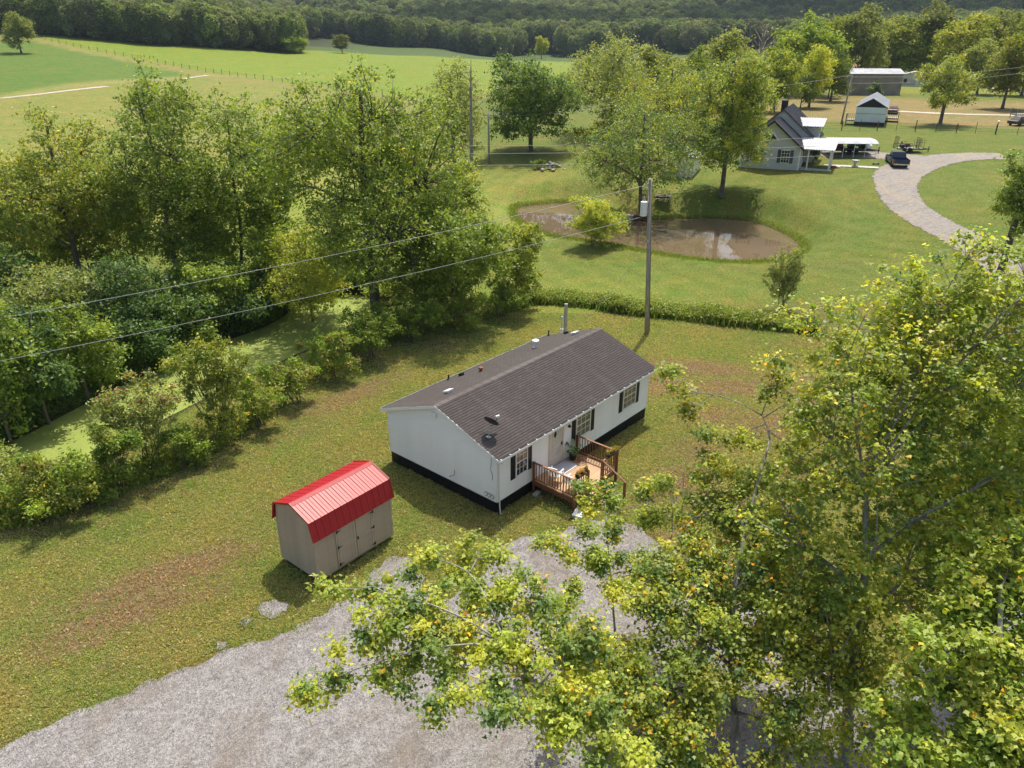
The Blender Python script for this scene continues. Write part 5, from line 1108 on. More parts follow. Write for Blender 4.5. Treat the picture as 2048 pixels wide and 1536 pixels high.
    for p in P: share('post', pm, F, p - o, scale=(1, 1, random.uniform(.85, 1.15)))
    for z in (.5, 1.1): MB().tube([p - o + Vector((0, 0, z)) for p in P], .015, 4).build('wire', M['steel'], F)
    # little things on the cottage lawn
    t = thing('garden_urn', 'white stone urn standing beside the concrete path', 'urn', at(1709, 333)); MB().box(-.3, -.3, -.1, .3, .3, .12).lathe([(.16, .12), (.12, .3), (.30, .5), (.42, .75), (.44, .8)], 12).build('bowl', M['concrete'], t)
    t = thing('lawn_ornament', 'red and white lawn ornament on the grass near the porch', 'ornament', at(1670, 336)); MB().box(-.4, -.2, 0, .1, .2, .25).build('base', M['redpaint'], t); MB().lathe([(.22, 0), (.28, .2), (.1, .35)], 10, (.35, 0, 0)).build('ball', M['plastic'], t)
    t = thing('toy_scooter', 'small blue and white toy lying on the grass by the driveway', 'toy', at(1751, 329)); MB().box(-.4, -.15, .1, .4, .15, .18).build('board', M['navy'], t); MB().tube([(.35, 0, .15), (.5, 0, .6)], .03, 6).build('stem', M['plastic'], t)
    for x in (-.3, .35): add_wheel(t, (x, 0, .1), .1, .06, 'plastic')
    t = thing('lamp_post', 'short post with a white lamp on the lawn behind the cottage', 'lamp post', at(1991, 269)); MB().tube([(0, 0, -.1), (0, 0, 1.7)], .06, 8).build('post', M['steel'], t); MB().lathe([(.08, 1.7), (.2, 1.8), (.22, 1.95), (.05, 2.1)], 10).build('lamp_head', M['plastic'], t)
    # pond side
    t = thing('picnic_table', 'dark picnic table under the tree beside the pond', 'table', at(1326, 403), radians(-10)); MB().box(-.9, -.38, .70, .9, .38, .75).build('top', M['greywood'], t)
    for y in (-.68, .68): MB().box(-.9, y - .13, .42, .9, y + .13, .46).build('bench', M['greywood'], t)
    for x in (-.65, .65): MB().beam((x, -.7, 0), (x, -.2, .7), .06, .1).beam((x, .7, 0), (x, .2, .7), .06, .1).beam((x, -.75, .38), (x, .75, .38), .06, .08).build('leg', M['steel'], t)
    t = thing('pond_dock', 'small dark dock of planks on crossed timbers at the edge of the pond', 'dock', at(1280, 437), radians(-20)); t.location.z = POND_Z
    for k in range(8): MB().box(-1.2 + k * .3, -.8, .55, -1.2 + k * .3 + .27, .8, .6).build('plank', M['railwood'], t)
    for x in (-1.1, 0, 1.1):
        for y in (-.7, .7): MB().box(x - .06, y - .06, -.6, x + .06, y + .06, .55).build('post', M['railwood'], t)
    for x in (-1.1, 0): MB().beam((x, -.72, .05), (x + 1.1, -.72, .5), .06, .08).beam((x, -.72, .5), (x + 1.1, -.72, .05), .06, .08).build('brace', M['railwood'], t)
    t = thing('concrete_culvert', 'grey concrete culvert box at the neck of the pond', 'culvert', at(1252, 447), radians(-15)); t.location.z = POND_Z; MB().box(-.75, -.3, -.5, .75, .3, .55).box(-.8, -.36, .5, .8, .36, .62).build('wall', M['concrete'], t)
    t = thing('rock_pile', 'heap of grey rocks on the slope above the pond', 'rock pile', at(1103, 338), 0); r = random.Random(8); rm_ = []
    for k in range(4):
        bm = bmesh.new(); bmesh.ops.create_icosphere(bm, subdivisions=1, radius=.35)
        for v in bm.verts: v.co *= r.uniform(.7, 1.2); v.co.z *= .65
        me = bpy.data.meshes.new('rock'); bm.to_mesh(me); bm.free(); me.materials.append(M['rock']); rm_.append(me)
    for k in range(26): a = r.uniform(0, 6.3); d = r.uniform(0, 1.5) ; share('rock', rm_[k % 4], t, (d * cos(a) * 1.3, d * sin(a), max(.05, (.85 - d * .55) * r.uniform(.3, 1.1))), (0, 0, r.uniform(0, 6)), (r.uniform(.5, 1.1),) * 3)
# ------------------------------------------------------------------ poles and wires
def poles():
    pb = on_plane(1294, 668, 0.0); base = Vector((pb[0], pb[1], 0)); t, top = utility_pole('utility_pole', 'tall weathered utility pole with a white transformer behind the house', base, 11.25, .19, (-.62, 0))
    def on(f): return Vector((-.62 * f, 0, 11.25 * f))
    c = on(.82) + Vector((-.42, -.05, 0)); MB().lathe([(.20, -.48), (.24, -.45), (.24, .40), (.26, .43), (.24, .50), (.10, .54)], 14, c).build('transformer', M['whitemetal'], t, smooth=False); MB().lathe([(.05, 0), (.07, .05), (.04, .2), (.03, .28)], 8, c + Vector((0, 0, .54))).build('bushing', M['pvc'], t); MB().cbox(on(.82) + Vector((-.18, -.02, .2)), (.14, .06, .08)).cbox(on(.82) + Vector((-.18, -.02, -.2)), (.14, .06, .08)).build('bracket', M['galv'], t)
    MB().lathe([(.05, 0), (.09, .05), (.05, .1), (.08, .16), (.03, .22)], 8, on(.955) + Vector((-.22, -.05, 0))).build('insulator', M['galv'], t); MB().tube([on(.98) + Vector((.10, -.12, 0)), on(.5) + Vector((.11, -.13, 0)), on(.02) + Vector((.15, -.17, 0))], .016, 4).build('ground_wire', M['black'], t); MB().cbox(on(.62) + Vector((-.10, -.14, 0)), (.14, .1, .22)).build('cutout', M['pvc'], t)
    a = base + on(.955) + Vector((-.24, -.05, .1)); b = base + on(.80) + Vector((-.45, -.05, -.3))
    wire('service_wire', 'upper pale service cable from the pole down to the left', (a, pt(-70, 649, 37)), .35, .016, 'service cables across the left trees'); wire('service_wire', 'lower pale service cable from the transformer down to the left', (b, pt(-70, 736, 34)), .35, .016, 'service cables across the left trees')
    wire('guy_wire', 'thin slanting guy wire left of the tall utility pole', (base + on(.6), at(1170, 640)), .1, .012)
    # meter post behind the house
    x = pt(1132, 620, 47).x; t = thing('meter_post', 'short wooden meter post just behind the house roof', 'post', (x, 47, 0)); MB().tube([(0, 0, -.2), (0, 0, 4.05)], .12, 8).build('post', M['polewood'], t); MB().box(-.34, -.12, 1.5, -.14, .08, 2.3).build('meter_box', M['galv'], t); MB().lathe([(.09, 0), (.13, .06), (.06, .16)], 8, (-.24, 0, 3.0)).build('weatherhead', M['galv'], t); MB().tube([(-.24, 0, 2.3), (-.24, 0, 3.0)], .035, 6).build('conduit', M['galv'], t)
    # line behind the trees
    P = []
    for (px, py, top_y, lab) in ((978, 326, 226, 'slim grey pole standing between the two middle trees'), (1682, 248, 150, 'leaning dark pole left of the single-wide home')):
        q = at(px, py); h = pt(px, top_y, q.y).z - q.z; t, tp = utility_pole('utility_pole', lab, q, h, .16, (0, 0) if px < 1000 else (.5, 0)); MB().cbox((tp - Vector(q)) - Vector((0, 0, .3)), (1.6, .1, .12)).build('cross_arm', M['polewood'], t); P.append(tp)
        for k in (-.7, 0, .7): MB().lathe([(.04, 0), (.06, .06), (.03, .14)], 6, (tp - Vector(q)) + Vector((k, 0, -.24))).build('insulator', M['galv'], t)
    G = 'power lines behind the pond'
    wire('power_line', 'topmost cable between the slim grey pole and the leaning pole', (P[0], P[1]), .8, .026, G)
    for k, (y0, y1, w) in enumerate(((291, 277, 'highest'), (306, 294, 'middle'), (330, 314, 'lowest'))): wire('power_line', w + ' of the three cables crossing in front of the cottage gable', (pt(905, y0 + 1, 96), pt(1640, y1 - 2, 96)), .25, .024, G)
    for k, (y0, y1, w) in enumerate(((170, 128, 'upper'), (182, 140, 'lower'))): wire('power_line', w + ' cable running across the far right trees', (P[1] + Vector((0, 0, -.3 - k)), pt(2090, y1, 130)), .6, .024, G)
    wire('power_line', 'thin cable from the slim grey pole across the dark round tree', (P[0] - Vector((0, 0, .5)), pt(1400, 190, 120)), .5, .020, G)
    # dead snag
    q = at(943, 335); t = thing('dead_tree', 'bare dead snag with a forked top rising in front of the middle trees', 'tree', q); h = pt(950, 118, q.y).z - q.z; b = MB(); b.tube([(0, 0, -.2), (.05, 0, h * .4), (.15, 0, h * .72), (.25, 0, h)], [.28, .22, .13, .03], 8)
    r = random.Random(3)
    for k in range(14):
        z = h * r.uniform(.35, .95); a = r.uniform(0, 6.3); l = (h - z) * .35 + .6; b.tube([(.1, 0, z), (.1 + l * .5 * cos(a), l * .5 * sin(a), z + l * .35), (.1 + l * cos(a), l * sin(a), z + l * .75)], [.05, .03, .008], 5)
    b.build('trunk', BARK['grey'], t)
    q = at(1520, 128); q = Vector((pt(1520, 110, 190).x, 190, hz(pt(1520, 110, 190).x, 190))); t = thing('dead_tree', 'pale leafless dead tree among the far green trees', 'tree', q); h = pt(1522, 40, 190).z - q.z; b = MB(); b.tube([(0, 0, -.2), (.1, 0, h * .45), (.1, 0, h * .75), (.5, 0, h)], [.5, .36, .2, .04], 8)
    for k in range(22):
        z = h * r.uniform(.35, .95); a = r.uniform(0, 6.3); l = (h - z) * .5 + 1.4; b.tube([(.1, 0, z), (.1 + l * .5 * cos(a), l * .5 * sin(a), z + l * .45), (.1 + l * cos(a), l * sin(a), z + l * .85)], [.14, .08, .02], 5)
    b.build('trunk', BARK['bleach'], t)

# ------------------------------------------------------------------ trees
def left_trees():
    G = 'trees on the far bank of the algae pond'
    ct = crown_tree; kw = dict(group=G, ls=.235)
    ct('maple_tree', 'broad yellowish green tree at the far left beyond the algae pond', 118, 200, 540, 300, 57, 11, pal='olive', nleaf=30000, fill=.95, cr=.85, acc=.03, r0=.30, lean=(.3, 0), **kw)
    ct('maple_tree', 'tall thin-topped tree with pale trunk second from the left', 312, 122, 540, 270, 59, 12, pal='green', nleaf=26000, cr=.8, r0=.22, fill=.85, lobes=14, **kw)
    ct('maple_tree', 'open tree with a leaning trunk between the tall left trees', 468, 172, 545, 260, 62, 13, pal='green', nleaf=25000, cr=.8, r0=.2, lean=(1.2, 0), fill=.85, lobes=14, **kw)
    ct('maple_tree', 'largest round tree with forked limbs at the centre of the far bank', 730, 108, 600, 410, 55, 14, pal='green', fill=.8, nleaf=56000, cr=.9, r0=.48, lobes=16, acc=.015, **kw)
    ct('maple_tree', 'yellow green drooping tree low over the algae pond', 615, 450, 660, 215, 57, 15, pal='willow', nleaf=12000, cr=.6, r0=.14, **kw)
    ct('broadleaf_tree', 'dense green tree right of the largest tree with foliage to the ground', 905, 365, 670, 240, 54, 16, pal='green', nleaf=26000, cr=.75, r0=.22, lobes=12, **kw)
    ct('broadleaf_tree', 'small yellowish tree at the right end of the wooded bank', 1032, 440, 618, 120, 57.5, 17, pal='olive', nleaf=9000, cr=.55, r0=.12, **kw)
    ct('broadleaf_tree', 'narrow green tree rising behind the largest tree', 900, 300, 560, 150, 60, 18, pal='olive', nleaf=11000, cr=.7, r0=.2, **kw)
    # dark understorey on the far bank
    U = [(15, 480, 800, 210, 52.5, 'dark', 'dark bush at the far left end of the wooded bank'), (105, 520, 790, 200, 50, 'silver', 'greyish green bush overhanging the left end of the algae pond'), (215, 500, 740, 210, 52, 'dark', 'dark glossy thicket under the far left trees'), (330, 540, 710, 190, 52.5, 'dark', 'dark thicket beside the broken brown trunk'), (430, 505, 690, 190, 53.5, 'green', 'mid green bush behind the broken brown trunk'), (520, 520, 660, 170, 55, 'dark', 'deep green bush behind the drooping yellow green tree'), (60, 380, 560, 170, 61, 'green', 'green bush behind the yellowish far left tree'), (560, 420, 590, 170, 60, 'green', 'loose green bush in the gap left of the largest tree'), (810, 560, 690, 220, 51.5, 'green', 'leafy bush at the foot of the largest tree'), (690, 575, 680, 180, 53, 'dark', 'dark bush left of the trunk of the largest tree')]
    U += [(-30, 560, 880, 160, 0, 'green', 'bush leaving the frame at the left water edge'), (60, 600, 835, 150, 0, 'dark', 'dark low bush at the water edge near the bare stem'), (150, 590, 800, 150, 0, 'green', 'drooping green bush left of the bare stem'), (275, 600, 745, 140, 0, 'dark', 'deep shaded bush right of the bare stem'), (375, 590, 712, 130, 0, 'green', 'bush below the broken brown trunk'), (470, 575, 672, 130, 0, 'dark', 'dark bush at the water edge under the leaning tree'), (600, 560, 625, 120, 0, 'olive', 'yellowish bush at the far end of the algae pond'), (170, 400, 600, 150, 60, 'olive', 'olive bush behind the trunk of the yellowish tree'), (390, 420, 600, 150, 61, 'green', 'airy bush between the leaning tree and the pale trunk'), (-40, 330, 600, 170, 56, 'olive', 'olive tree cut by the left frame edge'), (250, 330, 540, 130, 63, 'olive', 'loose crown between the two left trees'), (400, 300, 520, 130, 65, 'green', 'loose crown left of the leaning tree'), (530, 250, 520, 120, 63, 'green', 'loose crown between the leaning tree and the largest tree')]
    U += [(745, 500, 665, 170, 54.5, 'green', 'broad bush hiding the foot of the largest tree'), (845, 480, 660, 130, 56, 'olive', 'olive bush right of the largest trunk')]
    for i, (px, yt, yb, w, Y, pal, lab) in enumerate(U):
        wl = np.interp(px, [-260, 0, 130, 250, 330, 420, 540, 600, 700, 765], [960, 895, 825, 765, 730, 690, 650, 605, 585, 600]); Yb = on_plane(px, wl, ALG_Z)[1]
        if Y == 0: Y = Yb + .9
        elif Y < 56: Y = max(Yb + 3.0, Y - 3)
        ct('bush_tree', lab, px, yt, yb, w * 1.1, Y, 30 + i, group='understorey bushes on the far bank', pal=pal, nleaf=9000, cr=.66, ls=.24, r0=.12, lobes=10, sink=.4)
    q = at(352, 655); t = thing('broken_snag', 'broken bare brown trunk leaning out of the dark thicket', 'tree trunk', (q.x, q.y, -.9)); h = pt(352, 557, q.y).z + .9; MB().tube([(.1, 0, -.3), (0, -.1, h * .3), (.22, -.1, h * .55), (.1, -.1, h * .75), (.12, -.05, h)], [.22, .2, .17, .14, .09], 8).tube([(.2, -.1, h * .6), (-.25, -.1, h * .72), (-.4, -.1, h * .85)], [.06, .04, .015], 5).build('trunk', BARK['brown'], t, smooth=True)
    q = at(200, 778); t = thing('bare_stem', 'thin bare stem standing at the left water edge', 'tree trunk', (q.x, q.y, -.9)); h = pt(203, 700, q.y).z + .9; MB().tube([(0, 0, -.3), (.08, 0, h * .5), (.02, 0, h)], [.12, .09, .05], 7).build('trunk', BARK['brown'], t, smooth=True)
    # shrubs along the near bank
    S_ = [('shrub', 'tall airy yellow green bush on the near bank of the algae pond', 425, 905, 690, 170, 'olive', 9000, .42, None, .02), ('sumac_shrub', 'bush with rust red seed heads on the near bank', 285, 962, 765, 165, 'silver', 7000, .42, (.20, .05, .035), .03), ('shrub', 'light green rounded bush left of the rust red bush', 232, 1000, 862, 110, 'weed', 4500, .40, None, 0), ('shrub', 'wide tangled green bush at the left edge of the lawn', 75, 1062, 925, 240, 'weed', 9000, .45, None, .02), ('shrub', 'small bush between the left edge tangle and the rounded bush', 165, 1026, 950, 110, 'green', 3500, .4, None, 0), ('shrub', 'low bush right of the tall airy bush', 505, 868, 760, 120, 'weed', 4500, .4, None, 0), ('shrub', 'fresh green bank bush near the middle of the row', 580, 820, 725, 120, 'weed', 4500, .4, None, 0), ('shrub', 'dense vine covered bush near the right end of the row', 655, 772, 670, 130, 'weed', 5200, .4, None, 0), ('shrub', 'green vine bush below the largest tree', 730, 735, 625, 130, 'green', 5200, .4, None, 0), ('shrub', 'bush under the dense green tree behind the house', 815, 700, 600, 140, 'green', 5500, .4, None, 0), ('shrub', 'leafy bush at the lawn edge behind the house', 910, 672, 590, 130, 'weed', 5000, .4, None, 0), ('shrub', 'last bush of the bank row beside the weed strip', 1000, 645, 570, 120, 'green', 4500, .4, None, 0), ('shrub', 'low dark bush below the tall airy bush', 365, 948, 860, 100, 'green', 3200, .38, None, 0), ('shrub', 'bush at the extreme left edge above the tangle', -20, 1010, 880, 150, 'silver', 5000, .42, None, 0)]
    for i, (nm, lab, px, yb, yt, w, pal, n, cr, tp, acc) in enumerate(S_): shrub(nm, lab, px, yb, yt, w, 60 + i, pal, n, .155, cr=cr, group='bushes along the near bank', top_pal=tp, acc=acc)
def mid_trees():
    ct = crown_tree; G = 'trees round the pond and cottage'
    ct('poplar_tree', 'silvery tall tree left of the dead snag', 905, 112, 335, 135, 92, 101, 335, pal='silver', fill=.8, nleaf=18000, ls=.27, cr=.9, group=G)
    ct('oak_tree', 'dense dark green rounded tree with foliage down to the grass', 1062, 103, 338, 195, 98, 102, 303, pal=PAL['green'] + PAL['dark'], nleaf=32000, fill=.95, ls=.34, cr=1.05, group=G, lobes=17)
    ct('oak_tree', 'tall greyish tree with shaded trunk right of the rounded dark tree', 1225, 66, 280, 215, 120, 103, 268, pal='silver', fill=.85, nleaf=24000, ls=.33, cr=1.15, group=G, lobes=12)
    ct('oak_tree', 'broad pale green tree behind the pond tree', 1340, 112, 300, 300, 112, 104, 292, pal='olive', fill=.85, nleaf=25000, ls=.32, cr=1.1, group=G, lobes=12)
    b, _ = ct('elm_tree', 'spreading tree leaning over the neck of the pond', 1285, 195, 425, 290, 84, 105, 428, pal=PAL['olive'] + PAL['dark'], nleaf=25000, ls=.25, cr=.85, group=G, r0=.3, fill=.5, lobes=15, lean=(-.4, 0))
    ct('maple_tree', 'tall yellow green tree in front of the cottage', 1462, 100, 350, 212, 99, 106, 388, pal='maple', fill=.85, nleaf=34000, ls=.28, cr=1.0, group=G, r0=.34, lobes=14, acc=.02)
    shrub('willow_shrub', 'feathery yellow green willow bush at the pond edge', 1192, 499, 408, 122, 107, 'willow', 13000, .22, 'narrow', cr=.55, cat='bush', lobes=11, fill=.8)
    shrub('weed_clump', 'small green weed clump beside the rock pile', 1077, 340, 322, 36, 108, 'weed', 700, .2, cr=.3, lobes=3, cat='weeds')
    shrub('sapling', 'bluish green young conifer at the end of the weed strip', 1567, 632, 508, 84, 109, 'silver', 8000, .17, 'narrow', cr=.34, cat='sapling', lobes=9, depth=.9)
    shrub('shrub', 'pale green shrubs behind the pond tree', 1205, 290, 245, 110, 110, 'weed', 3000, .3, cr=.7)
    shrub('shrub', 'small dark shrub beside the cottage porch', 1627, 326, 296, 22, 111, 'dark', 900, .2, cr=.3, lobes=3)
    ct('oak_tree', 'dark tree cut by the right edge of the lawn drive', 2052, 262, 470, 130, 62, 112, pal='green', nleaf=15000, ls=.22, cr=.7, group=G)
    ct('pine_tree', 'small dark evergreen in front of the block building', 1752, 160, 196, 36, 150, 113, 199, pal='dark', nleaf=3500, ls=.28, cr=.5, lobes=5, group=G)
    ct('maple_tree', 'leafy green tree with a clear trunk behind the cottage', 1607, 140, 208, 72, 142, 114, 217, pal='green', nleaf=8000, ls=.33, cr=.9, r0=.16, group=G)
    ct('maple_tree', 'light green lawn tree right of the single-wide home', 1900, 95, 225, 130, 133, 115, 250, pal='olive', nleaf=14000, ls=.32, cr=1.05, group=G, acc=.02)
    # the far right row: crowns shared between neighbours, turned and scaled
    protos = []
    for i, pal in enumerate(('olive', 'green', 'willow', 'silver', 'maple')):
        rng = np.random.default_rng(200 + i); L = lobed_crown(.9, 14, 5.4, 5.4, rng, 13); protos.append(tree_meshes(200 + i, L, [(0, 0, -.3), (0, 0, 4), (.2, 0, 8), (.2, .2, 12)], .30, 1.15, .85, 14000, .46, 'oval', pal, 7, 'brown', 'far', .03))
    R = [(1440, 50, 135, 115, 175, 3, 'greyish tree left of the pale dead tree'), (1622, 8, 105, 125, 205, 1, 'tall green tree in the far row above the yellow tree'), (1560, 92, 165, 85, 160, 4, 'low yellow green tree behind the tree in front of the cottage'), (1632, 85, 160, 72, 170, 2, 'small bright yellow tree left of the block building'), (1675, 78, 155, 70, 185, 1, 'green tree behind the small bright yellow tree'), (1738, -6, 112, 95, 235, 3, 'tall thin far tree with a vine covered trunk'), (1792, 22, 128, 105, 262, 0, 'broad olive tree above the white roofed home'), (1836, 50, 130, 92, 258, 1, 'dark green tree with a thick trunk behind the white roofed home'), (1938, 22, 112, 108, 240, 2, 'bright rounded green tree in the far right row'), (1888, -12, 80, 95, 260, 3, 'grey green tree standing tall behind the bright rounded tree'), (2005, 10, 110, 100, 260, 0, 'far right tree with a feathered top'), (2030, 58, 178, 95, 165, 0, 'olive tree at the right edge above the farm lane'), (1690, 20, 100, 80, 240, 0, 'olive tree between two tall far trees'), (1500, 95, 160, 80, 150, 0, 'olive tree left of the low yellow green tree'), (1395, 80, 150, 80, 165, 1, 'green tree at the left end of the far right row'), (1770, 45, 120, 70, 270, 1, 'distant green tree behind the olive tree'), (1975, 70, 130, 70, 205, 3, 'grey green bush tree beside the farm lane'), (1668, 100, 150, 44, 195, 3, 'small reddish grey bush left of the block building'), (1296, 82, 150, 120, 165, 3, 'twiggy grey tree above the broad pale tree'), (2075, 20, 120, 90, 200, 1, 'green tree just beyond the right edge row')]
    for i, (px, yt, yb, w, Y, k, lab) in enumerate(R):
        b, h0, h1, r = ptree(px, yt, yb, w, Y); s = max(.3, h1 / 14); plant('broadleaf_tree', lab, b, protos[k], i * 1.7, (r / 4.7, r / 4.7, s), group='trees of the far right row')
    F_ = [(588, 62, 108, 50, 405, 1, 'single tree at the corner of the near wood'), (683, 66, 112, 36, 430, 0, 'lone tree standing on the crest of the bean field'), (1083, 70, 105, 30, 480, 2, 'lone pale tree at the far end of the bean field'), (30, 18, 92, 62, 300, 3, 'lone twisted tree at the top left of the pasture')]
    for i, (px, yt, yb, w, Y, k, lab) in enumerate(F_):
        b, h0, h1, r = ptree(px, yt, yb, w, Y); plant('field_tree', lab, b, protos[k], i * 2.1, (r / 5.2, r / 5.2, h1 / 14), group='lone trees of the far fields')
def near_trees():
    RS = 1.22
    kw = dict(shape='maple', lm='near', bark='grey', up=.95, rnd=.62, squash=.75, twig=.011, sides=10, spread=1.4)
    A = [(1735, 950, 17.5, 1.0), (1750, 1110, 16.8, 1.0), (1715, 800, 18.4, 1.0), (1700, 1190, 16.2, .8), (1680, 1300, 15.9, .6), (1935, 485, 20.4, .9), (1840, 540, 20.6, .8), (1770, 560, 20.7, .7), (1690, 610, 21, .9), (1860, 620, 20.3, 1.4), (1960, 560, 20, 1.3), (2040, 600, 20, 1.8), (1625, 640, 21.5, .7), (1700, 720, 20.5, 1.3), (1800, 690, 20, 1.8), (1930, 700, 19.5, 1.8), (2050, 760, 19.5, 1.8), (1575, 720, 21.5, .5), (1630, 820, 20, 1.0), (1740, 830, 19, 1.7), (1880, 830, 19, 1.8), (1990, 890, 19, 1.7), (1660, 930, 19, 1.5), (1790, 960, 18.5, 1.6), (1590, 930, 19.5, 1.1), (1550, 1020, 19, 1.1), (1650, 1050, 18.3, 1.5), (1780, 1080, 18, 1.4), (1890, 1010, 18.5, 1.5), (1560, 1130, 18, 1.1), (1680, 1170, 17.3, 1.2), (1620, 1260, 16.6, 1.1), (1830, 1180, 17.6, 1.0), (1730, 1300, 16.4, .9), (1590, 1340, 16, 1.0), (1880, 1120, 18, 1.0), (1660, 1420, 15.4, .9), (1750, 1400, 15.6, .7), (1700, 1480, 15.0, .8), (1620, 1500, 14.7, .8), (1790, 1440, 15.2, .5), (1840, 1060, 18.2, 1.2), (1960, 1020, 18.3, 1.2), (2050, 930, 18.8, 1.5), (1720, 1230, 16.9, .9), (1500, 1090, 18.6, .9), (1800, 650, 20.6, 1.1), (1575, 630, 22, .4), (1830, 1270, 16.8, .8), (1900, 1230, 17.2, .8), (1770, 1190, 17.4, .9), (1560, 1210, 17.4, .9), (1660, 1340, 16, .9), (1540, 1300, 16.6, .9)]
    lobe_tree('maple_tree', 'tallest near maple with a forked grey trunk at the right', (7.55, 15.9, 0), [pt(1688, 1560, 15.9), pt(1698, 1390, 16.2), pt(1722, 1240, 16.6), pt(1733, 1110, 17.4), pt(1728, 960, 18.3)], A, 301, r0=.20, cr=.44, fill=.40, nleaf=56000, ls=.122, pal='maple', nl=14, acc=.045, per=7, **kw)
    B = [(930, 1095, 17.6, 0.46), (985, 1110, 17.3, 0.46), (870, 1120, 17.4, 0.64), (800, 1140, 17.3, 0.55), (730, 1170, 16.8, 0.55), (665, 1170, 16.5, 0.32), (940, 1190, 16.3, 0.92), (830, 1220, 15.9, 0.92), (740, 1260, 15.5, 0.74), (1040, 1190, 16.1, 0.74), (900, 1290, 15.1, 1.01), (790, 1330, 14.7, 0.78), (700, 1320, 14.9, 0.60), (620, 1385, 14.1, 0.39), (675, 1380, 14.2, 0.46), (1010, 1300, 14.7, 0.83), (1100, 1230, 15.4, 0.74), (900, 1390, 13.7, 0.69), (1000, 1410, 13.3, 0.69), (1100, 1330, 14.3, 0.83), (1090, 1440, 13.0, 0.74), (1180, 1300, 14.5, 0.74), (1180, 1420, 13.3, 0.83), (1240, 1500, 12.4, 0.83)]
    lobe_tree('maple_tree', 'low spreading maple reaching left over the gravel drive', (2.6, 11.0, 0), [Vector((2.6, 11.0, -.1)), pt(1280, 1640, 11.6), pt(1235, 1560, 12.2), pt(1165, 1480, 12.9), pt(1085, 1390, 13.8), pt(1010, 1290, 14.9)], B, 302, r0=.15, cr=.34, fill=.36, nleaf=29000, ls=.118, pal='maple', nl=11, acc=.03, per=6, **kw)
    E_ = [(1350, 1150, 19, 1.1), (1450, 1260, 17.5, 1.2), (1550, 1160, 18.4, 1.2), (1600, 1300, 16.6, 1.1), (1370, 1380, 15.8, 1.1), (1250, 1350, 16.2, 1.0), (1150, 1400, 15.4, .9), (1270, 1480, 14.7, .9), (1390, 1530, 14.3, .8), (1600, 1440, 15.1, .9), (1690, 1350, 16.0, .8), (1680, 1220, 17, 1.0), (1560, 1520, 14.5, .8), (1345, 740, 23.5, .36), (1362, 780, 23.3, .42), (1380, 825, 23, .5), (1405, 870, 22.6, .55), (1425, 905, 22.3, .6), (1445, 935, 22, .65), (1560, 740, 23, .55), (1640, 770, 22.4, .7), (1480, 880, 21.9, .5), (1590, 900, 21.4, .8), (1450, 1010, 21, .7), (1385, 1060, 20.3, .7), (1120, 1280, 17.3, .5), (1160, 1210, 18.1, .5), (1160, 1370, 16.2, .6), (1480, 960, 21.5, .7), (1410, 1010, 21, .6), (1340, 1030, 20.8, .55), (1470, 1060, 20.2, .9), (1540, 960, 21, .7), (1540, 780, 22.5, .5), (1590, 840, 21.5, .7), (1400, 1120, 19.3, .8), (1500, 1150, 18.8, .9), (1320, 1130, 19.2, .7), (1350, 1220, 17.8, .9), (1450, 1240, 17.4, 1.0), (1270, 1200, 18, .7), (1540, 1240, 17.2, .8), (1260, 1300, 16.8, .8), (1370, 1320, 16.5, 1.0), (1480, 1340, 16.2, .9), (1290, 1400, 15.6, .9), (1390, 1430, 15.2, .9), (1550, 1430, 15.2, .7), (1340, 1510, 14.5, .9), (1450, 1500, 14.6, .6), (1520, 880, 21.6, .6), (1470, 1000, 20.9, .8), (1560, 1040, 20.2, .9), (1530, 1100, 19.4, .9), (1430, 1130, 19, .9), (1300, 1180, 18.3, .7), (1400, 950, 21.8, .45), (1330, 1280, 17.1, .8), (1210, 1330, 16.3, .7), (1230, 1420, 15.3, .8)]
    lobe_tree('maple_tree', 'slender maple with yellowing leaves between the two larger near maples', (5.0, 15.6, 0), [pt(1480, 1560, 15.6), pt(1470, 1440, 16.2), pt(1460, 1300, 17), pt(1470, 1160, 18.4), pt(1500, 1020, 20), pt(1540, 880, 21.5)], E_, 303, r0=.13, cr=.36, fill=.36, nleaf=62000, ls=.118, pal=PAL['maple'] + [(.17, .17, .022), (.13, .15, .022)], nl=12, acc=.06, per=6, **kw)
    D_ = [(1935, 1190, 15.2, .8), (2010, 1120, 15.8, 1.0), (2060, 1220, 15, 1.1), (1870, 1290, 14.3, .55), (1960, 1300, 14.2, .9), (2050, 1350, 13.8, 1.1), (1900, 1390, 13.6, .7), (1990, 1430, 13.2, 1.0), (2070, 1480, 12.8, 1.0), (1870, 1490, 12.9, .6), (1950, 1510, 12.7, .9), (1840, 1560, 12.4, .6), (1810, 1430, 13.6, .55), (1830, 1350, 14.0, .5), (1790, 1510, 13.0, .6), (1920, 1250, 14.8, .6), (2030, 1560, 12.3, 1.0)]
    t, Mh = lobe_tree('maple_tree', 'lime green maple with the largest leaves in the bottom right corner', (9.9, 12.2, 0), [pt(2010, 1700, 12.2), pt(2005, 1560, 12.6), pt(2000, 1420, 13.3), pt(2000, 1280, 14.2), pt(2000, 1180, 15)], D_, 304, r0=.14, cr=.36, fill=.46, nleaf=36000, ls=.14, pal='lime', nl=8, acc=.03, per=6, **kw)
    # single leaves at the outside of the nearest crown, one object each
    rng = np.random.default_rng(77); lms = []
    for i in range(4):
        V, F, c, p = leaf_cloud(np.zeros((1, 3)), np.full((1, 3), .001), [1], .18, rng, PAL['lime'], 'maple', up=1.2, rnd=.5); lms.append(np_mesh('leaf', V, F, LM['near'], c))
    bs = Vector((9.9, 12.2, 0))
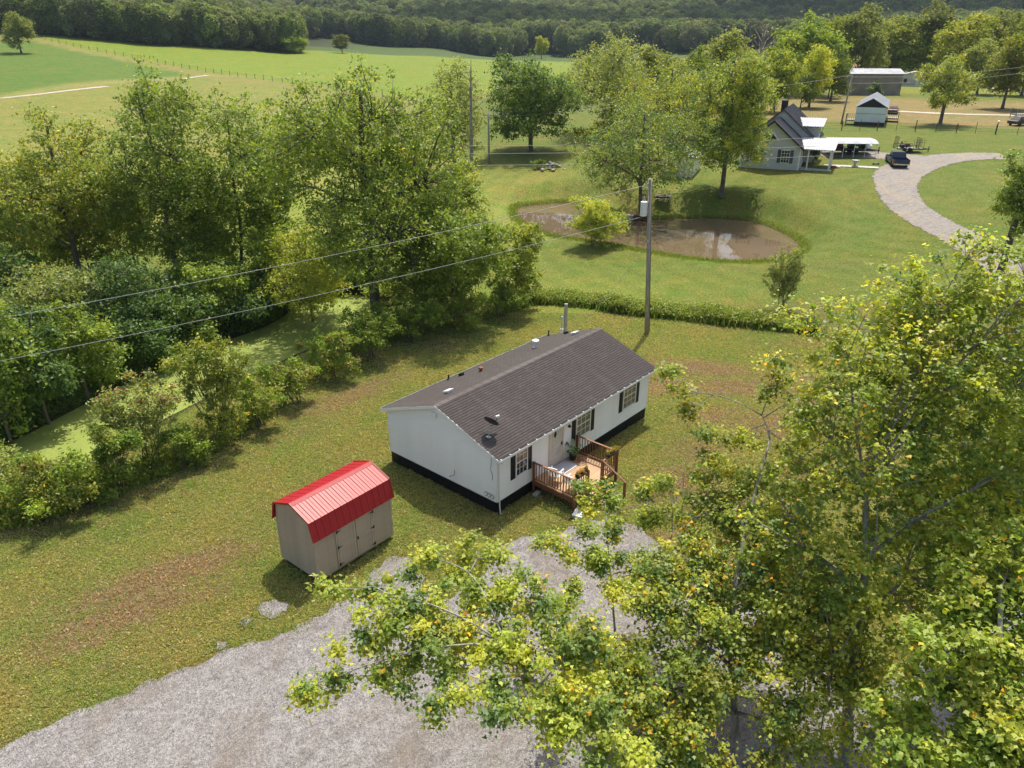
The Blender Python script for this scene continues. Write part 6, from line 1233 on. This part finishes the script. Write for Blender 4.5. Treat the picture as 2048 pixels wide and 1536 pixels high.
    for k in range(240):
        q = D_[k % len(D_)]; c = pt(q[0], q[1], q[2]) - bs; d = unit(rng.normal(size=3)) + np.array([0, -.6, .5]); d = unit(d); o = share('leaf', lms[k % 4], t, c + Vector(d * q[3] * rng.uniform(.85, 1.0)), (rng.normal() * .3, rng.normal() * .3, rng.uniform(0, 6.28)))
    C_ = [(2030, 900, 22, 1.3), (1960, 960, 22, 1.2), (2060, 1000, 21.5, 1.3), (1930, 1050, 20.5, 1.0), (2010, 1060, 20.5, 1.1), (2070, 1120, 19.5, 1.0), (1900, 1180, 18.8, .8), (2050, 820, 22.5, 1.3)]
    lobe_tree('maple_tree', 'shaded maple with bare dark limbs at the right edge', (15.2, 20.2, 0), [pt(2120, 1200, 20.2), pt(2060, 1080, 20.6), pt(2030, 980, 21), pt(2010, 860, 21.8)], C_, 305, r0=.17, cr=.42, fill=.36, nleaf=24000, ls=.125, pal='green', nl=7, acc=.02, per=7, **kw)
    S1 = [(1165, 970, 23.2, .3), (1290, 990, 22.6, .4), (1300, 1050, 21.4, .5), (1280, 1160, 19.7, .55), (1150, 1170, 19.3, .45), (1220, 1180, 19.3, .5), (1330, 960, 22.6, .3), (1205, 985, 23, .4), (1180, 1010, 22.5, .45), (1240, 1010, 22.3, .45), (1230, 1060, 21.3, .5), (1170, 1050, 21.3, .4), (1200, 1120, 20.2, .55), (1260, 1110, 20.4, .5), (1140, 1110, 20.2, .35), (1090, 1085, 20.6, .4)]
    lobe_tree('maple_sapling', 'young maple in front of the deck steps', (3.1, 18.6, 0), [pt(1235, 1330, 18.6), pt(1225, 1200, 19.6), pt(1215, 1080, 21), pt(1210, 1000, 22.6)], S1, 306, r0=.045, cr=.30, fill=.40, nleaf=14000, ls=.112, pal='maple', nl=6, acc=.05, per=5, **kw)
    # bare thin saplings by the dirt patch
    for k, (px, yb, yt, lab) in enumerate(((1334, 1140, 965, 'thin bare sapling on the dirt right of the deck'), (1352, 1120, 930, 'thin forked sapling behind the thin bare sapling'))):
        q = at(px, yb); t = thing('sapling', lab, 'sapling', q, 0, 'bare saplings on the dirt'); h = pt(px, yt, q.y + .3).z; b = MB(); b.tube([(0, 0, -.1), (.05, .05, h * .5), (-.05, .15, h)], [.035, .025, .008], 6); r = random.Random(k)
        for i in range(9): z = h * r.uniform(.3, .9); a = r.uniform(0, 6.3); l = (h - z) * .5 + .2; b.tube([(0, .05, z), (l * .4 * cos(a), .05 + l * .4 * sin(a), z + l * .5), (l * .5 * cos(a), .05 + l * .5 * sin(a), z + l)], [.014, .01, .004], 4)
        b.build('stem', BARK['grey'], t); rng = np.random.default_rng(k); K = np.column_stack([rng.normal(0, .25, 8), rng.normal(.1, .2, 8), rng.uniform(h * .55, h, 8)]); V, F, c, p = leaf_cloud(K, np.full((8, 3), .16), np.full(8, 9), .12, rng, PAL['maple'], 'maple', accent=YEL, acc_p=.1); share('foliage', np_mesh('foliage', V, F, LM['near'], c), t)
    shrub('shrub', 'yellow green roadside bush under the near maples', 1800, 1500, 1420, 130, 330, 'olive', 3500, .11, cr=.28, acc=.05)
def instances(name, protos, X, Y, dz, s0, s1, seed, pick=None, tilt=.35):
    ng = bpy.data.node_groups.new(name, 'GeometryNodeTree'); ng.interface.new_socket('Geometry', in_out='INPUT', socket_type='NodeSocketGeometry'); ng.interface.new_socket('Geometry', in_out='OUTPUT', socket_type='NodeSocketGeometry')
    n = ng.nodes; gi, go = n.new('NodeGroupInput'), n.new('NodeGroupOutput'); jn = n.new('GeometryNodeJoinGeometry')
    for p in reversed(protos):
        oi = n.new('GeometryNodeObjectInfo'); oi.inputs['Object'].default_value = p; oi.inputs['As Instance'].default_value = True; ng.links.new(oi.outputs['Geometry'], jn.inputs[0])
    ip = n.new('GeometryNodeInstanceOnPoints'); ip.inputs['Pick Instance'].default_value = True
    mp = n.new('GeometryNodeMeshToPoints'); ng.links.new(gi.outputs[0], mp.inputs['Mesh']); ng.links.new(mp.outputs[0], ip.inputs['Points']); ng.links.new(jn.outputs[0], ip.inputs['Instance'])
    def na(key, typ):
        a = n.new('GeometryNodeInputNamedAttribute'); a.data_type = typ; a.inputs[0].default_value = key; return [o for o in a.outputs if o.enabled and o.name == 'Attribute'][0]
    ng.links.new(na('pick', 'INT'), ip.inputs['Instance Index']); ng.links.new(na('size', 'FLOAT_VECTOR'), ip.inputs['Scale']); e2r = n.new('FunctionNodeEulerToRotation'); ng.links.new(na('turn', 'FLOAT_VECTOR'), e2r.inputs[0]); ng.links.new(e2r.outputs[0], ip.inputs['Rotation']); ng.links.new(ip.outputs[0], go.inputs[0])
    rng = np.random.default_rng(seed); Z = terr(X, Y) + dz; k = len(X); me = bpy.data.meshes.new(name); me.vertices.add(k); me.vertices.foreach_set('co', np.column_stack([X, Y, Z]).astype(np.float32).ravel())
    a = me.attributes.new('pick', 'INT', 'POINT'); a.data.foreach_set('value', (pick if pick is not None else rng.integers(0, len(protos), k)).astype(np.int32)); s = rng.uniform(s0, s1, k); sc = np.column_stack([s * rng.uniform(.85, 1.2, k), s * rng.uniform(.85, 1.2, k), s]); a = me.attributes.new('size', 'FLOAT_VECTOR', 'POINT'); a.data.foreach_set('vector', sc.astype(np.float32).ravel())
    a = me.attributes.new('turn', 'FLOAT_VECTOR', 'POINT'); a.data.foreach_set('vector', np.column_stack([rng.normal(0, tilt, (k, 2)), rng.uniform(0, 6.28, k)]).astype(np.float32).ravel()); me.update(); o = bpy.data.objects.new(name, me); link(o); tag(o, kind='stuff'); md = o.modifiers.new(name, 'NODES'); md.node_group = ng; return o
def far_woods():
    """woods too far off to count: one object each, instanced by geometry nodes"""
    protos = []
    for i, pal in enumerate(([(.080, .112, .046), (.10, .132, .052), (.115, .145, .06)], [(.125, .145, .075), (.15, .168, .088), (.095, .118, .06)], [(.11, .15, .05), (.13, .168, .056), (.09, .128, .046)])):
        rng = np.random.default_rng(400 + i); L = lobed_crown(.8, 15, 5.2, 5.2, rng, 13); K = np.array([l[:3] for l in L]); R = np.array([l[3:6] for l in L]); d_ = unit(rng.normal(size=(5200, 3))); ix = rng.integers(0, len(K), 5200); pp = K[ix] + d_ * R[ix] * rng.uniform(.86, 1.06, (5200, 1)); ok = np.ones(5200, bool)
        for q in range(len(K)): ok &= (((pp - K[q]) / R[q]) ** 2).sum(1) > .66
        pp = pp[ok]; d_ = d_[ok]; V, F, c, p = leaf_cloud(pp, np.full((len(pp), 3), .12), np.full(len(pp), 1), .85, rng, pal, 'oval', up=.6, rnd=.75)
        me = np_mesh('wood tree', V, F, LM['far'], c); protos.append(bpy.data.objects.new('wood_tree', me))
    def wood(name, X, Y, s0, s1, seed, pick=None): return instances(name, protos, X, Y, -.3, s0, s1, seed, pick, .05)
    rng = np.random.default_rng(5)
    # wood on the knoll at the upper left: front edge follows the hay field
    ed = [(-40, 60), (60, 66), (150, 76), (230, 84), (330, 92), (430, 97), (520, 102), (600, 106)]; E = [at(*q) for q in ed]; ea = np.array([atan2(p.x, p.y) for p in E]); er = np.array([hypot(p.x, p.y) for p in E])
    a = rng.uniform(radians(-42), radians(-14.6), 1500); er_ = np.interp(a, ea, er); r = er_ + 1 + rng.random(1500) ** 1.55 * 330; k = (np.degrees(a) < -16.5 + 0 * r) | (r < er_ + 120)
    wood('near_wood', (r * np.sin(a))[k], (r * np.cos(a))[k], .85, 1.25, 6)
    a = rng.uniform(radians(-40), radians(42), 15000); r = 655 + rng.random(15000) ** 1.25 * 1150 + 25 * np.sin(np.degrees(a) * .9); wood('hillside_forest', r * np.sin(a), r * np.cos(a), .95, 1.5, 7)
    a = rng.uniform(radians(-40), radians(42), 9000); r = 1800 + rng.random(9000) * 1500; wood('ridge_forest', r * np.sin(a), r * np.cos(a), 1.5, 2.2, 8)
def lawn(rng, gm):
    """short tufts over the near lawn: far too many to count, instanced by geometry nodes; straw tufts where the lawn is dry"""
    global WOOD
    n = 330000; r = 13.5 + 43 * rng.random(n) ** .78; a = rng.uniform(-.78, .74, n); X, Y = r * np.sin(a), r * np.cos(a); ok = ROADD(X, Y) > 2.55
    for g in GRAVEL: ok &= poly_sd(g, X, Y) > .0
    ok &= poly_sd(ALGAE, X, Y) > .4
    for (hx, hy, yw, L, D) in ((HX, HY, HYAW, HL, HW), (-7.76, 24.05, .888, 4.0, 2.44)): u = (X - hx) * cos(yw) + (Y - hy) * sin(yw); v = -(X - hx) * sin(yw) + (Y - hy) * cos(yw); ok &= ~((u > -.05) & (u < L + .05) & (v > -.05) & (v < D + .05))
    X, Y = X[ok], Y[ok]; col, dry = ground_colours(X, Y); n = len(X)
    nz = .5 * np.sin(X * .7 + 1.3 * np.sin(Y * .41)) * np.sin(Y * .63 + X * .21) + .3 * np.sin(X * 2.1 + Y * 1.3) * np.sin(Y * 2.7 - X * .9) + rng.normal(0, .38, n)
    pick = np.clip(np.floor(2.0 + nz * 1.9), 0, 3).astype(int); dd = dry + rng.normal(0, .30, n); pick = np.where(dd > .72, 4, pick); keep = ~((dd > .72) & (rng.random(n) < .45)); X, Y, pick = X[keep], Y[keep], pick[keep]
    pal = [[(.088, .118, .036), (.072, .104, .030)], [(.112, .128, .042), (.096, .116, .038)], [(.128, .130, .050), (.112, .117, .045)], [(.152, .138, .066), (.132, .122, .056)], [(.150, .110, .076), (.105, .074, .050), (.145, .118, .078)]]; protos = []
    for i, pp in enumerate(pal):
        q = np.random.default_rng(600 + i); k = 9; P = np.column_stack([q.normal(0, .055, (k, 2)), np.zeros(k)]); H = q.uniform(.025, .058, (k, 1)); an = q.uniform(0, 6.28, k); s = np.column_stack([np.cos(an), np.sin(an), np.zeros(k)]) * q.uniform(.010, .022, (k, 1)); bn = q.uniform(0, 6.28, k); l = np.column_stack([np.cos(bn), np.sin(bn), np.zeros(k)]) * H * q.uniform(.3, 1.3, (k, 1)); u = np.array([0, 0, 1.])
        V = np.stack([P - s, P + s, P + l * .5 + u * H * .7 + s * .8, P + l + u * H], 1).reshape(-1, 3); c = np.array(pp)[q.integers(0, len(pp), k)] * q.uniform(.8, 1.25, (k, 1)) * np.array([1.85, 1.82, 1.75]); protos.append(bpy.data.objects.new('tuft', np_mesh('tuft', V, np.arange(4 * k).reshape(k, 4), LM['lawn'], c)))
    o = instances('lawn_tufts', protos, X, Y, -.004, .7, 1.45, 31, pick)
def ground_cover():
    rng = np.random.default_rng(21); gm = LM['mid']; pal = [(.115, .185, .024), (.085, .15, .02), (.15, .20, .035)]
    # strip of tall weeds between the two lawns
    q = [(1020, 622), (1060, 610), (1110, 612), (1160, 616), (1220, 626), (1290, 636), (1360, 643), (1430, 652), (1500, 660), (1570, 668), (1640, 676)]; P = np.array([on_plane(a, b, 0.0) for a, b in q]); n = 7000; t = rng.uniform(0, len(P) - 1, n); x = np.interp(t, range(len(P)), P[:, 0]); y = np.interp(t, range(len(P)), P[:, 1]) + rng.random(n) ** .9 * 2.6 - .2
    h = .62 * (1 + .35 * np.sin(x * 1.3) * np.sin(x * .47 + 1)) * np.clip(1.15 - np.abs((y - np.interp(x, P[:, 0], P[:, 1])) - .9) * .28, .35, 1.2)
    blades('tall_weeds', np.column_stack([x, y, terr(x, y)]), h, .085, [(.075, .112, .02), (.055, .09, .018), (.105, .135, .028)], rng, gm, .6, 3, spread=.2)
    K = np.column_stack([x, y, terr(x, y) + h * 1.0])[::3]; V, F, c, p = leaf_cloud(K, np.full((len(K), 3), .36), np.full(len(K), 15), .15, rng, PAL['weed'], 'oval'); o = bpy.data.objects.new('weed_leaves', np_mesh('weed_leaves', V, F, gm, c)); link(o); tag(o, kind='stuff')
    # tangled undergrowth along the near bank of the algae pond
    q = [(-60, 1085), (60, 1062), (150, 1030), (250, 990), (340, 955), (430, 912), (520, 850), (620, 772), (720, 705), (800, 682), (900, 660), (1000, 638), (1060, 618)]; P = np.array([on_plane(a, b, 0.0) for a, b in q]); n = 2600; t = rng.uniform(0, len(P) - 1, n); x = np.interp(t, range(len(P)), P[:, 0]); y = np.interp(t, range(len(P)), P[:, 1]); w = rng.random(n) ** 1.1; y = y + .45 + w * 2.3; x = x - w * .8
    hh = (.35 + .75 * np.minimum(1, w * 2.2)) * (1 + .5 * np.sin(x * 1.1 + y * .7) * np.sin(x * .4)); z0 = terr(x, y); K = np.column_stack([x, y, z0 + hh * rng.random(n) ** .6]); V, F, c, p = leaf_cloud(K, np.full((n, 3), .30), np.full(n, 22), .135, rng, PAL['weed'] + PAL['green'] + PAL['olive'], 'oval'); o = bpy.data.objects.new('bank_undergrowth', np_mesh('bank_undergrowth', V, F, gm, c)); link(o); tag(o, kind='stuff')
    # growth hanging over the far bank of the algae pond
    q = [(-200, 965), (-60, 915), (0, 895), (130, 825), (250, 765), (330, 730), (420, 690), (540, 650), (600, 608), (690, 590)]; P = np.array([on_plane(a, b, ALG_Z) for a, b in q]); n = 3000; t = rng.uniform(0, len(P) - 1, n); x = np.interp(t, range(len(P)), P[:, 0]); y = np.interp(t, range(len(P)), P[:, 1]); w = rng.random(n); y = y + w * 3.2 - .25; x = x - w * .6
    hh = (.25 + 1.9 * w ** .7) * (1 + .4 * np.sin(x * 1.3) * np.sin(x * .5 + 1)); K = np.column_stack([x, y, ALG_Z + .12 + hh * rng.random(n) ** .6]); V, F, c, p = leaf_cloud(K, np.full((n, 3), .36), np.full(n, 20), .17, rng, PAL['dark'] + PAL['green'] + PAL['dark'], 'oval'); o = bpy.data.objects.new('far_bank_undergrowth', np_mesh('far_bank_undergrowth', V, F, gm, c)); link(o); tag(o, kind='stuff')
    # grass on the pond rim
    L = np.concatenate([np.linspace(POND[i], POND[(i + 1) % len(POND)], 70) for i in range(len(POND))]); c0 = POND.mean(0); d = unit(L - c0); w = rng.random(len(L)); Q = L + d * (w * 1.1 - .05)[:, None] + rng.normal(0, .12, L.shape)
    blades('pond_bank_grass', np.column_stack([Q, terr(Q[:, 0], Q[:, 1]) - .03]), .30 - .12 * w, .05, [(.105, .145, .024), (.08, .12, .02), (.14, .165, .035)], rng, gm, .6, 3, spread=.15)
    # ragged grass along the gravel, and tufts on the near lawn
    n = 10; r = 15 + 37 * rng.random(n) ** .8; a = rng.uniform(-.75, .72, n); X, Y = r * np.sin(a), r * np.cos(a); ok = np.ones(n, bool)
    for g in GRAVEL: ok &= poly_sd(g, X, Y) > -.05
    ok &= poly_sd(ALGAE, X, Y) > .6; u = (X - HX) * cos(HYAW) + (Y - HY) * sin(HYAW); v = -(X - HX) * sin(HYAW) + (Y - HY) * cos(HYAW); ok &= ~((u > -.1) & (u < HL + .1) & (v > -.05) & (v < HW + .1)); ok &= ROADD(X, Y) > 2.9
    cl = np.sin(X * .9 + 1) * np.sin(Y * .8) + .6 * np.sin(X * 2.3 + Y * 1.7); ok &= (cl + rng.normal(0, .8, n)) > .1
    X, Y = X[ok], Y[ok]; lawn(rng, gm)
    X = []; Y = []
    for g in GRAVEL:
        E = np.concatenate([np.linspace(g[i], g[(i + 1) % len(g)], max(2, int(np.hypot(*(g[(i + 1) % len(g)] - g[i])) * 16))) for i in range(len(g))]); E = E + rng.normal(0, .12, E.shape); X += list(E[:, 0]); Y += list(E[:, 1])
    X, Y = np.array(X), np.array(Y); blades('gravel_edge_grass', np.column_stack([X, Y, np.zeros(len(X))]), .10, .022, [(.105, .15, .026), (.085, .13, .022), (.16, .15, .05)], rng, gm, .9, 5, spread=.09)
    n = 4200; g = GRAVEL[0]; lo, hi = g.min(0), g.max(0); X = rng.uniform(lo[0], hi[0], n * 3); Y = rng.uniform(lo[1], hi[1], n * 3); k = poly_sd(g, X, Y) < -.1; X, Y = X[k][:n], Y[k][:n]; s = rng.uniform(.014, .034, len(X)); oct_ = np.array([(1, 0, 0), (0, 1, 0), (-1, 0, 0), (0, -1, 0), (0, 0, .7)])
    V = (np.column_stack([X, Y, np.full(len(X), .012)])[:, None] + oct_[None] * s[:, None, None] * rng.uniform(.6, 1.3, (len(X), 5, 1))).reshape(-1, 3); b = np.arange(len(X))[:, None, None] * 5; F = (b + np.array([(0, 1, 4), (1, 2, 4), (2, 3, 4), (3, 0, 4)])[None]).reshape(-1, 3)
    o = bpy.data.objects.new('gravel_stones', np_mesh('gravel_stones', V, F, M['rock'])); link(o); tag(o, kind='stuff')
    b = MB()
# ------------------------------------------------------------------ assemble
building_materials(); foliage_materials(); far_materials()
GRAVEL = [np.array([on_plane(a, b, 0) for a, b in pl]) for pl in (
 [(-60, 1525), (0, 1495), (60, 1462), (140, 1428), (230, 1398), (300, 1362), (370, 1335), (440, 1300), (520, 1282), (590, 1262), (640, 1232), (700, 1190), (735, 1150), (775, 1118), (815, 1112), (835, 1140), (850, 1185), (900, 1196), (945, 1170), (985, 1122), (1015, 1085), (1060, 1072), (1130, 1058), (1190, 1040), (1245, 1046), (1290, 1062), (1325, 1095), (1350, 1140), (1420, 1185), (1540, 1225), (1630, 1300), (1690, 1400), (1740, 1500), (1740, 1640), (1100, 1800), (300, 1800), (-300, 1640)],
 [(515, 1215), (540, 1196), (575, 1202), (585, 1218), (555, 1232), (525, 1230)], [(478, 1242), (490, 1236), (497, 1246), (487, 1257), (478, 1252)], [(434, 1287), (452, 1276), (460, 1288), (446, 1302)])]
GRAVEL = [GRAVEL[0]] + [smooth_poly(g, 2) for g in GRAVEL[1:]]
_rd = [(-9, 6.0), (-2, 8.2), (3, 10.0), (7, 12.0), (10.5, 14.6), (14.5, 17.2), (20, 20.4), (28, 24.5), (40, 30)]
def ROADD(X, Y):
    d = np.full(np.shape(X), 1e9)
    for (ax, ay), (bx, by) in zip(_rd[:-1], _rd[1:]):
        ex, ey = bx - ax, by - ay; t = np.clip(((X - ax) * ex + (Y - ay) * ey) / (ex * ex + ey * ey), 0, 1); d = np.minimum(d, np.hypot(X - ax - t * ex, Y - ay - t * ey))
    return d
build_ground()
M['gravel'] = mat_gravel('drive gravel', (.38, .36, .352), (.10, .094, .091))
sheet('gravel_drive', GRAVEL, M['gravel'], z=.012)
M['road'] = mat_gravel('grey road', (.26, .25, .245), (.19, .183, .18), 46.0, (.24, .232, .23))
ribbon('road', [(a, b, 2.35) for a, b in _rd], M['road'], .022, .05)
def flat_poly(name, P, z, mat):
    o = MB().add([(p[0], p[1], z) for p in P], [tuple(range(len(P)))]).build(name, mat); bm = bmesh.new(); bm.from_mesh(o.data)
    for f in bm.faces:
        f.normal_update()
        if f.normal.z < 0: f.normal_flip()
    bmesh.ops.triangulate(bm, faces=bm.faces); bm.to_mesh(o.data); bm.free(); tag(o, kind='structure'); return o
def grow(P, d): c = P.mean(0); return c + (P - c) * (1 + d / np.maximum(np.hypot(*(P - c).T), 1e-6))[:, None]
flat_poly('algae_pond', grow(ALGAE, .5), ALG_Z, mat_algae()); flat_poly('fish_pond', grow(POND, .35), POND_Z, mat_pond())
def st(q, w): p = at(*q); return (p.x, p.y, w)
ribbon('driveway', [st((2010, 313), 2.4), st((1960, 312), 2.4), st((1905, 315), 2.5), st((1860, 322), 2.7), st((1822, 332), 3.0), st((1793, 350), 2.7), st((1790, 375), 2.2), st((1805, 405), 2.0), st((1835, 430), 2.0), st((1880, 455), 2.0), st((1930, 480), 2.0), st((1990, 520), 2.0), st((2060, 570), 2.0)], M['asphalt'], .04, .12)
ribbon('gravel_parking', [st((1640, 309), 1.9), st((1700, 309), 2.3), st((1760, 311), 2.4), st((1815, 315), 2.4), st((1850, 316), 1.6)], M['asphalt'], .03, .2)
ribbon('garden_path', [st((1648, 331), .5), st((1700, 333), .5), st((1757, 336), .5)], M['concrete'], .06, .0)
ribbon('farm_lane', [st((1798, 223), 1.6), st((1850, 226), 1.5), st((1930, 229), 1.4), st((2060, 232), 1.4)], M['farmroad'], .06, .15)
ribbon('far_lane', [st((1955, 172), 2.2), st((2000, 178), 2.0), st((2070, 186), 2.0)], M['farmroad'], .06, .15)
ribbon('field_track', [st((0, 197), .9), st((85, 188), .9), st((150, 180), .9), st((215, 173), .9)], M['farmroad'], .06, .1); ribbon('field_track', [st((365, 158), .9), st((415, 151), .9)], M['farmroad'], .06, .1)
house(); satellite_dish(); deck(); shed(); poles(); cottage(); pickup(); flatbed(); mesh_trailer(); far_places()
left_trees(); mid_trees(); near_trees(); far_woods(); ground_cover()
# ------------------------------------------------------------------ clouds and air
def clouds():
    m = pmat('cloud', (.85, .86, .88), 1.0, .03, .01, spec=0.0); r = random.Random(12); bm = bmesh.new(); ox, oy = sin(SUN_AZ) / tan(SUN_EL), cos(SUN_AZ) / tan(SUN_EL)
    # shadow centre on the ground, half length, half width, height above it
    for (cx, cy, hx, hy, H) in ((-150, 770, 420, 125, 950), (520, 900, 330, 260, 1000), (1150, 1500, 500, 500, 1100), (620, 1700, 520, 420, 1100)):
        for k in range(16):
            a = r.uniform(0, 6.28); d = sqrt(r.random()) * .85; q = bmesh.ops.create_icosphere(bm, subdivisions=2, radius=1.0, matrix=Matrix.Translation((cx + ox * H + d * cos(a) * hx, cy + oy * H + d * sin(a) * hy, H + r.uniform(0, 60))) @ Matrix.Diagonal((hx * r.uniform(.22, .42), hy * r.uniform(.25, .5), r.uniform(35, 80), 1)))
    me = bpy.data.meshes.new('clouds'); bm.to_mesh(me); bm.free(); me.materials.append(m); me.shade_smooth(); o = bpy.data.objects.new('clouds', me); link(o); tag(o, kind='stuff')
clouds()
def haze():
    b = MB().box(-4000, -300, -3, 4000, 4300, 330).build('haze', bpy.data.materials.new('haze air')); m = b.data.materials[0]; m.use_nodes = True; nt = m.node_tree; nt.nodes.clear(); o = nt.nodes.new('ShaderNodeOutputMaterial'); v = nt.nodes.new('ShaderNodeVolumePrincipled')
    v.inputs['Color'].default_value = (.66, .80, 1.0, 1); v.inputs['Density'].default_value = .00008; v.inputs['Anisotropy'].default_value = .2; nt.links.new(v.outputs[0], o.inputs['Volume']); tag(b, kind='stuff')
haze()
